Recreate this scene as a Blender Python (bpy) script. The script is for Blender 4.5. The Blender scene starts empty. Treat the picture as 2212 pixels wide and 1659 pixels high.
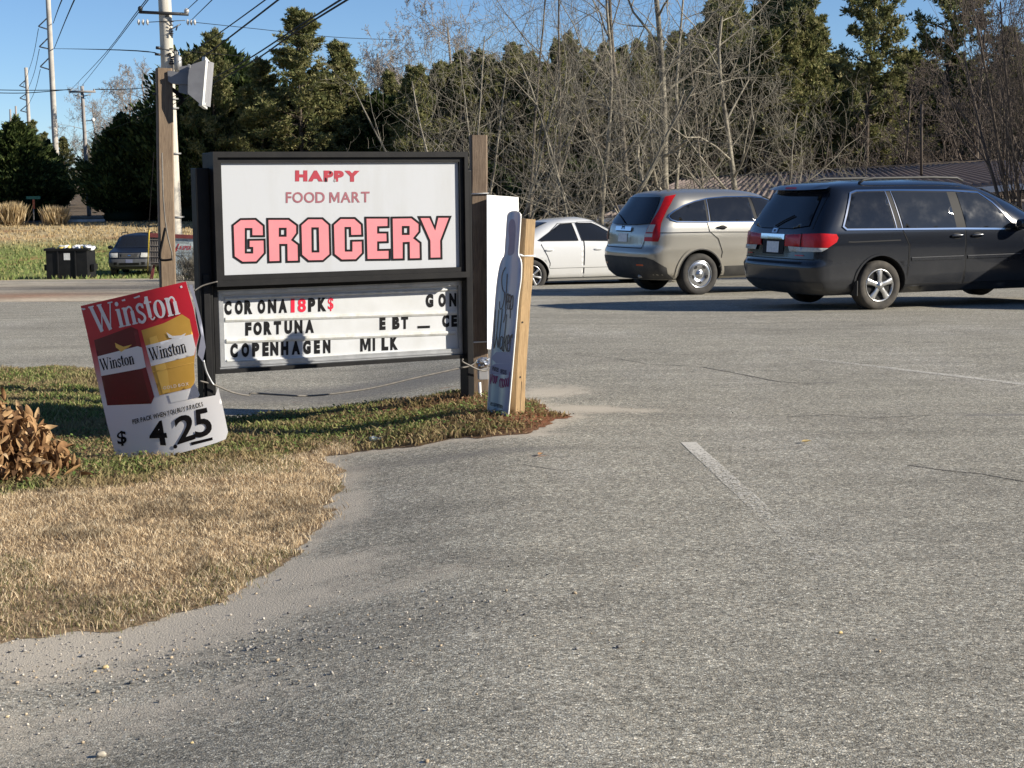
import bpy, bmesh, math, random
import numpy as np
from mathutils import Vector, Matrix
from mathutils.geometry import tessellate_polygon, delaunay_2d_cdt

# ------------------------------------------------------------------ camera
F, CX, CY = 3500.0, 1106.0, 829.5          # photograph measured on a 2212 x 1659 copy
PITCH, ROLL, EYE = 7.0, -0.6, 1.6
sc = bpy.context.scene
COL = sc.collection
cam_d = bpy.data.cameras.new('camera'); cam = bpy.data.objects.new('camera', cam_d); COL.objects.link(cam)
cam_d.sensor_width = 36.0; cam_d.lens = F/2212*36.0; cam_d.clip_start = 0.1; cam_d.clip_end = 3000
CAMR = Matrix.Rotation(math.radians(90-PITCH), 3, 'X') @ Matrix.Rotation(math.radians(ROLL), 3, 'Z')
cam.matrix_world = Matrix.Translation((0, 0, EYE)) @ CAMR.to_4x4()
sc.camera = cam

# ------------------------------------------------------------------ light
SUN_AZ, SUN_EL = math.radians(104), math.radians(25.5)
world = bpy.data.worlds.new('World'); sc.world = world; world.use_nodes = True
wn = world.node_tree.nodes; wl = world.node_tree.links
bg = wn['Background']; bg.inputs['Strength'].default_value = 0.076
sky = wn.new('ShaderNodeTexSky'); sky.sky_type = 'NISHITA'; sky.sun_disc = False
sky.sun_elevation = SUN_EL; sky.sun_rotation = SUN_AZ
sky.altitude = 0; sky.air_density = 0.7; sky.dust_density = 0.0; sky.ozone_density = 5.0
wl.new(sky.outputs[0], bg.inputs[0])
sun_d = bpy.data.lights.new('sun', 'SUN'); sun_d.energy = 5.0; sun_d.angle = math.radians(0.53); sun_d.color = (1.0, .925, .80)
sun = bpy.data.objects.new('sun', sun_d); COL.objects.link(sun)
sdir = Vector((math.cos(SUN_EL)*math.sin(SUN_AZ), math.cos(SUN_EL)*math.cos(SUN_AZ), math.sin(SUN_EL)))
sun.rotation_euler = (-sdir).to_track_quat('-Z', 'Y').to_euler(); sun.location = sdir*60
vs = sc.view_settings; vs.view_transform = 'Standard'; vs.look = 'None'; vs.exposure = 0.76; vs.gamma = 1.0
sc.cycles.max_bounces = 6; sc.cycles.transparent_max_bounces = 12
try: sc.cycles.use_denoising = True
except Exception: pass

# ------------------------------------------------------------------ pixel <-> place
def ray(x, y):
    return CAMR @ Vector(((x-CX)/F, -(y-CY)/F, -1.0))
def at(x, y, Y):                              # the point on the pixel's ray at distance Y in front of the camera
    d = ray(x, y); k = Y/d.y
    return Vector((d.x*k, Y, EYE+d.z*k))
def on_plane(x, y, p0, n):
    d = ray(x, y); o = Vector((0, 0, EYE)); k = (p0-o).dot(n)/d.dot(n)
    return o+d*k
def sstep(a, b, v):
    t = np.clip((v-a)/(b-a), 0, 1); return t*t*(3-2*t)
GY = [-200, 16, 32, 45, 60, 72, 80, 97, 120, 200, 900]
GZ = [0, 0, -.35, -.70, -1.55, -2.08, -1.7, -.30, -.10, 0, 2]
def gz(x, y):
    x = np.asarray(x, float); y = np.asarray(y, float)
    z = np.interp(y, GY, GZ) - 0.20*sstep(-.15, 1.7, -x)
    return z + np.where(y > 120, 0, 0)
def gzf(x, y): return float(gz(x, y))
def ground(x, y):                             # where the pixel's ray meets the ground
    d = ray(x, y); k = np.concatenate([np.arange(2.0, 40, .02), np.arange(40, 400, .2)])
    X, Y, Z = d.x*k, d.y*k, EYE+d.z*k
    hit = np.nonzero(Z <= gz(X, Y))[0]; i = hit[0] if len(hit) else len(k)-1
    return Vector((X[i], Y[i], gzf(X[i], Y[i])))

# ------------------------------------------------------------------ scene helpers
def tag(o, label=None, cat=None, group=None, kind=None):
    if label: o['label'] = label
    if cat: o['category'] = cat
    if group: o['group'] = group
    if kind: o['kind'] = kind
    return o
def thing(name, loc, label, cat, rz=0.0, group=None):
    o = bpy.data.objects.new(name, None); o.empty_display_size = .2
    o.location = loc; o.rotation_euler = (0, 0, rz); COL.objects.link(o)
    return tag(o, label, cat, group)
def np_mesh(name, V, Fc, smooth=False):
    V = np.asarray(V, np.float32).reshape(-1, 3)
    me = bpy.data.meshes.new(name)
    if isinstance(Fc, np.ndarray):
        n, k = Fc.shape
        me.vertices.add(len(V)); me.vertices.foreach_set('co', V.ravel())
        me.loops.add(n*k); me.loops.foreach_set('vertex_index', Fc.astype(np.int32).ravel())
        me.polygons.add(n); me.polygons.foreach_set('loop_start', np.arange(n, dtype=np.int32)*k)
        me.update(calc_edges=True)
    else:
        me.from_pydata([tuple(map(float, v)) for v in V], [], [tuple(int(i) for i in f) for f in Fc])
    if smooth: me.polygons.foreach_set('use_smooth', np.ones(len(me.polygons), bool))
    me.validate(); return me
def obj(name, V, Fc, mat, parent=None, smooth=False, world=True):
    """one mesh object; with world=True the points are world points and are moved into the parent's frame"""
    V = np.asarray([tuple(v) for v in V] if not isinstance(V, np.ndarray) else V, float).reshape(-1, 3)
    if parent is not None and world:
        V = V-np.array(root_loc(parent))
    me = np_mesh(name, V, Fc, smooth)
    o = bpy.data.objects.new(name, me); COL.objects.link(o)
    if mat is not None: me.materials.append(mat)
    if parent is not None: o.parent = parent
    return o
def root_loc(o):
    t = Vector((0, 0, 0))
    while o is not None: t = t+o.location; o = o.parent
    return t
def set_col(o, C, name='col'):
    a = o.data.attributes.new(name, 'FLOAT_COLOR', 'POINT')
    C = np.asarray(C, np.float32)
    if C.shape[1] == 3: C = np.hstack([C, np.ones((len(C), 1), np.float32)])
    a.data.foreach_set('color', C.ravel())
def set_val(o, v, name):
    a = o.data.attributes.new(name, 'FLOAT', 'POINT'); a.data.foreach_set('value', np.asarray(v, np.float32))
def copy_tree(o, parent=None, name=None):
    c = o.copy(); COL.objects.link(c)
    if parent is not None: c.parent = parent
    for ch in o.children: copy_tree(ch, c)
    return c

class MB:
    """collects shapes into one mesh"""
    def __init__(s): s.V = []; s.F = []
    def add(s, V, Fc):
        b = len(s.V); s.V += [tuple(v) for v in V]; s.F += [tuple(i+b for i in f) for f in Fc]; return s
    def box(s, c, size, M=None, bev=0.0):
        hx, hy, hz = [k/2 for k in size]; c = Vector(c)
        if bev <= 0:
            V = [Vector((sx*hx, sy*hy, sz*hz)) for sz in (-1, 1) for sy in (-1, 1) for sx in (-1, 1)]
            Fc = [(0, 2, 3, 1), (4, 5, 7, 6), (0, 1, 5, 4), (2, 6, 7, 3), (0, 4, 6, 2), (1, 3, 7, 5)]
        else:
            bm = bmesh.new(); bmesh.ops.create_cube(bm, size=1)
            for v in bm.verts: v.co = Vector((v.co.x*size[0], v.co.y*size[1], v.co.z*size[2]))
            bmesh.ops.bevel(bm, geom=list(bm.edges), offset=bev, segments=2, affect='EDGES', profile=.6)
            bm.verts.index_update()
            V = [v.co.copy() for v in bm.verts]; Fc = [tuple(v.index for v in f.verts) for f in bm.faces]; bm.free()
        if M is not None: V = [M @ v for v in V]
        return s.add([v+c for v in V], Fc)
    def tube(s, pts, rad, n=8, cap=True):
        V, Fc = tube(pts, rad, n, cap); return s.add(V, Fc)
    def build(s, name, mat, parent=None, smooth=False, world=True):
        return obj(name, np.array(s.V, float), s.F, mat, parent, smooth, world)

def tube(pts, rad, n=8, cap=True):
    pts = [Vector(p) for p in pts]; m = len(pts)
    if not hasattr(rad, '__len__'): rad = [rad]*m
    V = []; Fc = []; prev = None
    for i, p in enumerate(pts):
        t = (pts[min(i+1, m-1)]-pts[max(i-1, 0)])
        t = t.normalized() if t.length > 1e-9 else Vector((0, 0, 1))
        if prev is None:
            a = Vector((0, 0, 1)) if abs(t.z) < .9 else Vector((1, 0, 0)); u = t.cross(a).normalized()
        else:
            u = prev-t*prev.dot(t); u = u.normalized() if u.length > 1e-6 else t.orthogonal().normalized()
        prev = u; w = t.cross(u)
        for k in range(n):
            a = 2*math.pi*k/n; V.append(p+(u*math.cos(a)+w*math.sin(a))*rad[i])
    for i in range(m-1):
        for k in range(n):
            k2 = (k+1) % n; Fc.append((i*n+k, i*n+k2, (i+1)*n+k2, (i+1)*n+k))
    if cap:
        Fc.append(tuple(range(n-1, -1, -1))); Fc.append(tuple((m-1)*n+k for k in range(n)))
    return V, Fc
def lathe(prof, n=32, axis='Y', closed=False):
    """prof: list of (radius, along-axis)"""
    V = []; Fc = []; m = len(prof)
    for r, a in prof:
        for k in range(n):
            t = 2*math.pi*k/n; c, s_ = r*math.cos(t), r*math.sin(t)
            V.append((c, a, s_) if axis == 'Y' else (c, s_, a))
    rng = m if closed else m-1
    for i in range(rng):
        j = (i+1) % m
        for k in range(n):
            k2 = (k+1) % n; Fc.append((i*n+k, i*n+k2, j*n+k2, j*n+k))
    return V, Fc
def crom(pts, n=6, closed=False):
    """Catmull-Rom through points of any dimension"""
    P = [np.array(p, float) for p in pts]; out = []; m = len(P)
    for i in range(m if closed else m-1):
        p1, p2 = P[i], P[(i+1) % m]
        p0 = P[i-1] if (i > 0 or closed) else p1; p3 = P[(i+2) % m] if (i+2 < m or closed) else p2
        for k in range(n):
            t = k/n
            out.append(.5*((2*p1)+(-p0+p2)*t+(2*p0-5*p1+4*p2-p3)*t*t+(-p0+3*p1-3*p2+p3)*t**3))
    if not closed: out.append(P[-1])
    return out
def inpoly(px, py, poly):
    px = np.asarray(px); py = np.asarray(py); ins = np.zeros(px.shape, bool); n = len(poly)
    for i in range(n):
        x1, y1 = poly[i]; x2, y2 = poly[(i+1) % n]
        if y1 == y2: continue
        c = ((y1 > py) != (y2 > py)) & (px < (x2-x1)*(py-y1)/(y2-y1)+x1); ins ^= c
    return ins
def polydist(px, py, poly):
    px = np.asarray(px, float); py = np.asarray(py, float); d = np.full(px.shape, 1e9); n = len(poly)
    for i in range(n):
        x1, y1 = poly[i]; x2, y2 = poly[(i+1) % n]
        dx, dy = x2-x1, y2-y1; L = dx*dx+dy*dy+1e-12
        t = np.clip(((px-x1)*dx+(py-y1)*dy)/L, 0, 1)
        d = np.minimum(d, np.hypot(px-(x1+t*dx), py-(y1+t*dy)))
    return d
def fill2d(poly, step, holes=()):
    """triangles filling a 2D polygon, with extra points every `step` so it can follow a curved surface"""
    pts = []; edges = []
    def ring(pl):
        b = len(pts); q = []
        for i in range(len(pl)):
            a, c = np.array(pl[i], float), np.array(pl[(i+1) % len(pl)], float)
            n = max(1, int(np.hypot(*(c-a))/step))
            for k in range(n): q.append(a+(c-a)*k/n)
        pts.extend(q)
        for i in range(len(q)): edges.append((b+i, b+(i+1) % len(q)))
    ring(poly)
    for h in holes: ring(h)
    P = np.array(poly, float); x0, y0 = P.min(0); x1, y1 = P.max(0)
    gx, gy = np.meshgrid(np.arange(x0+step/2, x1, step), np.arange(y0+step/2, y1, step)); gx = gx.ravel(); gy = gy.ravel()
    ok = inpoly(gx, gy, poly) & (polydist(gx, gy, poly) > step*.3)
    for h in holes: ok &= ~inpoly(gx, gy, h)
    pts.extend(np.stack([gx[ok], gy[ok]], 1))
    res = delaunay_2d_cdt([Vector((p[0], p[1])) for p in pts], edges, [], 0, 1e-6)
    V = [(v.x, v.y) for v in res[0]]; A = np.array(V); fs = [tuple(f) for f in res[2]]
    c = np.array([A[list(f)].mean(0) for f in fs]); ok = inpoly(c[:, 0], c[:, 1], poly)
    for h in holes: ok &= ~inpoly(c[:, 0], c[:, 1], h)
    T = [f for f, k in zip(fs, ok) if k]
    return V, T
def ribbon2d(pts, width, closed=False):
    """flat stroke of given width(s); returns 2D verts and quads"""
    P = [np.array(p, float) for p in pts]; n = len(P)
    if not hasattr(width, '__len__'): width = [width]*n
    V = []; Fc = []
    for i in range(n):
        a = P[i-1] if (i > 0 or closed) else P[i]; b = P[(i+1) % n] if (i+1 < n or closed) else P[i]
        d1 = P[i]-a; d2 = b-P[i]
        l1, l2 = np.hypot(*d1), np.hypot(*d2)
        d1 = d1/l1 if l1 > 1e-9 else d2/max(l2, 1e-9); d2 = d2/l2 if l2 > 1e-9 else d1
        t = d1+d2; t = t/max(np.hypot(*t), 1e-6); nn = np.array([-t[1], t[0]])
        k = 1/max(.45, abs(np.dot(nn, np.array([-d1[1], d1[0]]))))
        V += [P[i]+nn*width[i]/2*k, P[i]-nn*width[i]/2*k]
    for i in range(n if closed else n-1):
        j = (i+1) % n; Fc.append((2*i, 2*i+1, 2*j+1, 2*j))
    return V, Fc

_glyph = {}
def glyph(ch, bold=0.0):
    """2D fill of one character of the built-in font, in a unit box"""
    k = (ch, bold)
    if k in _glyph: return _glyph[k]
    if ch == 'M':                                 # drawn by hand
        t = .15+bold*1.6; P = [(0, 0), (0, 1), (t*1.25, 1), (.5, .40), (1-t*1.25, 1), (1, 1), (1, 0), (1-t, 0), (1-t, .66), (.5+t*.30, .10), (.5-t*.30, .10), (t, .66), (t, 0)]
        F3 = [tuple(f) for f in tessellate_polygon([[Vector((x, y, 0)) for x, y in P]])]; _glyph[k] = (np.array(P), F3, 1.0); return _glyph[k]
    cu = bpy.data.curves.new('glyph', 'FONT'); cu.body = ch; cu.size = 1.0; cu.offset = bold; cu.resolution_u = 4; cu.fill_mode = 'FRONT'
    o = bpy.data.objects.new('glyph', cu); COL.objects.link(o)
    dg = bpy.context.evaluated_depsgraph_get(); me = bpy.data.meshes.new_from_object(o.evaluated_get(dg))
    V = np.array([v.co[:2] for v in me.vertices]); Fc = [tuple(p.vertices) for p in me.polygons]
    bpy.data.objects.remove(o); bpy.data.curves.remove(cu); bpy.data.meshes.remove(me)
    lo, hi = V.min(0), V.max(0); asp = (hi[0]-lo[0])/(hi[1]-lo[1])
    _glyph[k] = ((V-lo)/(hi-lo), Fc, asp); return _glyph[k]
# ------------------------------------------------------------------ materials
class NT:
    def __init__(s, name):
        s.m = bpy.data.materials.new(name); s.m.use_nodes = True; s.t = s.m.node_tree; s.n = s.t.nodes; s.l = s.t.links
        s.b = s.n['Principled BSDF']; s.out = s.n['Material Output']; s.co = s.n.new('ShaderNodeTexCoord')
    def link(s, a, b): s.l.new(a, b)
    def noise(s, scale, detail=3, rough=.55, vec=None, stretch=None, dist=0.0):
        n = s.n.new('ShaderNodeTexNoise'); n.inputs['Scale'].default_value = scale; n.inputs['Detail'].default_value = detail
        n.inputs['Roughness'].default_value = rough; n.inputs['Distortion'].default_value = dist
        v = vec or s.co.outputs['Object']
        if stretch:
            mp = s.n.new('ShaderNodeMapping'); mp.inputs['Scale'].default_value = stretch; s.link(v, mp.inputs[0]); v = mp.outputs[0]
        s.link(v, n.inputs['Vector']); return n.outputs['Fac']
    def voro(s, scale, feature='F1', out='Distance', vec=None):
        n = s.n.new('ShaderNodeTexVoronoi'); n.feature = feature; n.inputs['Scale'].default_value = scale
        s.link(vec or s.co.outputs['Object'], n.inputs['Vector']); return n.outputs[out]
    def ramp(s, fac, stops, interp='LINEAR'):
        r = s.n.new('ShaderNodeValToRGB'); r.color_ramp.interpolation = interp; e = r.color_ramp.elements
        while len(e) < len(stops): e.new(.5)
        for el, (p, c) in zip(e, stops):
            el.position = p; el.color = (c, c, c, 1) if not hasattr(c, '__len__') else (*c[:3], 1)
        s.link(fac, r.inputs[0]); return r.outputs[0]
    def mix(s, fac, a, b, mode='MIX'):
        n = s.n.new('ShaderNodeMix'); n.data_type = 'RGBA'; n.blend_type = mode
        for sock, v in ((n.inputs[0], fac), (n.inputs[6], a), (n.inputs[7], b)):
            if hasattr(v, 'default_value') or hasattr(v, 'links'): s.link(v, sock)
            elif hasattr(v, '__len__'): sock.default_value = (*v[:3], 1)
            else: sock.default_value = v
        return n.outputs[2]
    def math(s, op, a, b=None, clamp=False):
        n = s.n.new('ShaderNodeMath'); n.operation = op; n.use_clamp = clamp
        for sock, v in zip(n.inputs, (a, b)):
            if v is None: continue
            if hasattr(v, 'links'): s.link(v, sock)
            else: sock.default_value = v
        return n.outputs[0]
    def attr(s, name, out='Color'):
        n = s.n.new('ShaderNodeAttribute'); n.attribute_name = name; return n.outputs[out]
    def bump(s, h, strength=.3, dist=.01):
        n = s.n.new('ShaderNodeBump'); n.inputs['Strength'].default_value = strength; n.inputs['Distance'].default_value = dist
        s.link(h, n.inputs['Height']); s.link(n.outputs[0], s.b.inputs['Normal'])
    def base(s, c):
        if hasattr(c, 'links'): s.link(c, s.b.inputs['Base Color'])
        else: s.b.inputs['Base Color'].default_value = (*c[:3], 1)
    def set(s, **k):
        for a, v in k.items():
            s_ = s.b.inputs[a.replace('_', ' ')]
            if hasattr(v, 'links'): s.link(v, s_)
            else: s_.default_value = v
        return s
def pmat(name, c1, c2=None, scale=8, rough=.6, metal=0.0, bump=0.0, bscale=None, stretch=None, coat=0.0, spec=.5, lo=.35, hi=.65):
    t = NT(name)
    if c2 is None: t.base(c1)
    else:
        f = t.ramp(t.noise(scale, 5, .6, stretch=stretch), [(lo, 0.0), (hi, 1.0)]); t.base(t.mix(f, c1, c2))
    t.set(Roughness=rough, Metallic=metal); t.b.inputs['Coat Weight'].default_value = coat; t.b.inputs['Specular IOR Level'].default_value = spec
    if bump: t.bump(t.noise(bscale or scale*4, 4, stretch=stretch), bump, .01)
    return t.m
def car_paint(name, c, metal=.5, rough=.32, dirt=(.22, .20, .17), damt=.35, dtop=.9):
    """clear-coated paint with road film that thickens towards the sills"""
    t = NT(name); sep = t.n.new('ShaderNodeSeparateXYZ'); t.link(t.co.outputs['Object'], sep.inputs[0])
    h = t.n.new('ShaderNodeMapRange'); h.inputs[1].default_value = .25; h.inputs[2].default_value = dtop; h.inputs[3].default_value = 1; h.inputs[4].default_value = .03
    t.link(sep.outputs[2], h.inputs[0])
    n = t.noise(2.2, 6, .65, stretch=(1, 1, .6)); n2 = t.noise(38, 3)
    f = t.math('MULTIPLY', t.math('MULTIPLY', h.outputs[0], t.ramp(n, [(.25, .25), (.7, 1.0)])), damt)
    f = t.math('ADD', f, t.math('MULTIPLY', n2, .012), True)
    t.base(t.mix(f, c, dirt)); t.set(Metallic=t.math('MULTIPLY', t.math('SUBTRACT', 1.0, f), metal), Roughness=t.math('ADD', t.math('MULTIPLY', f, .5), rough))
    t.b.inputs['Coat Weight'].default_value = .8; t.b.inputs['Coat Roughness'].default_value = .06
    t.link(t.math('SUBTRACT', .85, t.math('MULTIPLY', f, 1.3), True), t.b.inputs['Coat Weight'])
    return t.m
def wood(name, c1, c2, c3, sc_=(14, 14, .9), bump=.5):
    t = NT(name); g = t.noise(9, 6, .65, stretch=sc_, dist=.6); k = t.noise(2.5, 3)
    c = t.mix(t.ramp(g, [(.35, 0.0), (.65, 1.0)]), c1, c2); c = t.mix(t.ramp(k, [(.5, 0.0), (.75, .8)]), c, c3)
    t.base(c); t.set(Roughness=.85); t.bump(g, bump, .006); return t.m
def attr_mat(name, rough=.8, trans=0.0, spec=.2, var=0.0):
    t = NT(name); c = t.attr('col')
    t.base(c); t.set(Roughness=rough); t.b.inputs['Specular IOR Level'].default_value = spec
    if trans:
        tr = t.n.new('ShaderNodeBsdfTranslucent'); t.link(c, tr.inputs[0]); mx = t.n.new('ShaderNodeMixShader'); mx.inputs[0].default_value = trans
        t.link(t.b.outputs[0], mx.inputs[1]); t.link(tr.outputs[0], mx.inputs[2]); t.link(mx.outputs[0], t.out.inputs[0])
    return t.m

def asphalt_mat():
    t = NT('asphalt'); P = t.co.outputs['Object']
    big = t.noise(.35, 4, .6); mid = t.noise(2.3, 5, .6); patch = t.noise(.9, 3, .5, stretch=(1, .35, 1))
    c = t.mix(t.ramp(big, [(.3, 0.0), (.7, 1.0)]), (.318, .300, .250), (.388, .366, .300))
    c = t.mix(t.ramp(mid, [(.45, 0.0), (.75, .45)]), c, (.248, .235, .200))
    c = t.mix(t.ramp(patch, [(.52, 0.0), (.70, .6)]), c, (.42, .40, .345))
    strk = t.noise(1.1, 5, .65, stretch=(.5, 2.2, 1)); c = t.mix(.75, c, t.ramp(strk, [(.28, .70), (.5, 1.0), (.72, 1.22)]), 'MULTIPLY')
    # aggregate: single stones of different tone sitting in dark binder
    wob = t.n.new('ShaderNodeVectorMath'); wob.operation = 'MULTIPLY_ADD'; nz = t.n.new('ShaderNodeTexNoise'); nz.inputs['Scale'].default_value = 120
    t.link(P, nz.inputs['Vector']); t.link(nz.outputs['Color'], wob.inputs[0]); wob.inputs[1].default_value = (.014, .014, .014); t.link(P, wob.inputs[2])
    st = t.voro(125, out='Color', vec=wob.outputs[0]); sepc = t.n.new('ShaderNodeSeparateColor'); t.link(st, sepc.inputs[0])
    tone = t.ramp(sepc.outputs[0], [(0, .22), (.12, .52), (.35, .86), (.6, 1.0), (.82, 1.32), (.94, 1.8), (1, 2.5)])
    c = t.mix(.92, c, tone, 'MULTIPLY')
    s2 = t.voro(47, out='Color', vec=wob.outputs[0]); sp2 = t.n.new('ShaderNodeSeparateColor'); t.link(s2, sp2.inputs[0]); c = t.mix(.55, c, t.ramp(sp2.outputs[0], [(0, .62), (.3, .9), (.7, 1.05), (1, 1.45)]), 'MULTIPLY')
    d = t.voro(125, vec=wob.outputs[0]); gap = t.ramp(d, [(.30, 1.0), (.62, .6)])
    c = t.mix(.8, c, gap, 'MULTIPLY')
    tint = t.ramp(sepc.outputs[1], [(0, (1.1, 1.0, .92)), (.5, (1, 1, 1)), (1, (.92, .97, 1.06))]); c = t.mix(.6, c, tint, 'MULTIPLY')
    # sand and red clay washed over it
    ds = t.attr('dirt', 'Fac'); fn = t.noise(7, 6, .7); fn2 = t.noise(60, 3, .6)
    f = t.math('ADD', ds, t.math('MULTIPLY', t.math('SUBTRACT', fn, .5), .9)); f = t.math('ADD', f, t.math('MULTIPLY', t.math('SUBTRACT', fn2, .5), .55))
    f = t.ramp(f, [(.30, 0.0), (.66, .95)])
    sand = t.mix(t.noise(3, 4), (.55, .49, .40), (.45, .40, .325)); sand = t.mix(t.ramp(t.noise(170, 2), [(.35, .7), (.7, 1.15)]), (0, 0, 0), sand)
    c = t.mix(f, c, sand)
    cs = t.attr('clay', 'Fac'); g = t.math('ADD', cs, t.math('MULTIPLY', t.math('SUBTRACT', t.noise(14, 5, .7), .5), 1.1)); c = t.mix(t.ramp(g, [(.5, 0.0), (.8, .75)]), c, (.33, .16, .085))
    # oil and damp stains
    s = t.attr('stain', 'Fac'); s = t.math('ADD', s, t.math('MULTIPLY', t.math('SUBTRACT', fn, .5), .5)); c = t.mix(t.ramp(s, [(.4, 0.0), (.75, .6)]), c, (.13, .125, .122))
    t.base(c); t.set(Roughness=.88); t.b.inputs['Specular IOR Level'].default_value = .25
    h = t.math('ADD', t.math('MULTIPLY', d, -1.0), t.math('MULTIPLY', t.noise(420, 2), .5)); t.bump(h, .55, .006)
    return t.m
def ground_mat():
    t = NT('ground'); c = t.attr('col'); n = t.noise(.8, 6, .65); n2 = t.noise(9, 5, .7)
    c = t.mix(.75, c, t.ramp(n, [(.3, .72), (.7, 1.25)]), 'MULTIPLY'); c = t.mix(.8, c, t.ramp(n2, [(.3, .7), (.7, 1.3)]), 'MULTIPLY')
    st = t.noise(.55, 5, .65, stretch=(.25, 1.6, 1)); c = t.mix(.85, c, t.ramp(st, [(.28, .58), (.5, 1.0), (.72, 1.22)]), 'MULTIPLY')  # stretched streaks in the colour stand in for shadow bands across the drive
    t.base(c); t.set(Roughness=.95); t.b.inputs['Specular IOR Level'].default_value = .1; t.bump(n2, .6, .05); return t.m
def soil_mat():
    t = NT('soil'); c = t.attr('col'); n2 = t.noise(28, 5, .7)
    c = t.mix(.9, c, t.ramp(n2, [(.3, .55), (.7, 1.35)]), 'MULTIPLY'); t.base(c); t.set(Roughness=.95); t.b.inputs['Specular IOR Level'].default_value = .1
    t.bump(t.noise(45, 5, .7), .8, .02); return t.m
def worn_paint_mat():
    t = NT('worn_line_paint'); w = t.attr('wear', 'Fac')
    st = t.voro(105, out='Color'); sp = t.n.new('ShaderNodeSeparateColor'); t.link(st, sp.inputs[0])
    f = t.math('ADD', w, t.math('MULTIPLY', t.math('SUBTRACT', sp.outputs[0], .5), .7)); f = t.math('ADD', f, t.math('MULTIPLY', t.math('SUBTRACT', t.noise(24, 5, .7), .5), .9))
    a = t.ramp(f, [(.42, 0.0), (.62, .85)]); t.base(t.mix(t.noise(30, 3), (.66, .63, .56), (.48, .455, .40))); t.set(Roughness=.8)
    tr = t.n.new('ShaderNodeBsdfTransparent'); mx = t.n.new('ShaderNodeMixShader'); t.link(a, mx.inputs[0]); t.link(tr.outputs[0], mx.inputs[1]); t.link(t.b.outputs[0], mx.inputs[2]); t.link(mx.outputs[0], t.out.inputs[0])
    return t.m
def glass_mat(name, c=(.012, .013, .015), rough=.03, spec=.7):
    t = NT(name); t.base(c); n = t.noise(6, 5); t.set(Roughness=t.ramp(n, [(.3, rough), (.8, rough+.10)])); t.b.inputs['Specular IOR Level'].default_value = spec
    return t.m
def clear_glass():
    t = NT('clear_car_glass'); t.base((.55, .64, .60)); t.set(Roughness=.05); t.b.inputs['Transmission Weight'].default_value = .85; t.b.inputs['IOR'].default_value = 1.05
    g = t.n.new('ShaderNodeBsdfGlossy'); g.inputs[1].default_value = .04; fr = t.n.new('ShaderNodeFresnel'); fr.inputs[0].default_value = 1.6
    mx = t.n.new('ShaderNodeMixShader'); t.link(fr.outputs[0], mx.inputs[0]); t.link(t.b.outputs[0], mx.inputs[1]); t.link(g.outputs[0], mx.inputs[2]); t.link(mx.outputs[0], t.out.inputs[0])
    return t.m
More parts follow.
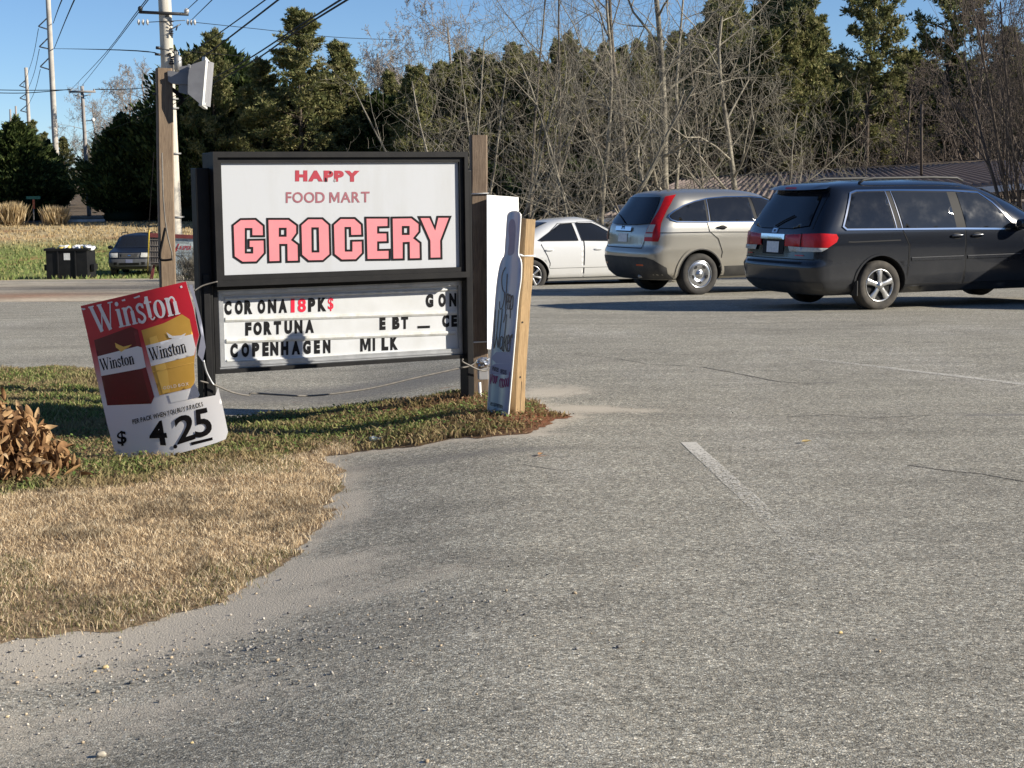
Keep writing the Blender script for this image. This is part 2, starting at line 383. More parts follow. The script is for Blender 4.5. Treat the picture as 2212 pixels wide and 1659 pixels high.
M = dict(
 asphalt=asphalt_mat(), ground=ground_mat(), soil=soil_mat(), line=worn_paint_mat(),
 grass=attr_mat('grass_blades', .75, .35), leaf=attr_mat('evergreen_foliage', .65, .28), twig=pmat('bare_branch_bark', (.31, .28, .215), (.12, .105, .082), 3, .9, bump=.3, bscale=20),
 twig_far=pmat('far_branch_bark', (.13, .10, .078), (.06, .047, .038), 1.5, .9), twig_shaded=pmat('shaded_branch_bark', (.19, .16, .12), (.07, .058, .045), 3, .9, bump=.3, bscale=20), twig_grey=pmat('grey_branch_bark', (.33, .29, .25), (.22, .19, .165), 1.5, .9), bark=pmat('pine_bark', (.10, .075, .055), (.05, .04, .032), 5, .95),  # darker copy of the pale branch bark stands in for shade among twigs
 dead=attr_mat('dead_leaf', .8, .18, .15),
 black=pmat('black_sign_metal', (.006, .006, .007), (.012, .012, .012), 5, .5, bump=.05, bscale=60, spec=.2),
 black2=pmat('black_sign_frame', (.008, .008, .009), (.014, .0135, .0135), 7, .5, bump=.04, bscale=80, spec=.22),
 alum=pmat('message_frame_aluminium', (.47, .48, .49), (.36, .37, .38), 9, .38, .6), white_face=pmat('white_sign_face', (.455, .472, .495), (.415, .425, .43), 3, .4, stretch=(2.5, 2.5, .5), lo=.45, hi=.85),
 board=pmat('message_board_white', (.56, .575, .59), (.50, .51, .51), 4, .4), track=pmat('letter_track', (.66, .665, .655), (.50, .50, .46), 16, .35),
 red=pmat('sign_red', (.37, .026, .045), (.31, .024, .04), 20, .45), faded=pmat('faded_red', (.29, .10, .12), (.24, .075, .095), 25, .5), pink=pmat('faded_pink', (.66, .215, .235), (.63, .195, .22), 6, .45),
 ink=pmat('black_ink', (.005, .004, .005), (.012, .010, .011), 30, .6, spec=.15), letter=pmat('black_letter_plastic', (.005, .005, .006), None, 1, .5, spec=.2), red_letter=pmat('red_letter_plastic', (.62, .02, .05), None, 1, .3),
 wood_grey=wood('weathered_post_wood', (.20, .145, .10), (.115, .08, .055), (.27, .20, .14)), wood_new=wood('treated_pine', (.42, .285, .145), (.27, .175, .085), (.22, .165, .10), (16, 16, .8), .8),
 wood_pole=wood('square_post_wood', (.24, .175, .115), (.145, .10, .066), (.31, .23, .15)), steel=pmat('galvanised_steel', (.40, .40, .39), (.28, .28, .27), 12, .5, .5), grey_cast=pmat('grey_fixture', (.30, .30, .31), (.24, .24, .25), 9, .5),
 white_pl=pmat('white_plastic', (.80, .80, .78), None, 1, .4), rim_white=pmat('white_rim_paint', (.78, .78, .74), None, 1, .4), pole=pmat('pale_utility_pole', (.56, .52, .44), (.44, .405, .34), 3, .85, bump=.25, bscale=14, stretch=(6, 6, .4)),
 pole_far=pmat('far_pole', (.34, .31, .29), (.26, .24, .22), 2, .85), pole_pale=pmat('pale_tall_pole', (.46, .43, .38), (.35, .32, .28), 1.5, .8), dark=pmat('dark_hardware', (.03, .03, .03), None, 1, .5), cable=pmat('wire_black', (.010, .010, .011), None, 1, .7, spec=.1), cable_g=pmat('grey_cable', (.20, .18, .15), (.12, .11, .10), 30, .6),
 porcelain=pmat('insulator', (.45, .44, .42), None, 1, .25), yellow=pmat('yellow_guard', (.62, .45, .05), None, 1, .5),
 rubber=pmat('tyre_rubber', (.022, .021, .020), (.045, .041, .036), 9, .85), rubber_dusty=pmat('dusty_tyre_rubber', (.028, .026, .024), (.075, .066, .054), 7, .9), rim=pmat('alloy_rim', (.62, .62, .62), (.50, .50, .49), 12, .28, .85), chrome=pmat('chrome', (.80, .80, .80), None, 1, .12, 1.0), chrome_cap=pmat('chrome_wheel_cap', (.55, .57, .60), (.45, .46, .48), 8, .22, .9),
 well=pmat('wheel_well_black', (.010, .010, .010), None, 1, .9), gap=pmat('panel_gap', (.006, .006, .006), None, 1, .8), plastic=pmat('black_bumper_plastic', (.028, .028, .029), (.055, .052, .047), 6, .6), trim=pmat('black_trim', (.010, .010, .011), None, 1, .6, spec=.2),
 glass=glass_mat('tinted_car_glass'), glass2=glass_mat('dark_car_glass', (.02, .022, .025)), clear=clear_glass(),
 lamp_red=pmat('red_lamp_lens', (.55, .012, .016), (.44, .010, .014), 25, .3, coat=.25, spec=.3), lamp_dark=pmat('dark_red_lens', (.46, .010, .014), None, 1, .3, coat=.25, spec=.3), lamp_clear=pmat('clear_lamp_lens', (.55, .54, .50), (.38, .38, .36), 20, .25, coat=.3), lamp_amber=pmat('orange_reflector', (.55, .10, .03), None, 1, .2, coat=.6),
 plate=pmat('licence_plate', (.80, .80, .78), (.62, .64, .66), 26, .45), plate_ink=pmat('plate_ink', (.12, .13, .18), None, 1, .5),
 paint_van=car_paint('slate_blue_paint', (.006, .0085, .015), .15, .22, (.072, .070, .066), .55, .80), paint_crv=car_paint('silver_gold_paint', (.43, .41, .36), .75, .30, (.26, .22, .16), .35), paint_white=car_paint('champagne_white_paint', (.70, .705, .70), .10, .3, (.45, .42, .34), .3), paint_suv=pmat('dark_blue_suv_paint', (.004, .006, .012), (.008, .010, .016), 3, .4, coat=.15, spec=.3),
 bumper_grey=pmat('grey_suv_bumper', (.085, .088, .092), (.06, .06, .063), 5, .5), seat=pmat('seat_fabric', (.10, .10, .10), None, 1, .9), dash=pmat('car_interior', (.05, .05, .05), None, 1, .8),
 roof=pmat('brown_metal_roof', (.195, .155, .138), (.165, .13, .115), 1.2, .5, .1), bwall=pmat('building_wall', (.36, .33, .30), (.30, .27, .25), 2, .8), trim_white=pmat('white_fascia', (.70, .70, .68), None, 1, .5),
 dump=pmat('dumpster_paint', (.006, .0065, .008), (.012, .012, .013), 3, .6, spec=.25), paper=pmat('white_paper', (.72, .72, .72), (.55, .55, .55), 9, .7), bagw=pmat('white_trash_bag', (.75, .76, .78), None, 1, .35), bagy=pmat('yellow_trash', (.70, .55, .15), None, 1, .5), bagk=pmat('black_trash_bag', (.03, .03, .035), None, 1, .3),
 barn=pmat('barn_red_board', (.26, .06, .055), (.20, .05, .045), 4, .8), lattice=pmat('grey_lattice_wood', (.30, .26, .22), (.22, .19, .16), 6, .9), jpanel=pmat('painted_sign_panel', (.60, .67, .64), (.52, .58, .56), 5, .5), jred=pmat('painted_letter_red', (.55, .03, .05), None, 1, .5), jgrey=pmat('painted_letter_grey', (.25, .26, .27), None, 1, .6), jgreen=pmat('painted_letter_green', (.10, .16, .11), None, 1, .6),
 green=pmat('green_street_sign', (.02, .14, .10), None, 1, .4), orange=pmat('orange_marker', (.55, .12, .05), None, 1, .5), stone=attr_mat('loose_stone', .9), can=pmat('crushed_label', (.05, .09, .12), (.6, .62, .6), 40, .4),
)
# ------------------------------------------------------------------ ground, lot, road, grass island
rng = np.random.default_rng(7)
def grid_mesh(xs, ys, zf):
    X, Y = np.meshgrid(xs, ys); Z = zf(X, Y); V = np.stack([X, Y, Z], -1).reshape(-1, 3); nx, ny = len(xs), len(ys)
    i = np.arange(nx*ny).reshape(ny, nx); Fq = np.stack([i[:-1, :-1], i[:-1, 1:], i[1:, 1:], i[1:, :-1]], -1).reshape(-1, 4)
    return V, Fq
def vnoise(x, y, s, seed=0):
    """cheap smooth value noise on numpy arrays, 0..1"""
    x = np.asarray(x)*s; y = np.asarray(y)*s; xi = np.floor(x).astype(int); yi = np.floor(y).astype(int); fx = x-xi; fy = y-yi
    def h(a, b):
        n = (a*374761393+b*668265263+seed*1442695041) & 0x7fffffff; n = ((n ^ (n >> 13))*1274126177) & 0x7fffffff; return ((n ^ (n >> 16)) & 0xffff)/65535.0
    u = fx*fx*(3-2*fx); v = fy*fy*(3-2*fy)
    return (h(xi, yi)*(1-u)+h(xi+1, yi)*u)*(1-v)+(h(xi, yi+1)*(1-u)+h(xi+1, yi+1)*u)*v
# terrain
tx = np.concatenate([np.linspace(-420, -60, 19)[:-1], np.linspace(-60, 60, 121), np.linspace(60, 420, 19)[1:]])
ty = np.concatenate([np.linspace(-150, -10, 8)[:-1], np.linspace(-10, 130, 141), np.linspace(130, 420, 30)[1:], np.linspace(420, 1500, 8)[1:]])
def hill(x, y):
    return 9.0*sstep(118, 190, y)*sstep(-26, 12, x) + 5.0*sstep(150, 300, y)*sstep(-140, -20, x)
def far_edge(x): return 31.0+7.0*sstep(-5.0, 1.5, x)
def terr(x, y):
    z = gz(x, y)+hill(x, y)
    return z-.05*(1-sstep(0, 1.5, y-far_edge(x)))
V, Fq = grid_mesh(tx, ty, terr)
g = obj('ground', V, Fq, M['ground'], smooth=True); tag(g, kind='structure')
X, Y = V[:, 0], V[:, 1]
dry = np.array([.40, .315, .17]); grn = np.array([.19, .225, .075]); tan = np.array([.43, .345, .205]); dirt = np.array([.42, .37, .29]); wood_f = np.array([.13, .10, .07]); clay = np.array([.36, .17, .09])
C = np.tile(grn, (len(V), 1))
def blend(C, col, w): w = np.clip(w, 0, 1)[:, None]; return C*(1-w)+col*w
n1 = vnoise(X, Y, .22, 3); n2 = vnoise(X, Y, .8, 5)
C = blend(C, dry, sstep(.5, .8, n1)*.75)
C = blend(C, tan, sstep(84, 92, Y)*(X < 0))                          # bleached top of the bank
C = blend(C, dirt, (1-sstep(62, 68, Y+3.0*(n2-.5)+.15*(X+16)))*1.0)     # gravel drive
C = blend(C, grn, (1-sstep(-24, -19, X+3*n2))*sstep(48, 54, Y)*(1-sstep(80, 86, Y)))
C = blend(C, clay, sstep(.78, .9, n2)*(Y > 60)*(Y < 95)*.7)
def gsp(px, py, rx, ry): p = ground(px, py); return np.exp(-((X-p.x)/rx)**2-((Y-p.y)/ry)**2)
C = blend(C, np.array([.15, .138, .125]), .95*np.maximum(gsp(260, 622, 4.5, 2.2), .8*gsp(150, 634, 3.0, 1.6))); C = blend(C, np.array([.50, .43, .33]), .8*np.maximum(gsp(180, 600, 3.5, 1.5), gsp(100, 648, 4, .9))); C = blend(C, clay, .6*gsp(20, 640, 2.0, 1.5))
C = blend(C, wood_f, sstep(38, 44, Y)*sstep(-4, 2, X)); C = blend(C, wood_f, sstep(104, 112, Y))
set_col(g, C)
# asphalt
isl_px = [(1228, 904), (1205, 914), (1180, 925), (1110, 945), (1010, 955), (900, 966), (800, 979), (700, 993), (722, 1010), (736, 1055), (726, 1100), (700, 1150), (645, 1203), (560, 1260), (460, 1302), (330, 1342), (200, 1366), (60, 1388), (0, 1398), (-300, 1450), (-900, 1500),
          (-900, 820), (-300, 812), (0, 806), (120, 801), (215, 804), (330, 822), (430, 872), (490, 908), (600, 897), (720, 890), (800, 880), (900, 863), (1000, 851), (1060, 850), (1120, 868), (1170, 880), (1212, 894)]
isl = [(p.x, p.y) for p in (ground(x, y) for x, y in isl_px)]
isl = [np.array(p) for p in crom(isl, 14, True)]
_r = []
for i_, p_ in enumerate(isl):                  # ragged turf edge
    t_e = isl[(i_+1) % len(isl)]-isl[i_-1]; n_e = np.array([-t_e[1], t_e[0]])/max(np.hypot(*t_e), 1e-6); k_e = .16*(float(vnoise(p_[0], p_[1], 3.1, 61))-.5)+.11*(float(vnoise(p_[0], p_[1], 9.0, 62))-.5)+.05*(float(vnoise(p_[0], p_[1], 24.0, 63))-.5); _r.append(tuple(p_+n_e*k_e))
isl = _r
isl_c = [(max(x, -9.0), y) for x, y in isl]
_gx, _gy = np.arange(-9.6, 2.2, .04), np.arange(3.0, 20.0, .04); _GX, _GY = np.meshgrid(_gx, _gy); _SD = polydist(_GX, _GY, isl_c)*np.where(inpoly(_GX, _GY, isl_c), 1, -1)
def isd(x, y):                                 # signed distance to the island edge, positive inside
    x = np.asarray(x, float); y = np.asarray(y, float); u = np.clip((x-_gx[0])/.04, 0, len(_gx)-1.001); v = np.clip((y-_gy[0])/.04, 0, len(_gy)-1.001); i = u.astype(int); j = v.astype(int); f = u-i; g_ = v-j
    d_ = (_SD[j, i]*(1-f)+_SD[j, i+1]*f)*(1-g_)+(_SD[j+1, i]*(1-f)+_SD[j+1, i+1]*f)*g_
    return np.where((x < _gx[0]) | (x > _gx[-1]) | (y < _gy[0]) | (y > _gy[-1]), -99.0, d_)
xs = np.concatenate([np.linspace(-60, -6, 28)[:-1], np.arange(-6, 6, .07), np.linspace(6, 70, 65)])
vs_ = np.concatenate([np.linspace(-30, 3, 12)[:-1], np.arange(3, 15, .07), np.linspace(15, 38, 60)])
Xg, Yg = np.meshgrid(xs, vs_); k = np.clip((Yg-15)/23, 0, 1); Yg = np.where(Yg > 15, 15+k*(far_edge(Xg)-15), Yg)
edge_w = np.where(k >= 1, (vnoise(Xg, Yg, .9, 2)-.5)*1.2, 0); Yg = Yg+edge_w
Zg = gz(Xg, Yg)+.012; V = np.stack([Xg, Yg, Zg], -1).reshape(-1, 3); ny, nx = Xg.shape; i = np.arange(nx*ny).reshape(ny, nx)
Fq = np.stack([i[:-1, :-1], i[:-1, 1:], i[1:, 1:], i[1:, :-1]], -1).reshape(-1, 4)
asp = obj('asphalt_lot', V, Fq, M['asphalt'], smooth=True); tag(asp, kind='structure')
X, Y = V[:, 0], V[:, 1]; dI = np.abs(isd(X, Y))
d = np.zeros(len(V))
d = .62*np.exp(-(dI/.16)**2)                                          # soil washed off the island edge
def blob(px, py, rx, ry, ang=0.0):
    p = ground(px, py); a = math.radians(ang); dx = X-p.x; dy = Y-p.y
    return np.exp(-(((dx*math.cos(a)+dy*math.sin(a))/rx)**2+((-dx*math.sin(a)+dy*math.cos(a))/ry)**2))
for px, py, rx, ry, an, w in ((650, 1250, .50, .40, 35, .85), (440, 1345, .9, .36, 20, .9), (150, 1410, 1.1, .40, 12, .9), (880, 1265, .60, .16, 35, .55), (755, 1100, .16, .9, 5, .72), (760, 1030, .2, .5, 0, .6), (250, 1560, 1.0, .45, 10, .52), (1190, 850, .5, .4, 60, .75), (1250, 888, .5, .25, -10, .85), (1330, 890, .5, .18, -8, .72), (1150, 942, .25, .10, 0, .85),
                         (120, 1470, .9, .22, 8, .6), (60, 1620, .8, .35, 0, .45), (1190, 835, .9, .12, -40, .5), (1500, 912, .5, .07, 0, .25), (1900, 915, .5, .10, 0, .3)):
    d = np.maximum(d, w*blob(px, py, rx, ry, an))
set_val(asp, d, 'dirt')
cl = np.zeros(len(V))
for px, py, rx, ry, w in ((640, 872, .25, .08, .55), (960, 842, .35, .10, .65), (1165, 990, .10, .06, .8), (1350, 860, .15, .05, .6), (1850, 925, .12, .05, .55), (2090, 938, .10, .04, .6), (880, 875, .3, .08, .5), (1640, 1108, .06, .05, .6), (2130, 760, .2, .06, .6)):
    cl = np.maximum(cl, w*blob(px, py, rx, ry))
set_val(asp, cl, 'clay')
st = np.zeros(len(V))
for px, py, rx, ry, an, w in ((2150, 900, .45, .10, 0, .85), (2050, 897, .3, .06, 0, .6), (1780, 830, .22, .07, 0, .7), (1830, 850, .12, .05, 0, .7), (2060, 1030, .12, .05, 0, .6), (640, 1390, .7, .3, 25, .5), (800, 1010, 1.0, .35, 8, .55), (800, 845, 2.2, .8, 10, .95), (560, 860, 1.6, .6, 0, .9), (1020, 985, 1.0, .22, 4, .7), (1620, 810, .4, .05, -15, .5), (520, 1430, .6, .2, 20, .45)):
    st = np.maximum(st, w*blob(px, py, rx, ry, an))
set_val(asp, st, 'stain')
def gstrip(name, pts, width, mat, lift, wear=None, closed=False, label=None):
    P = [ground(*p) for p in pts]; V2, F2 = ribbon2d([(p.x, p.y) for p in P], width)
    o = obj(name, [(v[0], v[1], gzf(v[0], v[1])+lift) for v in V2], F2, mat); tag(o, kind='structure')
    if wear is not None: set_val(o, np.repeat(wear, 2), 'wear')
    return o
def dens(a, b, n): return [(a[0]+(b[0]-a[0])*i/n, a[1]+(b[1]-a[1])*i/n) for i in range(n+1)]
pl = dens((1487, 961), (1650, 1112), 8)+dens((1665, 1126), (1900, 1350), 8)
gstrip('parking_line', pl, .095, M['line'], .0148, [.98, .78, .67, .60, .55, .50, .46, .42, .36]+[.28, .25, .24, .24, .24, .23, .2, .15, .1])
gstrip('parking_line', dens((1700, 772), (2230, 836), 12), .10, M['line'], .0148, [.2, .36, .44, .5, .55, .6, .64, .66, .64, .66, .64, .62, .64])
gstrip('pavement_crack', [(1515, 796), (1600, 812), (1680, 828), (1760, 834)], .012, M['gap'], .0145)
gstrip('pavement_crack', [(1240, 770), (1330, 778), (1400, 790), (1500, 795)], .009, M['gap'], .0145)
gstrip('pavement_crack', [(1130, 1010), (1210, 1022), (1260, 1020)], .006, M['gap'], .0145)
gstrip('pavement_crack', [(1700, 905), (1790, 900), (1880, 908), (2010, 902)], .009, M['gap'], .0145)
gstrip('pavement_crack', [(1960, 1010), (2040, 1022), (2120, 1030), (2212, 1046)], .010, M['gap'], .0145)
# island soil: a low uneven mound on the asphalt
IP = np.array(isl); x0, y0 = IP.min(0); x1, y1 = IP.max(0); x0 = max(x0, -9)
V2, T = fill2d(isl_c, .10)
V2 = np.array(V2); dd = np.abs(isd(V2[:, 0], V2[:, 1]))
nn = vnoise(V2[:, 0], V2[:, 1], 3, 1)+.5*vnoise(V2[:, 0], V2[:, 1], 8, 2)
def isl_z(x, y, dd=None):
    if dd is None: dd = np.abs(isd(x, y))
    return gz(x, y)+.014+.045*sstep(0, .5, dd)+.03*(vnoise(x, y, 3, 1)-.3)*sstep(0, .3, dd)
zz = isl_z(V2[:, 0], V2[:, 1], dd)
so = obj('grass_island', np.column_stack([V2, zz]), np.array(T), M['soil'], smooth=True); tag(so, kind='structure')
dl = [ground(x, y) for x, y in ((720, 985), (516, 1016), (397, 1032), (278, 1054), (60, 1079), (0, 1083), (-300, 1110), (-900, 1130))]
def is_dry(x, y):                             # the mown straw-coloured lobe in front, green weeds behind it
    lx = [p.x for p in dl][::-1]; ly = [p.y for p in dl][::-1]
    return np.interp(x, lx, ly)-y-2.5*sstep(-1.15, -.7, x)
f = sstep(-.25, .25, is_dry(V2[:, 0], V2[:, 1])+.8*(vnoise(V2[:, 0], V2[:, 1], 1.7, 9)-.5))
cs = np.array([.15, .105, .065])*(1-f)[:, None]+np.array([.27, .195, .12])*f[:, None]
pr = ground(1010, 880); pr2 = ground(1150, 908)
def bare_w(x, y): return np.maximum(np.exp(-((x-pr.x)/.75)**2-((y-pr.y)/.5)**2), np.exp(-((x-pr2.x)/.45)**2-((y-pr2.y)/.6)**2))
rr = bare_w(V2[:, 0], V2[:, 1])
cs = cs*(1-rr[:, None])+np.array([.23, .095, .05])*rr[:, None]
set_col(so, cs)
# blades
def blades(name, n, area, colf, hf, label, cat, seed, width=.006, lean=.7, stray=False):
    r = np.random.default_rng(seed); x = r.uniform(max(area[0], -7), area[1], n*3); y = r.uniform(area[2], area[3], n*3)
    ins = (isd(x, y) > 0)
    if stray: ins |= (np.abs(isd(x, y)) < .16*r.random(len(x))**2) & (r.random(len(x)) < .35)
    x, y = x[ins][:n], y[ins][:n]; dd = np.abs(isd(x, y)); dd = np.where((isd(x, y) > 0), dd, -dd)
    h, keep = hf(x, y, dd, r); x, y, h, dd = x[keep], y[keep], h[keep], dd[keep]; m = len(x)
    z = isl_z(x, y, np.maximum(dd, 0))-.004; a = r.uniform(0, 2*np.pi, m); ln = lean*h*r.uniform(.2, 1.1, m); b = r.uniform(0, 2*np.pi, m)
    w = width*r.uniform(.6, 1.3, m); ux, uy = np.cos(b)*w, np.sin(b)*w; dx, dy = np.cos(a)*ln, np.sin(a)*ln
    mid = np.stack([x+dx*.35, y+dy*.35, z+h*.6], 1)
    V = np.stack([np.stack([x-ux, y-uy, z], 1), np.stack([x+ux, y+uy, z], 1), mid+np.stack([ux*.7, uy*.7, 0*h], 1), mid-np.stack([ux*.7, uy*.7, 0*h], 1), np.stack([x+dx, y+dy, z+h*.95], 1)], 1).reshape(-1, 3)
    k = np.arange(m)*5; Ft = np.concatenate([np.stack([k, k+1, k+2], 1), np.stack([k, k+2, k+3], 1), np.stack([k+3, k+2, k+4], 1)])
    o = obj(name, V, Ft, M['grass']); set_col(o, np.repeat(colf(x, y, r), 5, 0)); tag(o, label, cat, kind='stuff'); return o
def pick(pal, r, m, w=None): return np.array(pal)[r.choice(len(pal), m, p=w)]*r.uniform(.75, 1.2, (m, 1))
def dry_col(x, y, r):
    c = pick([(.72, .57, .37), (.80, .66, .45), (.60, .455, .28), (.42, .30, .175), (.87, .76, .55), (.19, .135, .08)], r, len(x), [.24, .20, .2, .17, .1, .09])
    pt = sstep(.45, .85, .5*vnoise(x, y, 2.6, 21)+.5*vnoise(x, y, 9, 22))[:, None]; c = c*(1-.5*pt)
    gp = (vnoise(x, y, 1.1, 33) > .66)[:, None] & (r.random((len(x), 1)) < .30); return np.where(gp, np.array([.17, .17, .07])*r.uniform(.7, 1.3, (len(x), 1)), c)
def dry_h(x, y, dd, r):
    h = r.uniform(.010, .034, len(x))*(.7+.9*vnoise(x, y, 5, 4)); k = (is_dry(x, y)+.8*(vnoise(x, y, 1.7, 9)-.5)+.3*(vnoise(x, y, 7, 19)-.5) > -.05) & (r.random(len(x)) < sstep(-.10, .16, dd+.30*(.6*vnoise(x, y, 4, 8)+.4*vnoise(x, y, 13, 18)-.5))) & (r.random(len(x)) < .45+.75*vnoise(x, y, 7, 81))
    return h, k
blades('dry_grass', 250000, (-4.6, -.4, 4.8, 11), dry_col, dry_h, 'straw coloured mown dry grass on the island in front', 'dry grass', 3, .0021, 1.2, True)
def grn_col(x, y, r):
    c = pick([(.15, .20, .055), (.23, .29, .09), (.32, .32, .12), (.09, .11, .035), (.46, .38, .20), (.30, .20, .11)], r, len(x), [.26, .22, .18, .14, .12, .08])
    br = sstep(.26, .56, .6*vnoise(x, y, 1.6, 51)+.4*vnoise(x, y, 6, 52))[:, None]; c = c*(1-br*.75)+np.array([.36, .26, .15])*br*.75*r.uniform(.7, 1.2, (len(x), 1))
    cl = bare_w(x, y)[:, None]; return c*(1-cl*.75)+np.array([.24, .13, .07])*cl*.75*r.uniform(.6, 1.2, (len(x), 1))
def grn_h(x, y, dd, r):
    h = r.uniform(.012, .045, len(x))*(.6+1.1*vnoise(x, y, 4, 14)); k = (is_dry(x, y)+.8*(vnoise(x, y, 1.7, 9)-.5)+.3*(vnoise(x, y, 7, 19)-.5) < .10) & (r.random(len(x)) < sstep(-.02, .10, dd)) & (r.random(len(x)) < (.25+.9*vnoise(x, y, 3.5, 31))*(1-.55*bare_w(x, y)))
    return h, k
blades('green_grass', 150000, (-6.2, .9, 8.6, 18.5), grn_col, grn_h, 'short green and brown weedy grass around the sign posts', 'grass', 4, .0065, 1.0)
# broad weed leaves among the green grass
def weeds():
    r = np.random.default_rng(11); x = r.uniform(-5, .4, 30000); y = r.uniform(9, 15, 30000); dd = np.abs(isd(x, y))
    k = (isd(x, y) > 0) & (is_dry(x, y) < -.05) & (dd > .06) & (vnoise(x, y, 2.2, 71) > .42); x, y, dd = x[k], y[k], dd[k]; m = len(x)
    z = isl_z(x, y, dd)+r.uniform(.006, .035, m); a = r.uniform(0, 2*np.pi, m); L = r.uniform(.012, .032, m); W = L*.38; t = r.uniform(-.3, .9, m)
    ca, sa = np.cos(a), np.sin(a)
    V = np.stack([np.stack([x, y, z], 1), np.stack([x+ca*L*.5-sa*W, y+sa*L*.5+ca*W, z+L*t*.5], 1), np.stack([x+ca*L, y+sa*L, z+L*t*.8], 1), np.stack([x+ca*L*.5+sa*W, y+sa*L*.5-ca*W, z+L*t*.5], 1)], 1).reshape(-1, 3)
    q = np.arange(m)*4; o = obj('weeds', V, np.stack([q, q+1, q+2, q+3], 1), M['grass'])
    set_col(o, np.repeat(pick([(.12, .19, .05), (.17, .25, .07), (.22, .25, .09), (.30, .25, .12), (.28, .16, .09)], r, m, [.3, .25, .2, .15, .1]), 4, 0)); tag(o, 'small broad leaved weeds growing through the green grass', 'weeds', kind='stuff')
weeds()
def litter():                                  # brown leaf bits and clods on the worn soil round the posts
    r = np.random.default_rng(17); n = 26000; x = r.uniform(-2.2, .9, n); y = r.uniform(9.3, 14, n); dd = np.abs(isd(x, y)); k = (isd(x, y) > 0) & (r.random(n) < .10+.9*bare_w(x, y)) & (is_dry(x, y) < 0); x, y, dd = x[k], y[k], dd[k]; m = len(x)
    z = isl_z(x, y, dd)+r.uniform(.001, .022, m); a = r.uniform(0, 6.28, m); L = r.uniform(.006, .024, m); W = L*r.uniform(.25, .5, m); t = r.uniform(-.6, .8, m); ca, sa = np.cos(a), np.sin(a)
    V = np.stack([np.stack([x, y, z], 1), np.stack([x+ca*L*.5-sa*W, y+sa*L*.5+ca*W, z+L*t*.5], 1), np.stack([x+ca*L, y+sa*L, z+L*t*.8], 1), np.stack([x+ca*L*.5+sa*W, y+sa*L*.5-ca*W, z-L*t*.3], 1)], 1).reshape(-1, 3); q = np.arange(m)*4
    o = obj('leaf_litter', V, np.stack([q, q+1, q+2, q+3], 1), M['grass']); set_col(o, np.repeat(pick([(.30, .17, .09), (.20, .11, .06), (.40, .27, .15), (.11, .065, .04), (.34, .15, .08)], r, m), 4, 0)); tag(o, 'brown leaf bits and clods on the worn soil by the posts', 'leaf litter', kind='stuff')
litter()
# bank grass tufts on the far lawn
def far_tufts():
    r = np.random.default_rng(19); n = 26000; x = r.uniform(-40, -6, n); y = r.uniform(60, 100, n); kk = (y+4*(vnoise(x, y, .5, 77)-.5)+.15*(x+16) > 66.5) | (x < -22+2*vnoise(x, y, .4, 78)); x, y = x[kk], y[kk]; n = len(x); z = gz(x, y)+hill(x, y); h = r.uniform(.06, .2, n); w = r.uniform(.03, .07, n); a = r.uniform(0, np.pi, n)
    V = np.stack([np.stack([x-np.cos(a)*w, y-np.sin(a)*w, z-.02], 1), np.stack([x+np.cos(a)*w, y+np.sin(a)*w, z-.02], 1), np.stack([x+r.normal(0, .06, n), y, z+h], 1)], 1).reshape(-1, 3)
    q = np.arange(n)*3; o = obj('lawn_grass', V, np.stack([q, q+1, q+2], 1), M['grass']); t = sstep(82, 90, y+4*(vnoise(x, y, .3, 6)-.5))[:, None]
    c = pick([(.19, .25, .075), (.25, .30, .10), (.30, .29, .12)], r, n)*(1-t)+pick([(.50, .39, .22), (.44, .33, .17)], r, n)*t
    set_col(o, np.repeat(c, 3, 0)); tag(o, 'patchy green and straw grass on the bank beyond the drive', 'grass', kind='stuff')
far_tufts()
# loose gravel along the island edge
def gravel():
    r = np.random.default_rng(23); ico = bmesh.new(); bmesh.ops.create_icosphere(ico, subdivisions=1, radius=1); iv = np.array([v.co for v in ico.verts]); it = np.array([[v.index for v in f.verts] for f in ico.faces]); ico.free()
    P = []
    for px, py, sx, sy, n in ((160, 1470, .8, .25, 900), (330, 1430, .7, .2, 600), (80, 1560, .7, .35, 600), (560, 1330, .5, .3, 110), (760, 1150, .25, .6, 50), (1300, 890, .5, .2, 40), (500, 1500, 1.0, .5, 90), (1000, 1300, 1.5, 1.2, 40), (700, 1450, 1.2, .6, 60), (900, 860, .8, .15, 40)):
        c = ground(px, py); P.append(np.stack([c.x+r.normal(0, sx, n), c.y+r.normal(0, sy, n)], 1))
    P = np.concatenate(P); P = P[~(isd(P[:, 0], P[:, 1]) > 0)]; n = len(P); s = r.gamma(2.0, .0011, n)+.0012
    S = s[:, None]*r.uniform(.6, 1.25, (n, 3))*np.array([1, 1, .65]); a = r.uniform(0, 6.28, n); ca, sa = np.cos(a), np.sin(a)
    W = iv[None]*S[:, None]*r.uniform(.8, 1.2, (n, len(iv), 1)); W = np.stack([W[..., 0]*ca[:, None]-W[..., 1]*sa[:, None], W[..., 0]*sa[:, None]+W[..., 1]*ca[:, None], W[..., 2]], -1)
    W = W+np.stack([P[:, 0], P[:, 1], gz(P[:, 0], P[:, 1])+.013+S[:, 2]*.6], 1)[:, None]
    T = (it[None]+(np.arange(n)*len(iv))[:, None, None]).reshape(-1, 3); o = obj('gravel', W.reshape(-1, 3), T, M['stone'])
    set_col(o, np.repeat(pick([(.34, .32, .29), (.22, .21, .20), (.10, .10, .10), (.52, .48, .42), (.45, .36, .25)], r, n), len(iv), 0)); tag(o, 'loose grit and gravel spilled along the asphalt edge', 'gravel', kind='stuff')
gravel()
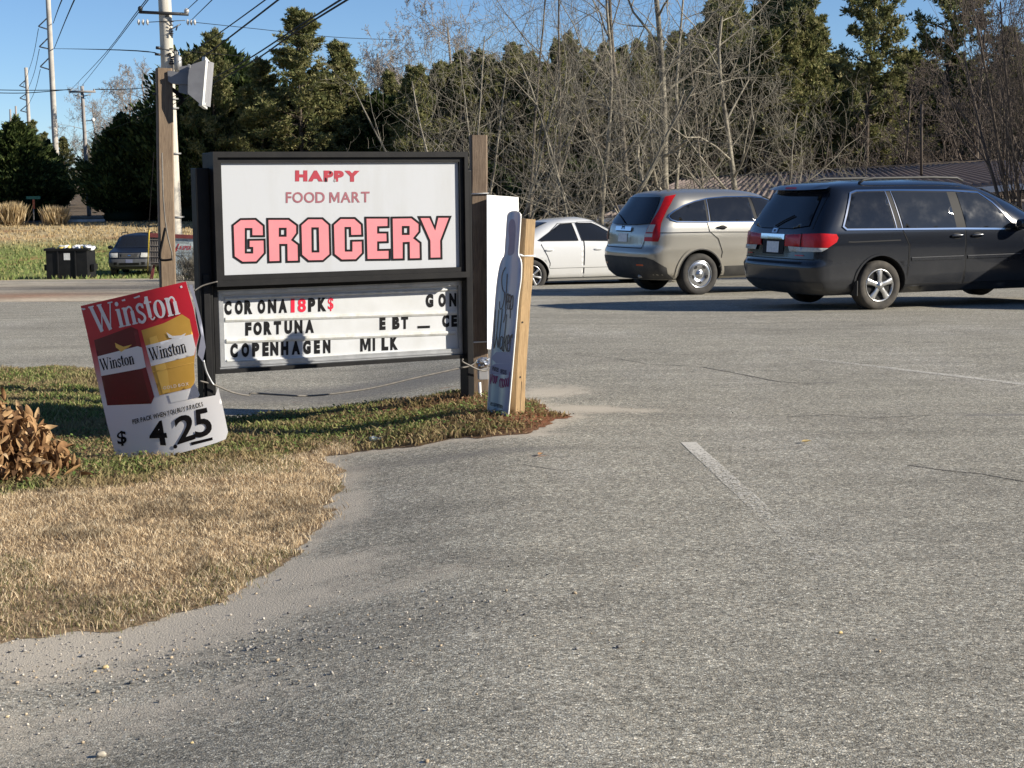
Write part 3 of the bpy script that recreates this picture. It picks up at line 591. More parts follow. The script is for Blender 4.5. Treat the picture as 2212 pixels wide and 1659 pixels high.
def pebble(px, py, size, col, label, cat, name='pebble', leaf=False, group=None):
    p = ground(px, py); r = random.Random(px*7+py); bm = bmesh.new(); bmesh.ops.create_icosphere(bm, subdivisions=2, radius=1)
    for v in bm.verts:
        k = 1+.25*math.sin(v.co.x*3+r.random())*math.cos(v.co.y*4)+r.uniform(-.08, .08); v.co = Vector((v.co.x*size*k, v.co.y*size*.7*k, v.co.z*size*.55*k))
    o = obj(name, [v.co+p+Vector((0, 0, size*.4+.012)) for v in bm.verts], [tuple(v.index for v in f.verts) for f in bm.faces], M['stone'], smooth=True); bm.free()
    set_col(o, np.tile(np.array(col), (len(o.data.vertices), 1))*np.random.default_rng(px).uniform(.8, 1.15, (len(o.data.vertices), 1))); tag(o, label, cat, group); return o
for px, py, s_, col, lab in ((218, 1643, .028, (.42, .38, .31), 'pale fist sized stone casting a long shadow at the bottom left'), (228, 1453, .022, (.58, .45, .24), 'yellow stone on the gritty verge below the dry grass'), (205, 1459, .012, (.55, .42, .22), 'small tan stone just left of the yellow stone'),
                        (285, 1350, .016, (.62, .58, .50), 'whitish stone at the lower edge of the dry grass'), (16, 1557, .012, (.58, .48, .30), 'tan pebble near the left border of the asphalt'), (415, 1617, .010, (.60, .47, .24), 'tiny yellow pebble on the open asphalt near the bottom'),
                        (498, 1337, .012, (.50, .46, .40), 'grey pebble beside a dark speck right of the dry grass'), (1815, 1378, .014, (.66, .50, .24), 'lone yellow pebble on the open asphalt at lower right'), (884, 1348, .010, (.55, .46, .36), 'small brownish pebble in the middle of the asphalt'), (776, 1398, .009, (.60, .57, .50), 'small white pebble in the centre of the asphalt')):
    pebble(px, py, s_*.62, col, lab, 'stone')
def fallen_leaf(px, py, L, col, label, rz, mat='dead'):
    p = ground(px, py); V = []; Fc = []; n = 6
    for i in range(n+1):
        t = i/n; w = L*.28*math.sin(math.pi*min(1, t*1.02))**.8; z = .004+.35*L*abs(t-.45)*.5
        V += [(L*(t-.5), -w, z+w*.5), (L*(t-.5), 0, z), (L*(t-.5), w, z+w*.6)]
    for i in range(n): Fc += [(3*i, 3*i+1, 3*i+4, 3*i+3), (3*i+1, 3*i+2, 3*i+5, 3*i+4)]
    o = obj('fallen_leaf', [Matrix.Rotation(rz, 3, 'Z') @ Vector(v)+p+Vector((0, 0, .016)) for v in V], Fc, M['dead'], smooth=True); set_col(o, np.tile(np.array(col), (len(V), 1))); tag(o, label, 'leaf')
fallen_leaf(1742, 962, .07, (.50, .38, .18), 'single dry leaf on the asphalt right of the painted line', .3)
fallen_leaf(1168, 990, .06, (.42, .24, .12), 'reddish dry leaf on the asphalt in front of the bottle sign', 1.2)
fallen_leaf(300, 1272, .07, (.68, .50, .24), 'yellow leaf lying on the dry grass at lower left', .5)
fallen_leaf(575, 1172, .06, (.66, .48, .22), 'yellow leaf lying on the dry grass at right', .9)
fallen_leaf(905, 884, .06, (.62, .56, .36), 'pale upright leaf in the green grass under the sign', 2.0)
# ------------------------------------------------------------------ the grocery sign
SN = Vector((math.sin(math.radians(153)), math.cos(math.radians(153)), 0)); SU = Vector((-SN.y, SN.x, 0))
SP = at(473.5, 471, 11.03)
def S(x, y, off=0.0): return on_plane(x, y, SP+SN*off, SN)
def su(x, y, off=0.0): p = S(x, y, off); return ((p-SP).dot(SU), p.z)
def L3(s_, off, z): return Vector((SP.x, SP.y, 0))+SU*s_+SN*off+Vector((0, 0, z))
def c3(x, y): return (.2976*x+417, .2976*y+307.2)            # zoomed crop of the upper face -> photo
def c4(x, y): return (.2976*x+417, .2976*y+581.5)            # zoomed crop of the message board -> photo
gl = ground(452, 905)
base = L3(.9, -.1, 0); base.z = gzf(base.x, base.y)
sign = thing('grocery_sign', base, 'black framed roadside sign reading HAPPY FOOD MART GROCERY above a message board', 'sign')
SM = Matrix((SU, SN, Vector((0, 0, 1)))).transposed()
def sbox(mb, s0, s1, o0, o1, z0, z1, bev=0.004):
    mb.box(L3((s0+s1)/2, (o0+o1)/2, (z0+z1)/2), (s1-s0, abs(o1-o0), z1-z0), SM, bev); return mb
# upper cabinet
pl_ = (su(473.5, 349.8)[0]+su(484.8, 592.3)[0])/2; pr_ = (su(989, 351)[0]+su(993.5, 578.6)[0])/2
pt_ = (su(473.5, 349.8)[1]+su(989, 351)[1])/2; pb_ = (su(484.8, 592.3)[1]+su(993.5, 578.6)[1])/2
cl_ = pl_-.062; cr_ = pr_+.06; ct_ = pt_+.072; cb_ = pb_-.075
def ring(name, o, i, front, back, mat, parent):
    """rectangular mitred frame; o and i are (s0, s1, z0, z1)"""
    mb = MB(); oc = [(o[0], o[2]), (o[1], o[2]), (o[1], o[3]), (o[0], o[3])]; ic = [(i[0], i[2]), (i[1], i[2]), (i[1], i[3]), (i[0], i[3])]
    for k in range(4):
        a, b, c, d_ = oc[k], oc[(k+1) % 4], ic[(k+1) % 4], ic[k]; fr = [L3(p[0], front, p[1]) for p in (a, b, c, d_)]; bk = [L3(p[0], back, p[1]) for p in (a, b, c, d_)]
        mb.add(fr+bk, [(0, 1, 2, 3), (7, 6, 5, 4), (0, 4, 5, 1), (2, 6, 7, 3), (0, 3, 7, 4), (1, 5, 6, 2)])
    return mb.build(name, mat, parent)
sbox(MB(), cl_+.004, cr_-.004, -.22, -.012, cb_+.004, ct_-.004).build('upper_cabinet', M['black'], sign)
ring('outer_frame', (cl_, cr_, cb_, ct_), (pl_-.030, pr_+.030, pb_-.034, pt_+.034), .046, -.05, M['black2'], sign)
ring('face_retainer', (pl_-.0295, pr_+.0295, pb_-.0335, pt_+.0335), (pl_, pr_, pb_, pt_), .022, -.011, M['black2'], sign)
face = sbox(MB(), pl_-.01, pr_+.01, -.0115, -.002, pb_-.01, pt_+.01, 0).build('sign_face', M['white_face'], sign)
for k in range(4):
    s_ = pl_+(pr_-pl_)*(.02+.32*k); mbx = MB(); mbx.add([L3(s_+.006*math.cos(a), .0375, pt_+.052+.006*math.sin(a)) for a in np.linspace(0, 6.28, 9)[:-1]], [tuple(range(8))]); mbx.build('screw', M['gap'], sign)
# lower message cabinet
ml = su(466, 624.7, -.105)[0]; mr = su(1000, 766.6, -.105)[0]; mt = (su(466, 624.7, -.105)[1]+su(997, 607.7, -.105)[1])/2; mbm = (su(473.5, 795.8, -.105)[1]+su(1000.3, 766.6, -.105)[1])/2
sbox(MB(), ml-.025, mr+.018, -.22, -.142, mbm-.022, cb_-.004).build('lower_cabinet', M['black'], sign)
ring('message_border', (ml-.030, mr+.022, mbm-.028, cb_-.003), (ml, mr, mbm, mt), -.062, -.141, M['black2'], sign)
ring('message_frame', (ml+.001, mr-.001, mbm+.001, mt-.001), (ml+.050, mr-.030, mbm+.045, mt-.035), -.104, -.1295, M['alum'], sign)
ring('message_frame', (ml+.016, mr-.010, mbm+.014, mt-.012), (ml+.028, mr-.020, mbm+.024, mt-.022), -.098, -.1045, M['alum'], sign)
sbox(MB(), ml+.045, mr-.027, -.139, -.130, mbm+.04, mt-.03, 0).build('message_board', M['board'], sign)
BOFF = -.1295
def track(a, b, hpx):
    p, q = S(*c4(*a), BOFF), S(*c4(*b), BOFF); h = hpx*.2976*11.3/3500
    mb = MB(); prof = [(0, 0), (.010, .002), (.012, h*.55), (.004, h), (0, h)]
    V = [P-SN*0+SN*o-Vector((0, 0, z)) for P in (p, q) for o, z in prof]; n = len(prof)
    mb.add(V, [(k, k+1, n+k+1, n+k) for k in range(n-1)]+[tuple(range(n)), tuple(range(2*n-1, n-1, -1))]); return mb.build('letter_track', M['track'], sign)
track((232, 350), (1915, 300), 34); track((240, 505), (1900, 445), 34); track((245, 655), (1905, 590), 22); track((232, 205), (1915, 138), 20)
def px_glyph(name, ch, quad, conv, surf, off, mat, parent, bold=0.0):
    """character filling a pixel quad given as tl, tr, br, bl"""
    V, Fc, _ = glyph(ch, bold); tl, tr, br, bl = [np.array(q, float) for q in quad]; P = []
    for a, b in V:
        q = (bl*(1-a)+br*a)*(1-b)+(tl*(1-a)+tr*a)*b; P.append(surf(*conv(*q), off))
    return obj(name, P, Fc, mat, parent)
rows = [(lambda x: 231-.0345*(x-228), lambda x: 333-.0372*(x-228)), (lambda x: 386-.0395*(x-380), lambda x: 483-.0425*(x-380)), (lambda x: 541-.0455*(x-272), lambda x: 643-.0475*(x-272))]
LET = [(0, 'C', 228, 280), (0, 'O', 305, 362), (0, 'R', 374, 432), (0, 'O', 470, 525), (0, 'N', 545, 605), (0, 'A', 622, 683), (0, '1', 710, 738), (0, '8', 760, 820), (0, 'P', 836, 888), (0, 'K', 908, 968), (0, '$', 980, 1020), (0, 'G', 1690, 1745), (0, 'O', 1783, 1835), (0, 'N', 1860, 1912),
       (1, 'F', 380, 425), (1, 'O', 440, 500), (1, 'R', 515, 572), (1, 'T', 588, 640), (1, 'U', 665, 720), (1, 'N', 738, 795), (1, 'A', 815, 878), (1, 'E', 1355, 1398), (1, 'B', 1448, 1500), (1, 'T', 1512, 1562), (1, 'C', 1810, 1860), (1, 'E', 1875, 1917),
       (2, 'C', 272, 325), (2, 'O', 352, 408), (2, 'P', 430, 482), (2, 'E', 505, 550), (2, 'N', 562, 620), (2, 'H', 640, 692), (2, 'A', 715, 778), (2, 'G', 800, 855), (2, 'E', 880, 922), (2, 'N', 945, 998), (2, 'M', 1215, 1290), (2, 'I', 1306, 1322), (2, 'L', 1370, 1418), (2, 'K', 1433, 1488)]
for r_, ch, x0, x1 in LET:
    tp, bt = rows[r_]; m_ = M['red_letter'] if ch in '18$' else M['letter']
    px_glyph('letter', ch, [(x0, tp(x0)), (x1, tp(x1)), (x1, bt(x1)), (x0, bt(x0))], c4, S, BOFF+.002, m_, sign, .07 if ch not in '$M81' else {'$': .012, 'M': .05, '8': .035, '1': .02}[ch])
q = [(1630, 412), (1720, 409), (1720, 427), (1630, 430)]; obj('letter', [S(*c4(*p), BOFF+.002) for p in q], [(0, 1, 2, 3)], M['letter'], sign)
# HAPPY / FOOD MART
def word(txt, quad, conv, surf, off, mat, parent, bold, gap=.12, widths=None, name='lettering'):
    adv = []; x = 0
    for i, ch in enumerate(txt):
        if ch == ' ': x += .32; adv.append(None); continue
        w = glyph(ch, bold)[2] if ch not in "1Il" else glyph(ch, bold)[2]
        adv.append((x, x+w)); x += w+gap
    T = x-gap; V = []; Fc = []; tl, tr, br, bl = [np.array(q_, float) for q_ in quad]
    for ch, a in zip(txt, adv):
        if a is None: continue
        gv, gf, _ = glyph(ch, bold); b0 = len(V)
        for u_, v_ in gv:
            s_ = (a[0]+(a[1]-a[0])*u_)/T; pp = (bl*(1-s_)+br*s_)*(1-v_)+(tl*(1-s_)+tr*s_)*v_; V.append(surf(*conv(*pp), off))
        Fc += [tuple(i+b0 for i in f_) for f_ in gf]
    return obj(name, V, Fc, mat, parent)
word('HAPPY', [(742, 204), (1210, 207), (1210, 287), (742, 284)], c3, S, 0, M['red'], sign, .07, .05)
word('FOOD', [(674, 362), (957, 361), (957, 440), (674, 441)], c3, S, 0, M['faded'], sign, .02, .10)
word('MART', [(990, 363), (1282, 358), (1282, 436), (990, 440)], c3, S, 0, M['faded'], sign, .02, .10)
GR = [([(516, 682), (424, 682), (424, 630), (384, 630), (384, 800), (430, 800), (430, 767), (404, 767), (404, 708), (520, 706), (522, 805), (462, 872), (358, 874), (296, 832), (288, 602), (345, 558), (455, 556), (514, 605)], []),
      ([(540, 556), (695, 556), (757, 602), (757, 660), (722, 708), (767, 742), (770, 866), (680, 868), (678, 745), (634, 745), (636, 868), (548, 871)], [[(632, 628), (672, 628), (672, 678), (632, 678)]]),
      ([(780, 600), (835, 552), (940, 552), (992, 598), (998, 815), (945, 862), (838, 864), (786, 820)], [[(868, 625), (906, 625), (910, 792), (870, 792)]]),
      ([(1016, 598), (1070, 550), (1175, 550), (1226, 596), (1230, 678), (1142, 680), (1140, 622), (1108, 622), (1110, 786), (1150, 786), (1150, 715), (1232, 713), (1234, 805), (1185, 856), (1078, 858), (1022, 815)], []),
      ([(1252, 547), (1420, 547), (1420, 615), (1345, 617), (1345, 655), (1412, 655), (1414, 725), (1345, 727), (1345, 782), (1428, 780), (1428, 852), (1260, 854)], []),
      ([(1442, 547), (1588, 545), (1645, 590), (1645, 650), (1608, 695), (1652, 730), (1654, 848), (1568, 850), (1566, 730), (1530, 732), (1530, 850), (1448, 852)], [[(1525, 615), (1565, 615), (1565, 665), (1525, 665)]]),
      ([(1640, 543), (1722, 543), (1757, 625), (1775, 541), (1868, 541), (1802, 715), (1804, 843), (1718, 845), (1716, 715)], [])]
for outer, holes in GR:
    tris = tessellate_polygon([[Vector((x, y, 0)) for x, y in outer]]+[[Vector((x, y, 0)) for x, y in h] for h in holes])
    allp = list(outer)+[p for h in holes for p in h]
    lt = obj('letter', [S(*c3(*p), 0) for p in allp], [tuple(t) for t in tris], M['pink'], sign)
    for j, rg in enumerate([outer]+holes):
        V2, F2 = ribbon2d(rg, 15, True); obj('letter_outline', [S(*c3(*p), .0012+.0006*j) for p in V2], F2, M['ink'], lt)
# scuffs on the P of HAPPY
for q in ([(958, 255), (970, 262), (974, 288), (958, 286)], [(990, 212), (1006, 215), (1002, 228), (992, 230)]): obj('scuff', [S(*c3(*p), .0012) for p in q], [(0, 1, 2, 3)], M['ink'], sign)
obj('scuff', [S(*c3(*p), .0014) for p in [(1030, 262), (1040, 280), (1030, 290), (1022, 280)]], [(0, 1, 2, 3)], M['steel'], sign)
# posts
for s0, s1, top in ((cl_-.100, cl_-.006, su(430, 363, -.05)[1]), (cr_+.004, cr_+.055, su(1016, 368, -.05)[1])):
    p = L3((s0+s1)/2, -.09, 0); sbox(MB(), s0, s1, -.155, -.035 if s0 < 0 else -.02, gzf(p.x, p.y)-.25, top, .006).build('post', M['black'], sign)
sbox(MB(), cl_-.075, cl_-.03, -.034, -.020, gzf(base.x-.9, base.y)-.2, pt_-.75).build('post_strap', M['black2'], sign)
# cable slung under the sign
def cable(pts, r, mat, n=6): return tube([Vector(p) for p in crom([tuple(p) for p in pts], 5)], r, n)
cp = [(50, 812), (150, 838), (280, 892), (400, 916), (430, 901), (600, 910), (800, 920), (1000, 906), (1300, 862), (1600, 792), (1900, 726), (2015, 700), (2060, 660)]
V, Fc = cable([S(*c4(*p), .02 if p[0] < 300 else -.01) for p in cp], .0065, None); o = obj('electric_cable', V, Fc, M['cable_g'], smooth=True); tag(o, 'sagging grey cable slung below the message board between the posts', 'cable')
cp = [(1960, 650), (1955, 670), (2000, 695), (2060, 725), (2120, 738), (2150, 720)]
V, Fc = cable([S(*c4(*p), .03) for p in cp], .0065, None); o = obj('electric_cable', V, Fc, M['cable_g'], smooth=True); tag(o, 'short looped cable at the foot of the right sign post', 'cable')
cp = [(75, 660), (95, 740), (130, 812), (150, 840)]
V, Fc = cable([S(*c4(*p), .03) for p in cp], .008, None); o = obj('rope', V, Fc, M['alum'], smooth=True); tag(o, 'pale rope tied down the left sign post', 'rope')
V, Fc = cable([S(420, 628, .02), S(438, 617, .02), S(470, 608, .045)], .005, None); o = obj('rope', V, Fc, M['cable_g'], smooth=True); tag(o, 'grey rope from the sign cabinet to the top of the cigarette poster', 'rope')
# ------------------------------------------------------------------ posts, box and white sheet at the right end
def post(name, px_bot, px_top, Y, w, dth, yaw, mat, label, lean_y=0.0, cat='post', holes=()):
    b = at(px_bot[0], px_bot[1], Y); t = at(px_top[0], px_top[1], Y+lean_y); b.z = gzf(b.x, b.y)-.15
    up = (t-b); H = up.length; up.normalize(); a = Vector((math.cos(yaw), math.sin(yaw), 0)); a = (a-up*a.dot(up)).normalized(); c = up.cross(a)
    th = thing(name, (b.x, b.y, gzf(b.x, b.y)), label, cat); R = Matrix((a, c, up)).transposed(); mb = MB(); n = 9
    V = []; Fc = []; rr = random.Random(int(px_bot[0]))
    prof = [(-.5, -.42), (-.42, -.5), (.42, -.5), (.5, -.42), (.5, .42), (.42, .5), (-.42, .5), (-.5, .42)]
    for i in range(n):
        z = H*i/(n-1); j = [rr.uniform(-.004, .004) for _ in range(2)]
        for p in prof: V.append(b+R @ Vector((p[0]*w+j[0], p[1]*dth+j[1], z)))
    for i in range(n-1):
        for k in range(8): k2 = (k+1) % 8; Fc.append((i*8+k, i*8+k2, (i+1)*8+k2, (i+1)*8+k))
    Fc += [tuple(range(7, -1, -1)), tuple((n-1)*8+k for k in range(8))]
    o = obj('timber', V, Fc, mat, th); return th, R, b, H
def zip_tie(Pts, label, parent=None):
    mb = MB(); mb.tube(Pts, .0055, 6); o = mb.build('zip_tie', M['white_pl'], parent, True); tag(o, label, 'zip tie') if parent is None else None; return o
bp, R1, b1, H1 = post('wooden_post', (1036, 850), (1033, 292), 12.35, .125, .095, math.radians(10), M['wood_grey'], 'tall weathered brown timber post behind the right end of the grocery sign')
# a second board nailed up the left side of the post and a bent nail or two
tp, R2, b2, H2 = post('wooden_post', (1111, 912), (1139, 473), 10.98, .085, .085, math.radians(33), M['wood_new'], 'leaning yellow pine post strapped beside the bottle shaped sign')
def on_post(b, R, x, y, z): return b+R @ Vector((x, y, z))
hm = MB()
for zz_, xx in ((H2*.30, -.012), (H2*.545, -.020)):
    c = on_post(b2, R2, xx, -.0435, zz_); hm.add([c+R2 @ Vector((.007*math.cos(a), 0, .007*math.sin(a))) for a in np.linspace(0, 6.28, 11)[:-1]], [tuple(range(10))])
    hm.build('drill_hole', M['gap'], tp); hm = MB()
cr0 = MB(); cr0.add([on_post(b2, R2, x, -.0434, z) for x, z in ((.001, .18), (.004, .18), (.002, H2*.28), (-.001, H2*.28))], [(0, 1, 2, 3)]); cr0.build('split', M['gap'], tp)
for (b, R, w, dth, z, lab) in ((b1, R1, .125, .095, at(1036, 419, 12.35).z-b1.z, 'white zip tie at the top of the blank sheet around the brown post'), (b1, R1, .125, .095, at(1040, 738, 12.35).z-b1.z, 'white zip tie low on the brown post at the sheet bottom'),
                     (b2, R2, .085, .085, at(1130, 551, 11).z-b2.z, 'white zip tie around the pine post at the bottle neck'), (b2, R2, .085, .085, at(1110, 905, 11).z-b2.z, 'white zip tie around the foot of the pine post')):
    e = .005; zip_tie([on_post(b, R, x, y, z+dz) for x, y, dz in ((-w/2-e, -dth/2-e, 0), (w/2+e, -dth/2-e, .004), (w/2+e, dth/2+e, 0), (-w/2-e, dth/2+e, 0), (-w/2-e, -dth/2-e, 0))]+[on_post(b, R, -w/2-.04, -dth/2-.02, z+.01)], lab)
# blank white sheet behind, facing the sun
n_ = Vector((math.sin(math.radians(128)), math.cos(math.radians(128)), 0)); p_ = at(1053, 590, 12.22)
def ws(x, y, off=0): return on_plane(x, y, p_+n_*off, n_)
q = [(1052, 421), (1120, 426), (1122, 757), (1053, 754)]
mb = MB(); fr = [ws(*c) for c in q]; bk = [v-n_*.006 for v in fr]; mb.add(fr+bk, [(0, 1, 2, 3), (7, 6, 5, 4)]+[(k, k+4, (k+1) % 4+4, (k+1) % 4) for k in range(4)])
o = mb.build('blank_sheet', pmat('white_corrugated_plastic', (.82, .82, .80), None, 1, .5)); tag(o, 'blank white plastic sheet strapped to the brown post behind the bottle sign', 'sheet')
# junction box with foil at the post foot
jb = thing('junction_box', at(1044, 818, 12.15), 'grey outdoor junction box wrapped in foil low on the brown post', 'electrical box')
MB().box(at(1043, 801, 12.2), (.075, .06, .13), Matrix.Rotation(.2, 3, 'Z'), .006).build('box', M['grey_cast'], jb)
bm = bmesh.new(); bmesh.ops.create_icosphere(bm, subdivisions=3, radius=1); rr = random.Random(5)
for v in bm.verts: v.co *= 1+rr.uniform(-.16, .16)
o = obj('foil_wrap', [v.co*0.05+at(1047, 783, 12.13)+Vector((v.co.x*.012, 0, v.co.z*-.012)) for v in bm.verts], [tuple(v.index for v in f.verts) for f in bm.faces], pmat('crumpled_foil', (.62, .63, .64), None, 1, .25, .8), jb); bm.free()
V, Fc = tube([at(1036, 826, 12.1), at(1037, 850, 12.1), at(1039, 876, 12.05)], .011, 8); obj('conduit', V, Fc, M['white_pl'], jb, True)
# ------------------------------------------------------------------ cigarette poster leaning on the left sign post
def c5(x, y): return ((280+x/2.0743)/1.8228, (1060+y/2.0743)/1.8228)
WN = Vector((math.sin(math.radians(191)), math.cos(math.radians(191)), 0.0)); WU = Vector((-WN.y, WN.x, 0))
WP = at(330, 800, 10.36)
def W3(x, y, off=0.0):                         # the sheet's curved face along the pixel's ray
    bend = 0.0
    for _ in range(4):
        p = on_plane(x, y, WP+WN*bend, WN); s_ = (p-WP).dot(WU); z = p.z-WP.z
        bend = -.42*(s_-.02)**2*(1 if s_ > 0 else .8)-.05*s_*z+.016*math.sin(z*4.2+1)*(.3+s_)
    return on_plane(x, y, WP+WN*bend, WN)+WN*off
def WS(x, y, off=0.0): return W3(x, y, off)
poster = thing('cigarette_poster', ground(330, 985), 'torn red and white cigarette price poster leaning against the left sign post', 'poster')
out5 = [(78, 300), (500, 202), (938, 100), (1000, 320), (1045, 540), (1018, 650), (1004, 780), (1012, 900), (1000, 960), (970, 1062), (1060, 1052), (1178, 1030), (1200, 968), (1245, 1160), (1280, 1330), (1262, 1388), (1180, 1420), (1010, 1470), (850, 1512), (680, 1548), (520, 1580), (450, 1572), (372, 1545), (300, 1290), (200, 850), (130, 520)]
V2, T = fill2d(out5, 26)
pm = NT('poster_print'); cc = pm.attr('uvp', 'Vector'); sp = pm.n.new('ShaderNodeSeparateXYZ'); pm.link(cc, sp.inputs[0])
v = pm.math('ADD', sp.outputs[1], pm.math('MULTIPLY', sp.outputs[0], -.10))
pm.base(pm.ramp(v, [(.0, (.56, .018, .035)), (.26, (.50, .018, .035)), (.38, (.62, .16, .17)), (.52, (.66, .50, .50)), (.62, (.76, .75, .75)), (1, (.78, .78, .79))])); pm.set(Roughness=.38)
sheet = obj('sheet', [W3(*c5(*p)) for p in V2], T, pm.m, poster, True)
a_ = sheet.data.attributes.new('uvp', 'FLOAT_VECTOR', 'POINT')
EX = np.array([860, -200.]); EY = np.array([292, 1240.]); O5 = np.array([78, 300.]); Minv = np.linalg.inv(np.stack([EX, EY], 1))
a_.data.foreach_set('vector', np.array([[*(Minv @ (np.array(p)-O5)), 0] for p in V2], np.float32).ravel())
obj('sheet_back', [W3(*c5(*p), -.004) for p in V2], T, pmat('sheet_back_white', (.7, .7, .7), None, 1, .5), poster, True)
def pf(name, poly, mat, off, step=26, parent=None):
    V2, T = fill2d(poly, step); return obj(name, [WS(*c5(*p), off) for p in V2], T, mat, parent or poster, True)
inkw = pmat('poster_white_ink', (.72, .72, .74), None, 1, .4); maroon = pmat('maroon_pack', (.13, .006, .016), (.10, .005, .013), 6, .35); gold = pmat('gold_pack', (.66, .38, .075), (.58, .33, .06), 5, .3); wht = pmat('pack_white', (.76, .76, .76), None, 1, .35); gold_l = pmat('gold_pack_light', (.80, .50, .11), None, 1, .3); mar_l = pmat('maroon_light', (.19, .009, .022), None, 1, .35)
pk = pf('pack_picture', [(188, 580), (300, 540), (490, 470), (545, 495), (575, 640), (612, 800), (680, 1040), (655, 1098), (296, 1112)], maroon, .0016); pk['label'] = 'maroon cigarette pack picture'
pf('pack_face', [(545, 495), (575, 640), (612, 800), (680, 1040), (655, 1098), (600, 900), (548, 690), (512, 500)], mar_l, .0024, parent=pk)
pf('white_band', [(218, 712), (545, 628), (580, 640), (612, 800), (575, 812), (248, 872)], wht, .0030, parent=pk)
pf('eagle', [(360, 600), (395, 618), (430, 632), (500, 615), (470, 640), (440, 655), (410, 676), (385, 650), (368, 640)], gold_l, .0040, 40, pk)
gp = pf('pack_picture', [(575, 500), (760, 440), (905, 368), (968, 408), (1000, 560), (1012, 680), (1006, 790), (1012, 900), (1000, 965), (722, 1030), (655, 800)], gold, .0016); gp['label'] = 'gold cigarette pack picture'
pf('pack_face', [(640, 560), (700, 540), (790, 840), (810, 1000), (750, 1018), (690, 800)], gold_l, .0022, parent=gp)
pf('white_band', [(610, 625), (860, 560), (992, 530), (1020, 640), (1006, 702), (655, 792)], wht, .0030, parent=gp)
pf('eagle', [(780, 515), (830, 545), (900, 540), (940, 520), (925, 548), (880, 562), (830, 566), (800, 558)], wht, .0036, 40, gp)
ln_ = pf('crease', [(655, 838), (1004, 760), (1004, 764), (656, 843)], gold_l, .0034, parent=gp)
# serif word drawn with a broad pen
T_, t_ = .155, .05
def circ(cx, cy, r, n=10): return [(cx+r*math.cos(a), cy+r*math.sin(a)) for a in np.linspace(0, 6.283, n, endpoint=False)]
def ell(cx, cy, rx, ry, n=22):
    P = [(cx+rx*math.cos(a), cy+ry*math.sin(a)) for a in np.linspace(0, 6.283, n, endpoint=False)]
    Wd = [t_+(T_-t_)*abs(math.cos(a))**1.3 for a in np.linspace(0, 6.283, n, endpoint=False)]; return P, Wd
GL = {'W': (1.08, [([(.06, .98), (.31, .0)], T_), ([(.31, .0), (.50, .78)], t_), ([(.44, .98), (.70, .0)], T_), ([(.70, .0), (.95, .98)], t_), ([(-.05, .98), (.2, .98)], t_), ([(.34, .98), (.56, .98)], t_), ([(.84, .98), (1.06, .98)], t_)]),
      'i': (.30, [([(.14, .0), (.14, .68)], T_), ([(.01, .02), (.28, .02)], t_), ([(.02, .66), (.14, .67)], t_), ('dot', .14, .87, .085)]),
      'n': (.60, [([(.13, .0), (.13, .68)], T_), ([(.44, .0), (.44, .50)], T_), (crom([(.15, .50), (.24, .63), (.35, .67), (.43, .60), (.445, .48)], 4), .075), ([(.01, .02), (.26, .02)], t_), ([(.33, .02), (.57, .02)], t_), ([(.02, .66), (.13, .67)], t_)]),
      's': (.44, [(crom([(.35, .54), (.30, .65), (.19, .67), (.09, .58), (.12, .44), (.22, .35), (.32, .25), (.34, .12), (.24, .02), (.12, .03), (.05, .15)], 4), .105), ([(.36, .68), (.36, .50)], t_), ([(.045, .0), (.045, .19)], t_)]),
      't': (.36, [([(.15, .12), (.15, .90)], T_), (crom([(.15, .14), (.18, .04), (.26, .03), (.34, .10)], 4), .06), ([(.0, .67), (.33, .67)], t_), ([(.02, .67), (.15, .90)], t_)]),
      'o': (.56, [ell(.26, .345, .185, .315)+(True,)])}
def pen_word(txt, o, ex, ey, mat, off, parent, sx=1.0, name='lettering'):
    """o, ex, ey in poster-crop pixels: origin, one cap height along and up"""
    x = 0; V = []; Fc = []; k = 0
    for ch in txt:
        adv, st_ = GL[ch]
        for s_ in st_:
            if s_[0] == 'dot': ring_ = circ(s_[1], s_[2], s_[3]); V2, F2 = ring_, [tuple(range(len(ring_)))]
            else: V2, F2 = ribbon2d(s_[0], s_[1], len(s_) > 2)
            b = len(V); k += 1
            for p in V2:
                q_ = o+ex*(x+p[0])*sx+ey*p[1]; V.append(WS(*c5(*q_), off+.00012*k))
            Fc += [tuple(i+b for i in f_) for f_ in F2]
        x += adv*1.0
    return obj(name, V, Fc, mat, parent)
a1 = np.array([.975, -.222]); d1 = np.array([-.229, -.973])
pen_word('Winston', np.array([200., 522.]), a1*211, d1*222, inkw, .0024, poster, .865)
pen_word('Winston', np.array([250., 828.]), np.array([.975, -.20])*102, np.array([-.18, -.98])*96, M['ink'], 0.0032, pk, .70)
pen_word('Winston', np.array([652., 748.]), np.array([.975, -.235])*108, np.array([-.18, -.98])*104, M['ink'], 0.0032, gp, .72)
def pw(txt, quad, bold, mat=None, gap=.12, off=0.0032, parent=None): return word(txt, quad, c5, lambda x, y, o_: WS(x, y, o_), off, mat or M['ink'], parent or poster, bold, gap)
pw('PER PACK WHEN YOU BUY 3 PACKS', [(500, 1228), (1075, 1082), (1082, 1118), (506, 1266)], .02, gap=.14, off=.005)
pw('4', [(640, 1262), (758, 1228), (800, 1440), (642, 1432)], .03); 
for ch, qd in (('2', [(838, 1215), (1000, 1165), (1018, 1385), (870, 1432)]), ('5', [(1005, 1150), (1118, 1128), (1165, 1345), (1015, 1385)]), ('$', [(372, 1330), (448, 1312), (458, 1436), (384, 1448)])):
    px_glyph('lettering', ch, qd, c5, lambda x, y, o_: WS(x, y, o_), 0.0032, M['ink'], poster, .02)
pf('lettering', circ(852, 1448, 17), M['ink'], .0030, 50)
pw('RED BOX', [(335, 1046), (530, 1030), (532, 1052), (338, 1066)], .0, mar_l, .35, .0034, pk); pw('GOLD BOX', [(752, 958), (960, 922), (964, 946), (756, 982)], .0, wht, .3, .0034, gp)
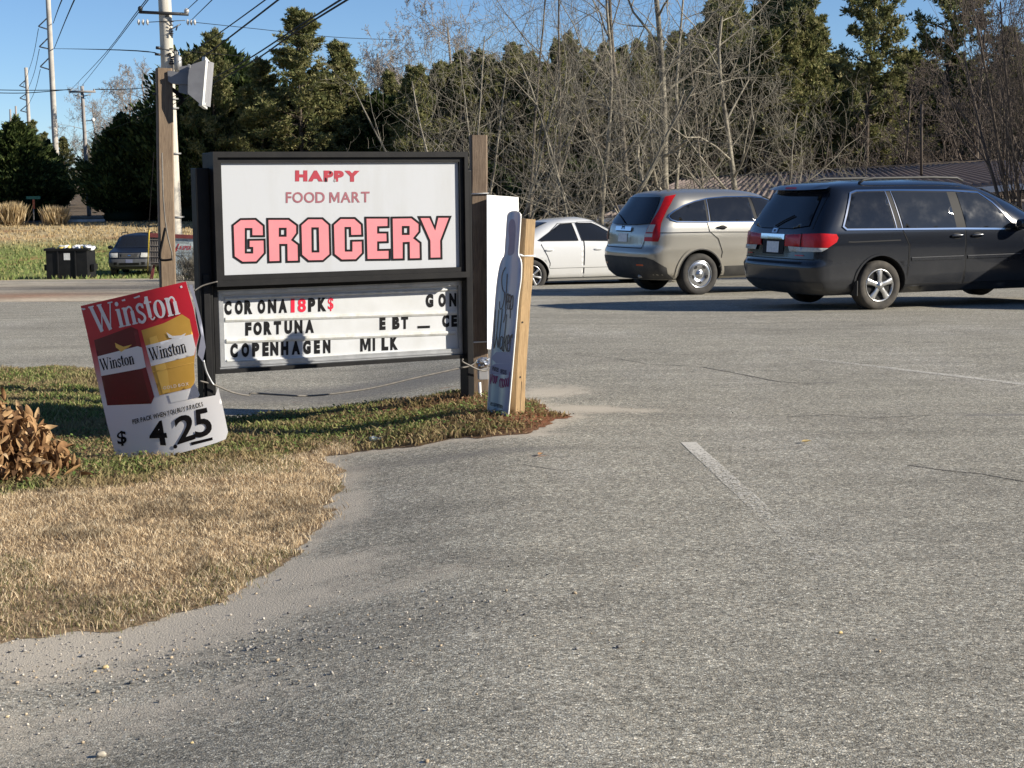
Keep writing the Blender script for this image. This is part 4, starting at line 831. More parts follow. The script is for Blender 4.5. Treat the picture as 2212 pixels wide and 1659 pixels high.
pf('warning_label', [(795, 1025), (1000, 985), (985, 1040), (965, 1062), (815, 1092)], wht, .0016)
pw('XXXXXXXXXXX'.replace('X', '='), [(815, 1040), (935, 1012), (938, 1030), (818, 1060)], .0, M['alum'], .02, .0026) if False else None
pf('small_print_bar', [(978, 1414), (1155, 1372), (1158, 1394), (984, 1438)], M['ink'], .0020)
for k_, q in enumerate(([(78, 320), (100, 335), (120, 328), (112, 318)], [(412, 252), (440, 242), (445, 258), (420, 262)], [(510, 232), (560, 212), (565, 226), (520, 240)], [(890, 140), (905, 132), (912, 150), (896, 154)])): obj('staple_hole', [WS(*c5(*p), .0022) for p in q], [(0, 1, 2, 3)], inkw, poster)
# torn flap curled out beside the post, and the second sheet behind
mb = MB(); fl = [(1000, 960), (1040, 920), (1075, 965), (1100, 1010), (1085, 1030), (1010, 1050), (965, 1064)]; V2, T = fill2d(fl, 30)
obj('torn_flap', [WS(*c5(*p), .03+.0006*max(0, p[0]-980)) for p in V2], T, pmat('torn_paper_white', (.80, .80, .80), None, 1, .5), poster, True)
bk = [(945, 130), (975, 128), (1010, 260), (1050, 420), (1085, 640), (1060, 760), (1020, 700), (1048, 545), (1003, 320)]; V2, T = fill2d(bk, 60)
obj('back_sheet', [WS(*c5(*p), -.03) for p in V2], T, pmat('poster_back', (.30, .31, .38), None, 1, .6), poster, True)
# ------------------------------------------------------------------ bottle shaped sign
def c6(x, y): return ((1800+x/1.328)/1.8228, (500+y/1.328)/1.8228)
BN = Vector((math.sin(math.radians(233)), math.cos(math.radians(233)), 0.0)); gb = ground(1081, 916); BP = gb+Vector((0, 0, 0))
def B3(x, y, off=0.0): return on_plane(x, y, BP+BN*off, BN)
bot = thing('bottle_sign', gb, 'tall blue bottle shaped sign reading Sleep Walker strapped to the pine post', 'sign')
bo = crom([(262, 470), (270, 451), (287, 442), (312, 442), (325, 451), (330, 472), (324, 570), (318, 662), (328, 690), (334, 725), (331, 800), (318, 895), (305, 1050), (284, 1300), (264, 1520), (254, 1545), (236, 1560), (212, 1556), (182, 1542), (166, 1522), (159, 1488), (163, 1400), (172, 1250), (186, 1080), (200, 900), (210, 800), (222, 730), (235, 692), (248, 668), (253, 600), (257, 540)], 4, True)
V2, T = fill2d([tuple(p) for p in bo], 30); n0 = len(V2)
bt_m = NT('bottle_print'); cc = bt_m.attr('uvp', 'Vector'); sp = bt_m.n.new('ShaderNodeSeparateXYZ'); bt_m.link(cc, sp.inputs[0])
w = bt_m.math('ADD', sp.outputs[0], bt_m.math('MULTIPLY', bt_m.math('SUBTRACT', bt_m.noise(1.3, 2), .5), .12))
up_ = bt_m.ramp(w, [(0, (0.262, 0.413, 0.641)), (.16, (0.418, 0.564, 0.711)), (.30, (0.215, 0.413, 0.623)), (.46, (0.293, 0.463, 0.676)), (.60, (0.588, 0.630, 0.711)), (.80, (0.526, 0.581, 0.676)), (.92, (0.262, 0.396, 0.641)), (1, (0.487, 0.598, 0.765))])
lo_ = bt_m.ramp(w, [(0, (0.214, 0.268, 0.430)), (.15, (0.507, 0.699, 0.765)), (.30, (0.339, 0.511, 0.623)), (.45, (0.283, 0.435, 0.571)), (.62, (0.576, 0.756, 0.765)), (.82, (0.312, 0.416, 0.606)), (1, (0.242, 0.305, 0.500))])
bt_m.base(bt_m.mix(bt_m.ramp(sp.outputs[1], [(.3, 0.0), (.75, 1.0)]), up_, lo_)); bt_m.set(Roughness=.3)
def b_u(p):
    ys = np.array([q[1] for q in bo]); xs_ = np.array([q[0] for q in bo]); nb = np.abs(ys-p[1]) < 26; l, r_ = xs_[nb].min(), xs_[nb].max(); return (p[0]-l)/max(1, r_-l), (p[1]-442)/1118
bs = obj('printed_board', [B3(*c6(*p)) for p in V2], T, bt_m.m, bot)
a_ = bs.data.attributes.new('uvp', 'FLOAT_VECTOR', 'POINT'); a_.data.foreach_set('vector', np.array([[*b_u(p), 0] for p in V2], np.float32).ravel())
nb_ = len(bo); fr = [B3(*c6(*p), 0.0) for p in bo]; bk = [v-BN*.010 for v in fr]
obj('white_edge', fr+bk, [(k, k+nb_, (k+1) % nb_+nb_, (k+1) % nb_) for k in range(nb_)]+[tuple(range(2*nb_-1, nb_-1, -1))], M['white_pl'], bot)
V2, F2 = ribbon2d([p for p in bo], 5, True); obj('white_border', [B3(*c6(*p), .0012) for p in V2], F2, M['white_pl'], bot)
nk = crom([(272, 600), (268, 540), (272, 500), (285, 482), (300, 490), (306, 530), (302, 600), (296, 660), (266, 668)], 4, True); V2, T = fill2d([tuple(p) for p in nk], 25)
obj('neck_shade_print', [B3(*c6(*p), .001) for p in V2], T, pmat('neck_print', (.16, .22, .34), (.24, .30, .42), 6, .3), bot)
def c7(x, y): return ((1900+x/2.765)/1.8228, (1100+y/2.765)/1.8228)
def strokes(name, lst, mat, wd, off=.0022, conv=c7):
    V = []; Fc = []
    for k, s_ in enumerate(lst):
        P = crom(s_, 4) if len(s_) > 2 else s_; V2, F2 = ribbon2d(P, wd); b = len(V); V += [B3(*conv(*p), off+.0002*k) for p in V2]; Fc += [tuple(i+b for i in f_) for f_ in F2]
    return obj(name, V, Fc, mat, bot)
faint = pmat('faded_ink', (.06, .065, .075), None, 1, .4)
SLEEP = [[(250, -130), (228, -95), (212, -40), (208, 40), (218, 110), (238, 150), (232, 230), (215, 300), (195, 325), (184, 300), (186, 240)], [(268, -60), (262, 60), (254, 180), (250, 300), (258, 335)],
         [(262, 250), (276, 240), (284, 190), (276, 155), (266, 180), (264, 260), (274, 320), (284, 320)], [(286, 250), (300, 240), (306, 195), (298, 165), (288, 190), (286, 265), (294, 322), (304, 318)], [(308, 180), (304, 300), (298, 425)], [(308, 230), (320, 180), (330, 190), (328, 260), (318, 325), (306, 318)]]
WALK = [[(140, 330), (130, 500), (124, 640), (122, 755)], [(176, 330), (160, 520), (148, 640), (126, 750)], [(150, 600), (160, 680), (166, 740)], [(215, 320), (196, 500), (180, 640), (168, 745)], [(252, 330), (240, 420), (224, 470)],
        [(222, 640), (206, 620), (192, 660), (186, 730), (196, 760), (210, 730)], [(224, 630), (214, 720), (216, 775), (226, 770)], [(262, 380), (244, 560), (232, 700), (230, 790)], [(264, 610), (246, 690), (260, 785)], [(240, 690), (252, 670)], [(270, 700), (284, 690), (290, 640), (282, 605), (270, 640), (266, 720), (274, 782), (286, 775)], [(306, 610), (298, 700), (292, 785)], [(302, 670), (312, 620), (322, 600), (320, 640)]]
strokes('lettering', SLEEP, faint, 9); strokes('lettering', WALK, faint, 9)
mood = pmat('purple_letter', (.20, .05, .18), None, 1, .4)
MOOD = [[(182, 1170), (186, 1090)], [(188, 1110), (196, 1080), (202, 1100), (198, 1180)], [(204, 1110), (212, 1080), (218, 1100), (212, 1185)], [(226, 1090), (220, 1130), (226, 1175), (236, 1140), (234, 1095), (226, 1090)], [(248, 1080), (242, 1120), (248, 1170), (258, 1130), (256, 1085), (248, 1080)], [(272, 1075), (264, 1110), (268, 1165), (280, 1130), (284, 1070)], [(296, 1010), (286, 1090), (280, 1170)],
        [(92, 1030), (88, 1080), (84, 1120)], [(110, 1030), (98, 1090), (84, 1140)], [(118, 1050), (112, 1100), (118, 1130), (128, 1100), (126, 1050), (118, 1050)], [(138, 1050), (134, 1110), (142, 1130), (150, 1050)], [(158, 1055), (154, 1120)], [(158, 1075), (166, 1052)]]
strokes('lettering', MOOD, mood, 8)
def bw(txt, quad, mat): return word(txt, quad, c7, B3, .002, mat, bot, .0, .12)
bw('enhances', [(108, 945), (176, 965), (172, 1010), (104, 990)], M['ink']); bw('elevates', [(196, 975), (262, 990), (258, 1040), (192, 1022)], M['ink']); bw('diet supplement', [(84, 1330), (222, 1372), (218, 1410), (82, 1370)], M['ink']); bw('2 fl oz', [(118, 1415), (192, 1435), (190, 1470), (116, 1450)], M['ink'])
# ------------------------------------------------------------------ vehicles
def smooth_tab(pts, sig=.02):
    z = np.linspace(pts[0][0], pts[-1][0], 600); v = np.interp(z, [p[0] for p in pts], [p[1] for p in pts])
    dz = z[1]-z[0]; r = max(1, int(3*sig/dz)); k = np.exp(-.5*(np.arange(-r, r+1)*dz/sig)**2); k /= k.sum()
    vp = np.concatenate([2*v[0]-v[r:0:-1], v, 2*v[-1]-v[-2:-r-2:-1]]); v = np.convolve(vp, k, 'valid'); return z, v
class Body:
    """shell given by rear profile, front profile and half width over height; x runs forward, right side is -y"""
    def __init__(s, rear, front, half, Lr=.34, Lf=.7, pr=3.6, pf=3.0, sig=.02):
        s.zr, s.xr_ = smooth_tab(rear, sig); s.zf, s.xf_ = smooth_tab(front, sig); s.zw, s.w_ = smooth_tab(half, sig*.7)
        s.Lr, s.Lf, s.pr, s.pf = Lr, Lf, pr, pf; s.z0, s.z1 = rear[0][0], rear[-1][0]
    def xr(s, z): return np.interp(z, s.zr, s.xr_)
    def xf(s, z): return np.interp(z, s.zf, s.xf_)
    def w(s, z): return np.interp(z, s.zw, s.w_)
    def y(s, x, z):
        xr, xf = s.xr(z), s.xf(z); d = np.clip((x-xr)/np.minimum(s.Lr, .45*(xf-xr)), 0, 1); e = np.clip((xf-x)/np.minimum(s.Lf, .5*(xf-xr)), 0, 1)
        return s.w(z)*(1-(1-d)**s.pr)**(1/s.pr)*(1-(1-e)**s.pf)**(1/s.pf)
    def outline(s, z, nr=14, ns=34, nf=14):
        t = np.linspace(0, math.pi/2, nr); xr, xf, w = s.xr(z), s.xf(z), s.w(z); Lr = min(s.Lr, .45*(xf-xr)); Lf = min(s.Lf, .5*(xf-xr))
        P = [(xr+Lr*(1-math.cos(a)**(2/s.pr)), w*math.sin(a)**(2/s.pr)) for a in t]
        P += [(x, w) for x in np.linspace(xr+Lr, xf-Lf, ns)[1:-1]]
        P += [(xf-Lf*(1-math.cos(a)**(2/s.pf)), w*math.sin(a)**(2/s.pf)) for a in t[::-1]]
        return P
    def mesh(s, nz=64):
        zs = np.linspace(s.z0, s.z1, nz); V = []; Fc = []; 
        for z in zs:
            P = s.outline(z); full = [(x, -y) for x, y in P]+[(x, y) for x, y in P[-2:0:-1]]; n = len(full)
            V += [(x, y, z) for x, y in full]
        for i in range(nz-1):
            for k in range(n): k2 = (k+1) % n; Fc.append((i*n+k, i*n+k2, (i+1)*n+k2, (i+1)*n+k))
        Fc += [tuple(range(n-1, -1, -1)), tuple((nz-1)*n+k for k in range(n))]
        return V, Fc
    def side(s, x, z, off=0.0, sd=-1):
        e = 1e-3; y = float(s.y(x, z)); p = Vector((x, sd*y, z)); dx = Vector((1, sd*(float(s.y(x+e, z))-float(s.y(x-e, z)))/(2*e), 0)); dz = Vector((0, sd*(float(s.y(x, z+e))-float(s.y(x, z-e)))/(2*e), 1))
        n = dx.cross(dz); n = n.normalized(); n = n if n.y*sd > 0 else -n
        return p+n*off
    def wrap(s, a, z, off=0.0, front=False):
        """a = distance round the outline from the middle of the tail (or nose); a > 0 runs to the right side"""
        P = np.array(s.outline(z, 40, 40, 40)); P = P[::-1] if front else P
        L = np.concatenate([[0], np.cumsum(np.hypot(*np.diff(P, axis=0).T))]); aa = abs(a); x = np.interp(aa, L, P[:, 0]); y = np.interp(aa, L, P[:, 1]); sg = -1 if a >= 0 else 1
        x2, y2 = np.interp(aa+.01, L, P[:, 0]), np.interp(aa+.01, L, P[:, 1]); t = Vector((x2-x, sg*(y2-y), 0)).normalized()
        P2 = np.array(s.outline(min(z+.01, s.z1), 40, 40, 40)); P2 = P2[::-1] if front else P2; L2 = np.concatenate([[0], np.cumsum(np.hypot(*np.diff(P2, axis=0).T))])
        q = Vector((np.interp(aa, L2, P2[:, 0])-x, sg*(np.interp(aa, L2, P2[:, 1])-y), .01)).normalized(); n = t.cross(q).normalized(); mid = Vector(((s.xr(z)+s.xf(z))/2, 0, z)); p = Vector((x, sg*y, z))
        n = n if n.dot(Vector((p.x-mid.x, (p.y-mid.y)*1.5, 0))) > 0 else -n
        return p+n*off
class Car:
    def __init__(s, name, body, paint, wheels, wr, loc, rz, label, cat='car', arch=None, nz=64, zmap=None):
        s.zmap = zmap or (lambda z: z); s.b = body; s.root = thing(name, loc, label, cat, rz); V, Fc = body.mesh(nz)
        o = obj('body', V, Fc, paint, s.root, True, False); o.data.materials.append(M['well']); s.body = o; s.paint = paint
        R = arch or wr+.055
        for x in wheels:
            for sd in (-1, 1):
                cv, cf = lathe([(R, 0), (R, .33)], 40, 'Y'); cf = cf+[tuple(range(39, -1, -1)), tuple(range(40, 80))]
                yy = float(body.w(.6))*sd; cv = [(a+x, b+(yy-.25 if sd > 0 else yy-.08), c+wr) for a, b, c in cv]
                co = obj('cut', np.array(cv), cf, M['well'], None, False, False); bm = bmesh.new(); bm.from_mesh(co.data); bmesh.ops.recalc_face_normals(bm, faces=bm.faces); bm.to_mesh(co.data); bm.free()
                co.data.materials.clear(); co.data.materials.append(M['well'])
                bm = bmesh.new(); bm.from_mesh(o.data); bmesh.ops.recalc_face_normals(bm, faces=bm.faces); bm.to_mesh(o.data); bm.free()
                keep = (o.parent, o.location.copy(), o.rotation_euler.copy()); o.parent = None
                md = o.modifiers.new('b', 'BOOLEAN'); md.object = co; md.operation = 'DIFFERENCE'; md.solver = 'EXACT'; md.material_mode = 'TRANSFER'
                dg = bpy.context.evaluated_depsgraph_get(); dg.update(); me = bpy.data.meshes.new_from_object(o.evaluated_get(dg)); o.modifiers.clear(); old = o.data; o.data = me; bpy.data.meshes.remove(old); o.parent = keep[0]
                bpy.data.objects.remove(co)
        me = o.data; me.name = 'body'
        me.polygons.foreach_set('use_smooth', [(p.material_index == 0) for p in me.polygons])
    def patch(s, name, poly, mat, off=.003, sd=-1, step=.07, parent=None, mode='side', front=False, smooth=True, curve=0):
        if curve: poly = [tuple(p) for p in crom(poly, curve, True)]
        poly = [(p[0], s.zmap(p[1])) for p in poly]; V2, T = fill2d(poly, step); mp = (lambda p: s.b.side(p[0], p[1], off, sd)) if mode == 'side' else (lambda p: s.b.wrap(p[0], p[1], off, front))
        o = obj(name, [mp(p) for p in V2], T, mat, parent or s.root, smooth, False)
        return s.fix(o)
    def fix(s, o):
        bm = bmesh.new(); bm.from_mesh(o.data); bmesh.ops.recalc_face_normals(bm, faces=bm.faces); c = Vector((2.2, 0, .7)); 
        d_ = sum((f.normal.dot(f.calc_center_median()-c) for f in bm.faces))
        if d_ < 0: bmesh.ops.reverse_faces(bm, faces=bm.faces)
        bm.to_mesh(o.data); bm.free(); return o
    def line(s, name, pts, wd, mat, off=.004, sd=-1, closed=False, parent=None, mode='side', front=False, n=6, curve=0):
        if curve: pts = crom(pts, curve, closed)
        pts = [(p[0], s.zmap(p[1])) for p in pts]; P = []
        for i in range(len(pts) if closed else len(pts)-1):
            a, b = np.array(pts[i], float), np.array(pts[(i+1) % len(pts)], float); m = max(1, int(np.hypot(*(b-a))/.08)); P += [a+(b-a)*k/m for k in range(m)]
        if not closed: P.append(np.array(pts[-1], float))
        V2, F2 = ribbon2d(P, wd, closed); mp = (lambda p: s.b.side(p[0], p[1], off, sd)) if mode == 'side' else (lambda p: s.b.wrap(p[0], p[1], off, front))
        return s.fix(obj(name, [mp(p) for p in V2], F2, mat, parent or s.root, True, False))
    def window(s, name, poly, mat, sd=-1, trim=None, tw=.02, mode='side', curve=3, front=False, woff=.014):
        o = s.patch(name, poly, mat, woff, sd, .055, mode=mode, curve=curve, front=front)
        if trim is not None:
            pl = [tuple(p) for p in crom(poly, curve, True)] if curve else poly
            s.line('window_trim', pl, tw, trim, woff+.003, sd, True, o, mode, front)
        return o
    def wheel(s, x, sd, r, wd, style, dusty=False, yoff=.0):
        y = (float(s.b.w(.55))-.03+yoff)*sd; wh = bpy.data.objects.new('wheel', None)
        a0 = -1 if sd < 0 else 1
        hub, hf = lathe([(r*.62, 0), (r*.62, wd*.8), (r*.1, wd*.8)], 24); wh = obj('wheel', [(px+x, y-a0*(wd*.9)+a0*py, pz+r) for px, py, pz in hub], hf, M['well'], s.root, False, False)
        pr = [(r*.655, 0.0), (r*.70, -.012), (r*.80, -.022), (r*.92, -.016), (r*.975, .0), (r, .03), (r, wd-.03), (r*.96, wd), (r*.66, wd)]
        tv, tf = lathe([(a, b) for a, b in pr], 48); s.fixw(obj('tyre', [(px+x, y-a0*py, pz+r) for px, py, pz in tv], tf, M['rubber_dusty'] if dusty else M['rubber'], wh, True, False))
        mb = MB(); R = r*.66; rm = M['rim'] if style != 'steel' else M['chrome_cap']
        v, f_ = lathe([(R, -.006), (R*.97, -.012), (R*.90, .004), (R*.87, .03), (R*.86, wd*.6)], 40); mb.add([(a, b, c) for a, b, c in v], f_)
        if style == 'steel':
            v, f_ = lathe([(R*.90, .006), (R*.72, -.010), (R*.45, .004), (R*.40, .012), (R*.22, .010), (R*.20, -.012), (.001, -.014)], 40); mb.add(v, f_)
        else:
            ns = {'five': 5, 'seven': 7, 'suv': 5}[style]
            for k in range(ns):
                a = 2*math.pi*k/ns+math.pi/2; ca, sa = math.cos(a), math.sin(a); hw0, hw1 = (.040, .052) if ns == 5 else (.022, .030)
                prof = [(R*.16, hw0*1.0, -.016), (R*.5, hw0*.9, -.022), (R*.92, hw1, -.010)]; Vv = []
                for rr, hw, dp in prof: Vv += [(ca*rr-sa*hw, dp+.012, sa*rr+ca*hw), (ca*rr-sa*hw*.55, dp, sa*rr+ca*hw*.55), (ca*rr+sa*hw*.55, dp, sa*rr-ca*hw*.55), (ca*rr+sa*hw, dp+.012, sa*rr-ca*hw), (ca*rr, dp+.045, sa*rr)]
                Ff = []
                for i in range(2):
                    for q_ in range(5): Ff.append((5*i+q_, 5*i+(q_+1) % 5, 5*i+5+(q_+1) % 5, 5*i+5+q_))
                mb.add(Vv, Ff)
            v, f_ = lathe([(R*.26, .0), (R*.25, -.020), (R*.13, -.024), (R*.12, -.030), (.001, -.031)], 28); mb.add(v, f_)
        rim = obj('rim', [(px+x, y-a0*py, pz+r) for px, py, pz in mb.V], mb.F, rm, wh, True, False); s.fixw(rim)
        if style == 'steel':
            for k in range(5):
                a = 2*math.pi*(k+.5)/5+math.pi/2; c = (math.cos(a)*R*.60, math.sin(a)*R*.60); hv = []
                for t in np.linspace(0, 6.283, 12, endpoint=False):
                    ex, ey = .024*math.cos(t), .034*math.sin(t); hv.append((c[0]+math.cos(a)*ex-math.sin(a)*ey+x, y-a0*(-.009), c[1]+math.sin(a)*ex+math.cos(a)*ey+r))
                obj('rim_slot', hv, [tuple(range(12))], M['well'], wh, False, False)
        if style != 'steel':
            v, f_ = lathe([(R*.86, .035), (.001, .035)], 24); obj('brake_disc', [(px+x, y-a0*py, pz+r) for px, py, pz in v], f_, M['well'], wh, False, False)
        return wh
    def fixw(s, o):
        bm = bmesh.new(); bm.from_mesh(o.data); bmesh.ops.recalc_face_normals(bm, faces=bm.faces); bm.to_mesh(o.data); bm.free()
    def blob(s, name, c, size, mat, parent=None, p=2.6, M3=None):
        bm = bmesh.new(); bmesh.ops.create_icosphere(bm, subdivisions=3, radius=1); V = []
        for v in bm.verts:
            q = Vector([math.copysign(abs(k)**(2/p), k) for k in v.co]); q = Vector((q.x*size[0], q.y*size[1], q.z*size[2])); q = M3 @ q if M3 else q; V.append(q+Vector(c))
        o = obj(name, V, [tuple(v.index for v in f.verts) for f in bm.faces], mat, parent or s.root, True, False); bm.free(); return o
    def text_wrap(s, txt, a0, a1, z0, z1, mat, off, parent, bold=.02):
        P = []; Fc = []; n = len(txt); w = (a1-a0)/n
        for i, ch in enumerate(txt):
            if ch == ' ': continue
            gv, gf, _ = glyph(ch, bold); b = len(P)
            P += [s.b.wrap(a0+w*(i+.08+.84*u), z0+(z1-z0)*v, off) for u, v in gv]; Fc += [tuple(j+b for j in f_) for f_ in gf]
        return obj('lettering', P, Fc, mat, parent, False, False)

def rear_plate(c, a0, a1, z0, z1, off=.012, txt='RBK 4172'):
    pl = c.patch('licence_plate', [(a0, z0), (a1, z0), (a1, z1), (a0, z1)], M['plate'], off, mode='wrap', step=.2)
    return pl
def heading(az): return math.radians(90-az)
def place(px, py, Y, x_local, side_local, az):
    """car origin so that the wheel foot at (x_local, -side_local) stands under the pixel at distance Y"""
    p = at(px, py, Y); t = heading(az); fx, fy = math.cos(t), math.sin(t); X = p.x-fx*x_local+(-fy)*side_local; Yy = Y-fy*x_local+fx*side_local
    return Vector((X, Yy, p.z))

# ---- dark minivan
van_b = Body(rear=[(.22, .22), (.30, .10), (.40, .03), (.62, .0), (.66, .045), (.80, .06), (1.02, .075), (1.12, .12), (1.30, .23), (1.50, .36), (1.58, .40), (1.645, .42), (1.69, .50), (1.725, .75), (1.745, 1.2)],
             front=[(.22, 4.85), (.34, 5.05), (.55, 5.12), (.75, 5.06), (.88, 4.95), (.98, 4.65), (1.06, 4.30), (1.14, 4.12), (1.40, 3.66), (1.58, 3.28), (1.66, 3.02), (1.70, 2.85), (1.73, 2.6), (1.745, 2.3)],
             half=[(.22, .84), (.30, .93), (.42, .965), (.60, .975), (.90, .975), (1.05, .965), (1.14, .945), (1.30, .895), (1.48, .825), (1.58, .775), (1.64, .725), (1.685, .64), (1.715, .52), (1.735, .35), (1.745, .15)], Lr=.36, Lf=.95, pr=3.4)
VAN_AZ = 68; van_loc = place(1897.6, 661, 21.75, 1.14, .93, VAN_AZ); van_loc.z = gzf(van_loc.x, van_loc.y)+.012
van = Car('minivan', van_b, M['paint_van'], (1.14, 4.14), .335, van_loc, heading(VAN_AZ), 'dark slate minivan with red tail lamps and silver alloy wheels, nearest of the parked row', 'minivan', .40)
def van_details(c):
    P = M['paint_van']
    for sd in (-1, 1):
        # doors over dark shut lines
        for nm, poly in (('sliding_door', [(1.56, .34), (2.46, .34), (2.50, .60), (2.50, 1.08), (2.44, 1.585), (1.40, 1.60), (1.46, 1.12), (1.52, 1.02), (1.60, .86), (1.585, .60)]), ('front_door', [(2.51, .34), (3.52, .34), (3.56, .62), (3.50, 1.02), (3.42, 1.06), (3.10, 1.45), (2.86, 1.57), (2.45, 1.585), (2.515, 1.08), (2.515, .60)])):
            c.line('shut_line', poly, .026, M['gap'], .0045, sd, True); d = c.patch(nm, [(a*1, b) for a, b in poly], P, .0065, sd, .055)
            hx = 2.36 if nm[0] == 's' else 2.70
            hb = c.blob('handle', c.b.side(hx, .975, .022, sd), (.105, .018, .022), M['chrome'] if False else P, d); c.blob('handle_recess', c.b.side(hx+.0, .97, .004, sd), (.075, .010, .045), M['gap'], d)
            c.patch('door_moulding', [(1.62, .655), (2.47, .66), (2.47, .70), (1.62, .695)] if nm[0] == 's' else [(2.54, .66), (3.44, .665), (3.44, .705), (2.54, .70)], P, .016, sd, .12, d)
            c.line('moulding_highlight', [(1.62, .697), (2.47, .702)] if nm[0] == 's' else [(2.54, .702), (3.44, .707)], .008, M['bumper_grey'], .0165, sd, parent=d)
        c.line('door_track', [(.62, .930), (.70, .925), (1.45, .935)], .016, M['gap'], .004, sd)
        gh_ = [(.55, 1.13), (.60, 1.09), (1.40, 1.080), (2.45, 1.068), (3.33, 1.048), (3.37, 1.075), (3.03, 1.415), (2.84, 1.548), (2.40, 1.580), (1.40, 1.595), (.86, 1.592), (.76, 1.565)]
        gp_ = c.patch('window_surround', gh_, M['trim'], .0095, sd, .055); c.line('window_trim', gh_, .022, M['chrome'], .016, sd, True, gp_)
        for xa, xb in ((1.385, 1.31), (1.475, 1.395)): c.line('pillar_trim', [(xa, 1.09), (xb, 1.585)], .010, M['chrome'], .016, sd, parent=gp_)
        c.window('quarter_window', [(.585, 1.14), (.62, 1.112), (1.355, 1.100), (1.295, 1.575), (.87, 1.572), (.78, 1.55)], M['glass'], sd, None, curve=0)
        c.window('sliding_door_window', [(1.50, 1.098), (2.355, 1.086), (2.305, 1.560), (1.415, 1.574)], M['glass2'], sd, None, curve=0)
        c.window('front_window', [(2.52, 1.085), (3.30, 1.068), (3.32, 1.085), (3.00, 1.405), (2.82, 1.528), (2.46, 1.556)], M['glass2'], sd, None, curve=0)
        c.patch('side_sill', [(1.55, .24), (3.6, .24), (3.6, .315), (1.55, .31)], P, .010, sd, .15)
        for x in (1.14, 4.14): c.wheel(x, sd, .335, .225, 'five', True)
        al = [(1.14+.415*math.cos(t), .335+.415*math.sin(t)) for t in np.linspace(.02, math.pi-.02, 22)]; c.line('wheel_arch_lip', al, .028, P, .012, sd)
        mir = c.blob('mirror', (3.38, sd*1.10, 1.12), (.085, .10, .075), P, None, 3); MB().tube([(3.40, sd*.93, 1.04), (3.39, sd*1.05, 1.07)], .028, 8).build('mirror_arm', M['trim'], mir, True, False)
        MB().box((.745, sd*.93, .31), (.012, .17, .20), None, .004).build('mud_flap', M['plastic'], c.root, False, False)
        rl = MB(); rl.tube([(1.02, sd*.60, 1.70), (1.10, sd*.60, 1.745), (1.25, sd*.60, 1.765), (2.2, sd*.605, 1.770), (2.62, sd*.60, 1.757), (2.72, sd*.60, 1.715)], .018, 8); rl.build('roof_rail', M['plastic'], c.root, True, False)
    W = 'wrap'
    c.window('rear_window', [(-.72, 1.14), (-.40, 1.10), (.40, 1.10), (.72, 1.14), (.62, 1.56), (-.62, 1.56)], M['glass'], -1, None, mode=W, curve=0)
    c.line('shut_line', [(-.90, .70), (.90, .70)], .012, M['gap'], .003, mode=W); c.line('shut_line', [(.80, 1.10), (.70, 1.60)], .010, M['gap'], .003, mode=W); c.line('shut_line', [(-.80, 1.10), (-.70, 1.60)], .010, M['gap'], .003, mode=W)
    for sg in (1, -1):
        t = c.patch('tail_lamp', [(sg*a, z) for a, z in ((.30, .87), (.66, .855), (1.06, .86), (1.18, .93), (1.20, .985), (1.16, 1.035), (.95, 1.045), (.31, 1.02))], M['lamp_red'], .014, mode=W, step=.06)
        c.patch('lamp_inner', [(sg*a, z) for a, z in ((.31, .88), (.655, .87), (.655, 1.03), (.32, 1.01))], M['lamp_dark'], .022, mode=W, parent=t); c.patch('reverse_lens', [(sg*a, z) for a, z in ((.44, .80), (.98, .805), (1.06, .855), (.40, .868))], M['lamp_clear'], .024, mode=W, parent=t); c.line('lamp_seam', [(sg*.66, .86), (sg*.66, 1.04)], .012, M['gap'], .026, mode=W, parent=t)
        c.patch('bumper_reflector', [(sg*a, z) for a, z in ((.55, .745), (.72, .745), (.72, .758), (.55, .758))], M['lamp_red'], .010, mode=W)
    MB()
    c.patch('chrome_bar', [(-.30, .955), (.30, .955), (.30, 1.02), (-.30, 1.02)], M['chrome'], .030, mode=W)
    c.patch('plate_recess', [(-.26, .755), (.26, .755), (.28, .95), (-.28, .95)], M['trim'], .006, mode=W); rear_plate(c, -.155, .155, .775, .925)
    for a0, a1, z0, z1 in ((-.045, -.028, 1.055, 1.125), (.028, .045, 1.055, 1.125), (-.03, .03, 1.082, 1.098)): c.patch('emblem', [(a0, z0), (a1, z0), (a1*1.08, z1), (a0*1.08, z1)], M['chrome'], .014, mode=W, step=.2)
    em = [(-.055, 1.045), (.055, 1.045), (.068, 1.135), (-.068, 1.135)]; c.line('emblem', em, .010, M['chrome'], .013, mode=W, closed=True)
    sp_ = [(a, z) for a, z in ((-.70, 1.575), (.70, 1.575), (.66, 1.655), (-.66, 1.655))]; V2, T = fill2d(sp_, .1)
    obj('spoiler', [c.b.wrap(a, z, .02+.085*max(0, (1.66-z)/.085)) for a, z in V2]+[c.b.wrap(a, z, .0) for a, z in V2], T+[tuple(i+len(V2) for i in f[::-1]) for f in T], M['paint_van'], c.root, True, False)
    c.patch('brake_light', [(-.14, 1.60), (.14, 1.60), (.14, 1.617), (-.14, 1.617)], M['lamp_red'], .085, mode=W)
    c.patch('bumper_lower', [(-.95, .24), (.95, .24), (1.0, .40), (-1.0, .40)], M['plastic'], .006, mode=W); c.patch('bumper_step', [(-.70, .635), (.70, .635), (.70, .665), (-.70, .665)], M['trim'], .004, mode=W)
    c.patch('bumper_dent', [(-.9, .56), (-.72, .50), (-.74, .62), (-.9, .66)], M['trim'], .003, mode=W)
    MB().tube([c.b.wrap(.0, 1.12, .03), c.b.wrap(.15, 1.19, .03), c.b.wrap(.34, 1.26, .03)], .010, 6).build('wiper', M['trim'], c.root, True, False)
    c.window('windscreen', [(-.70, 1.16), (.70, 1.16), (.62, 1.60), (-.62, 1.60)], M['glass2'], -1, None, mode=W, curve=0, front=True)
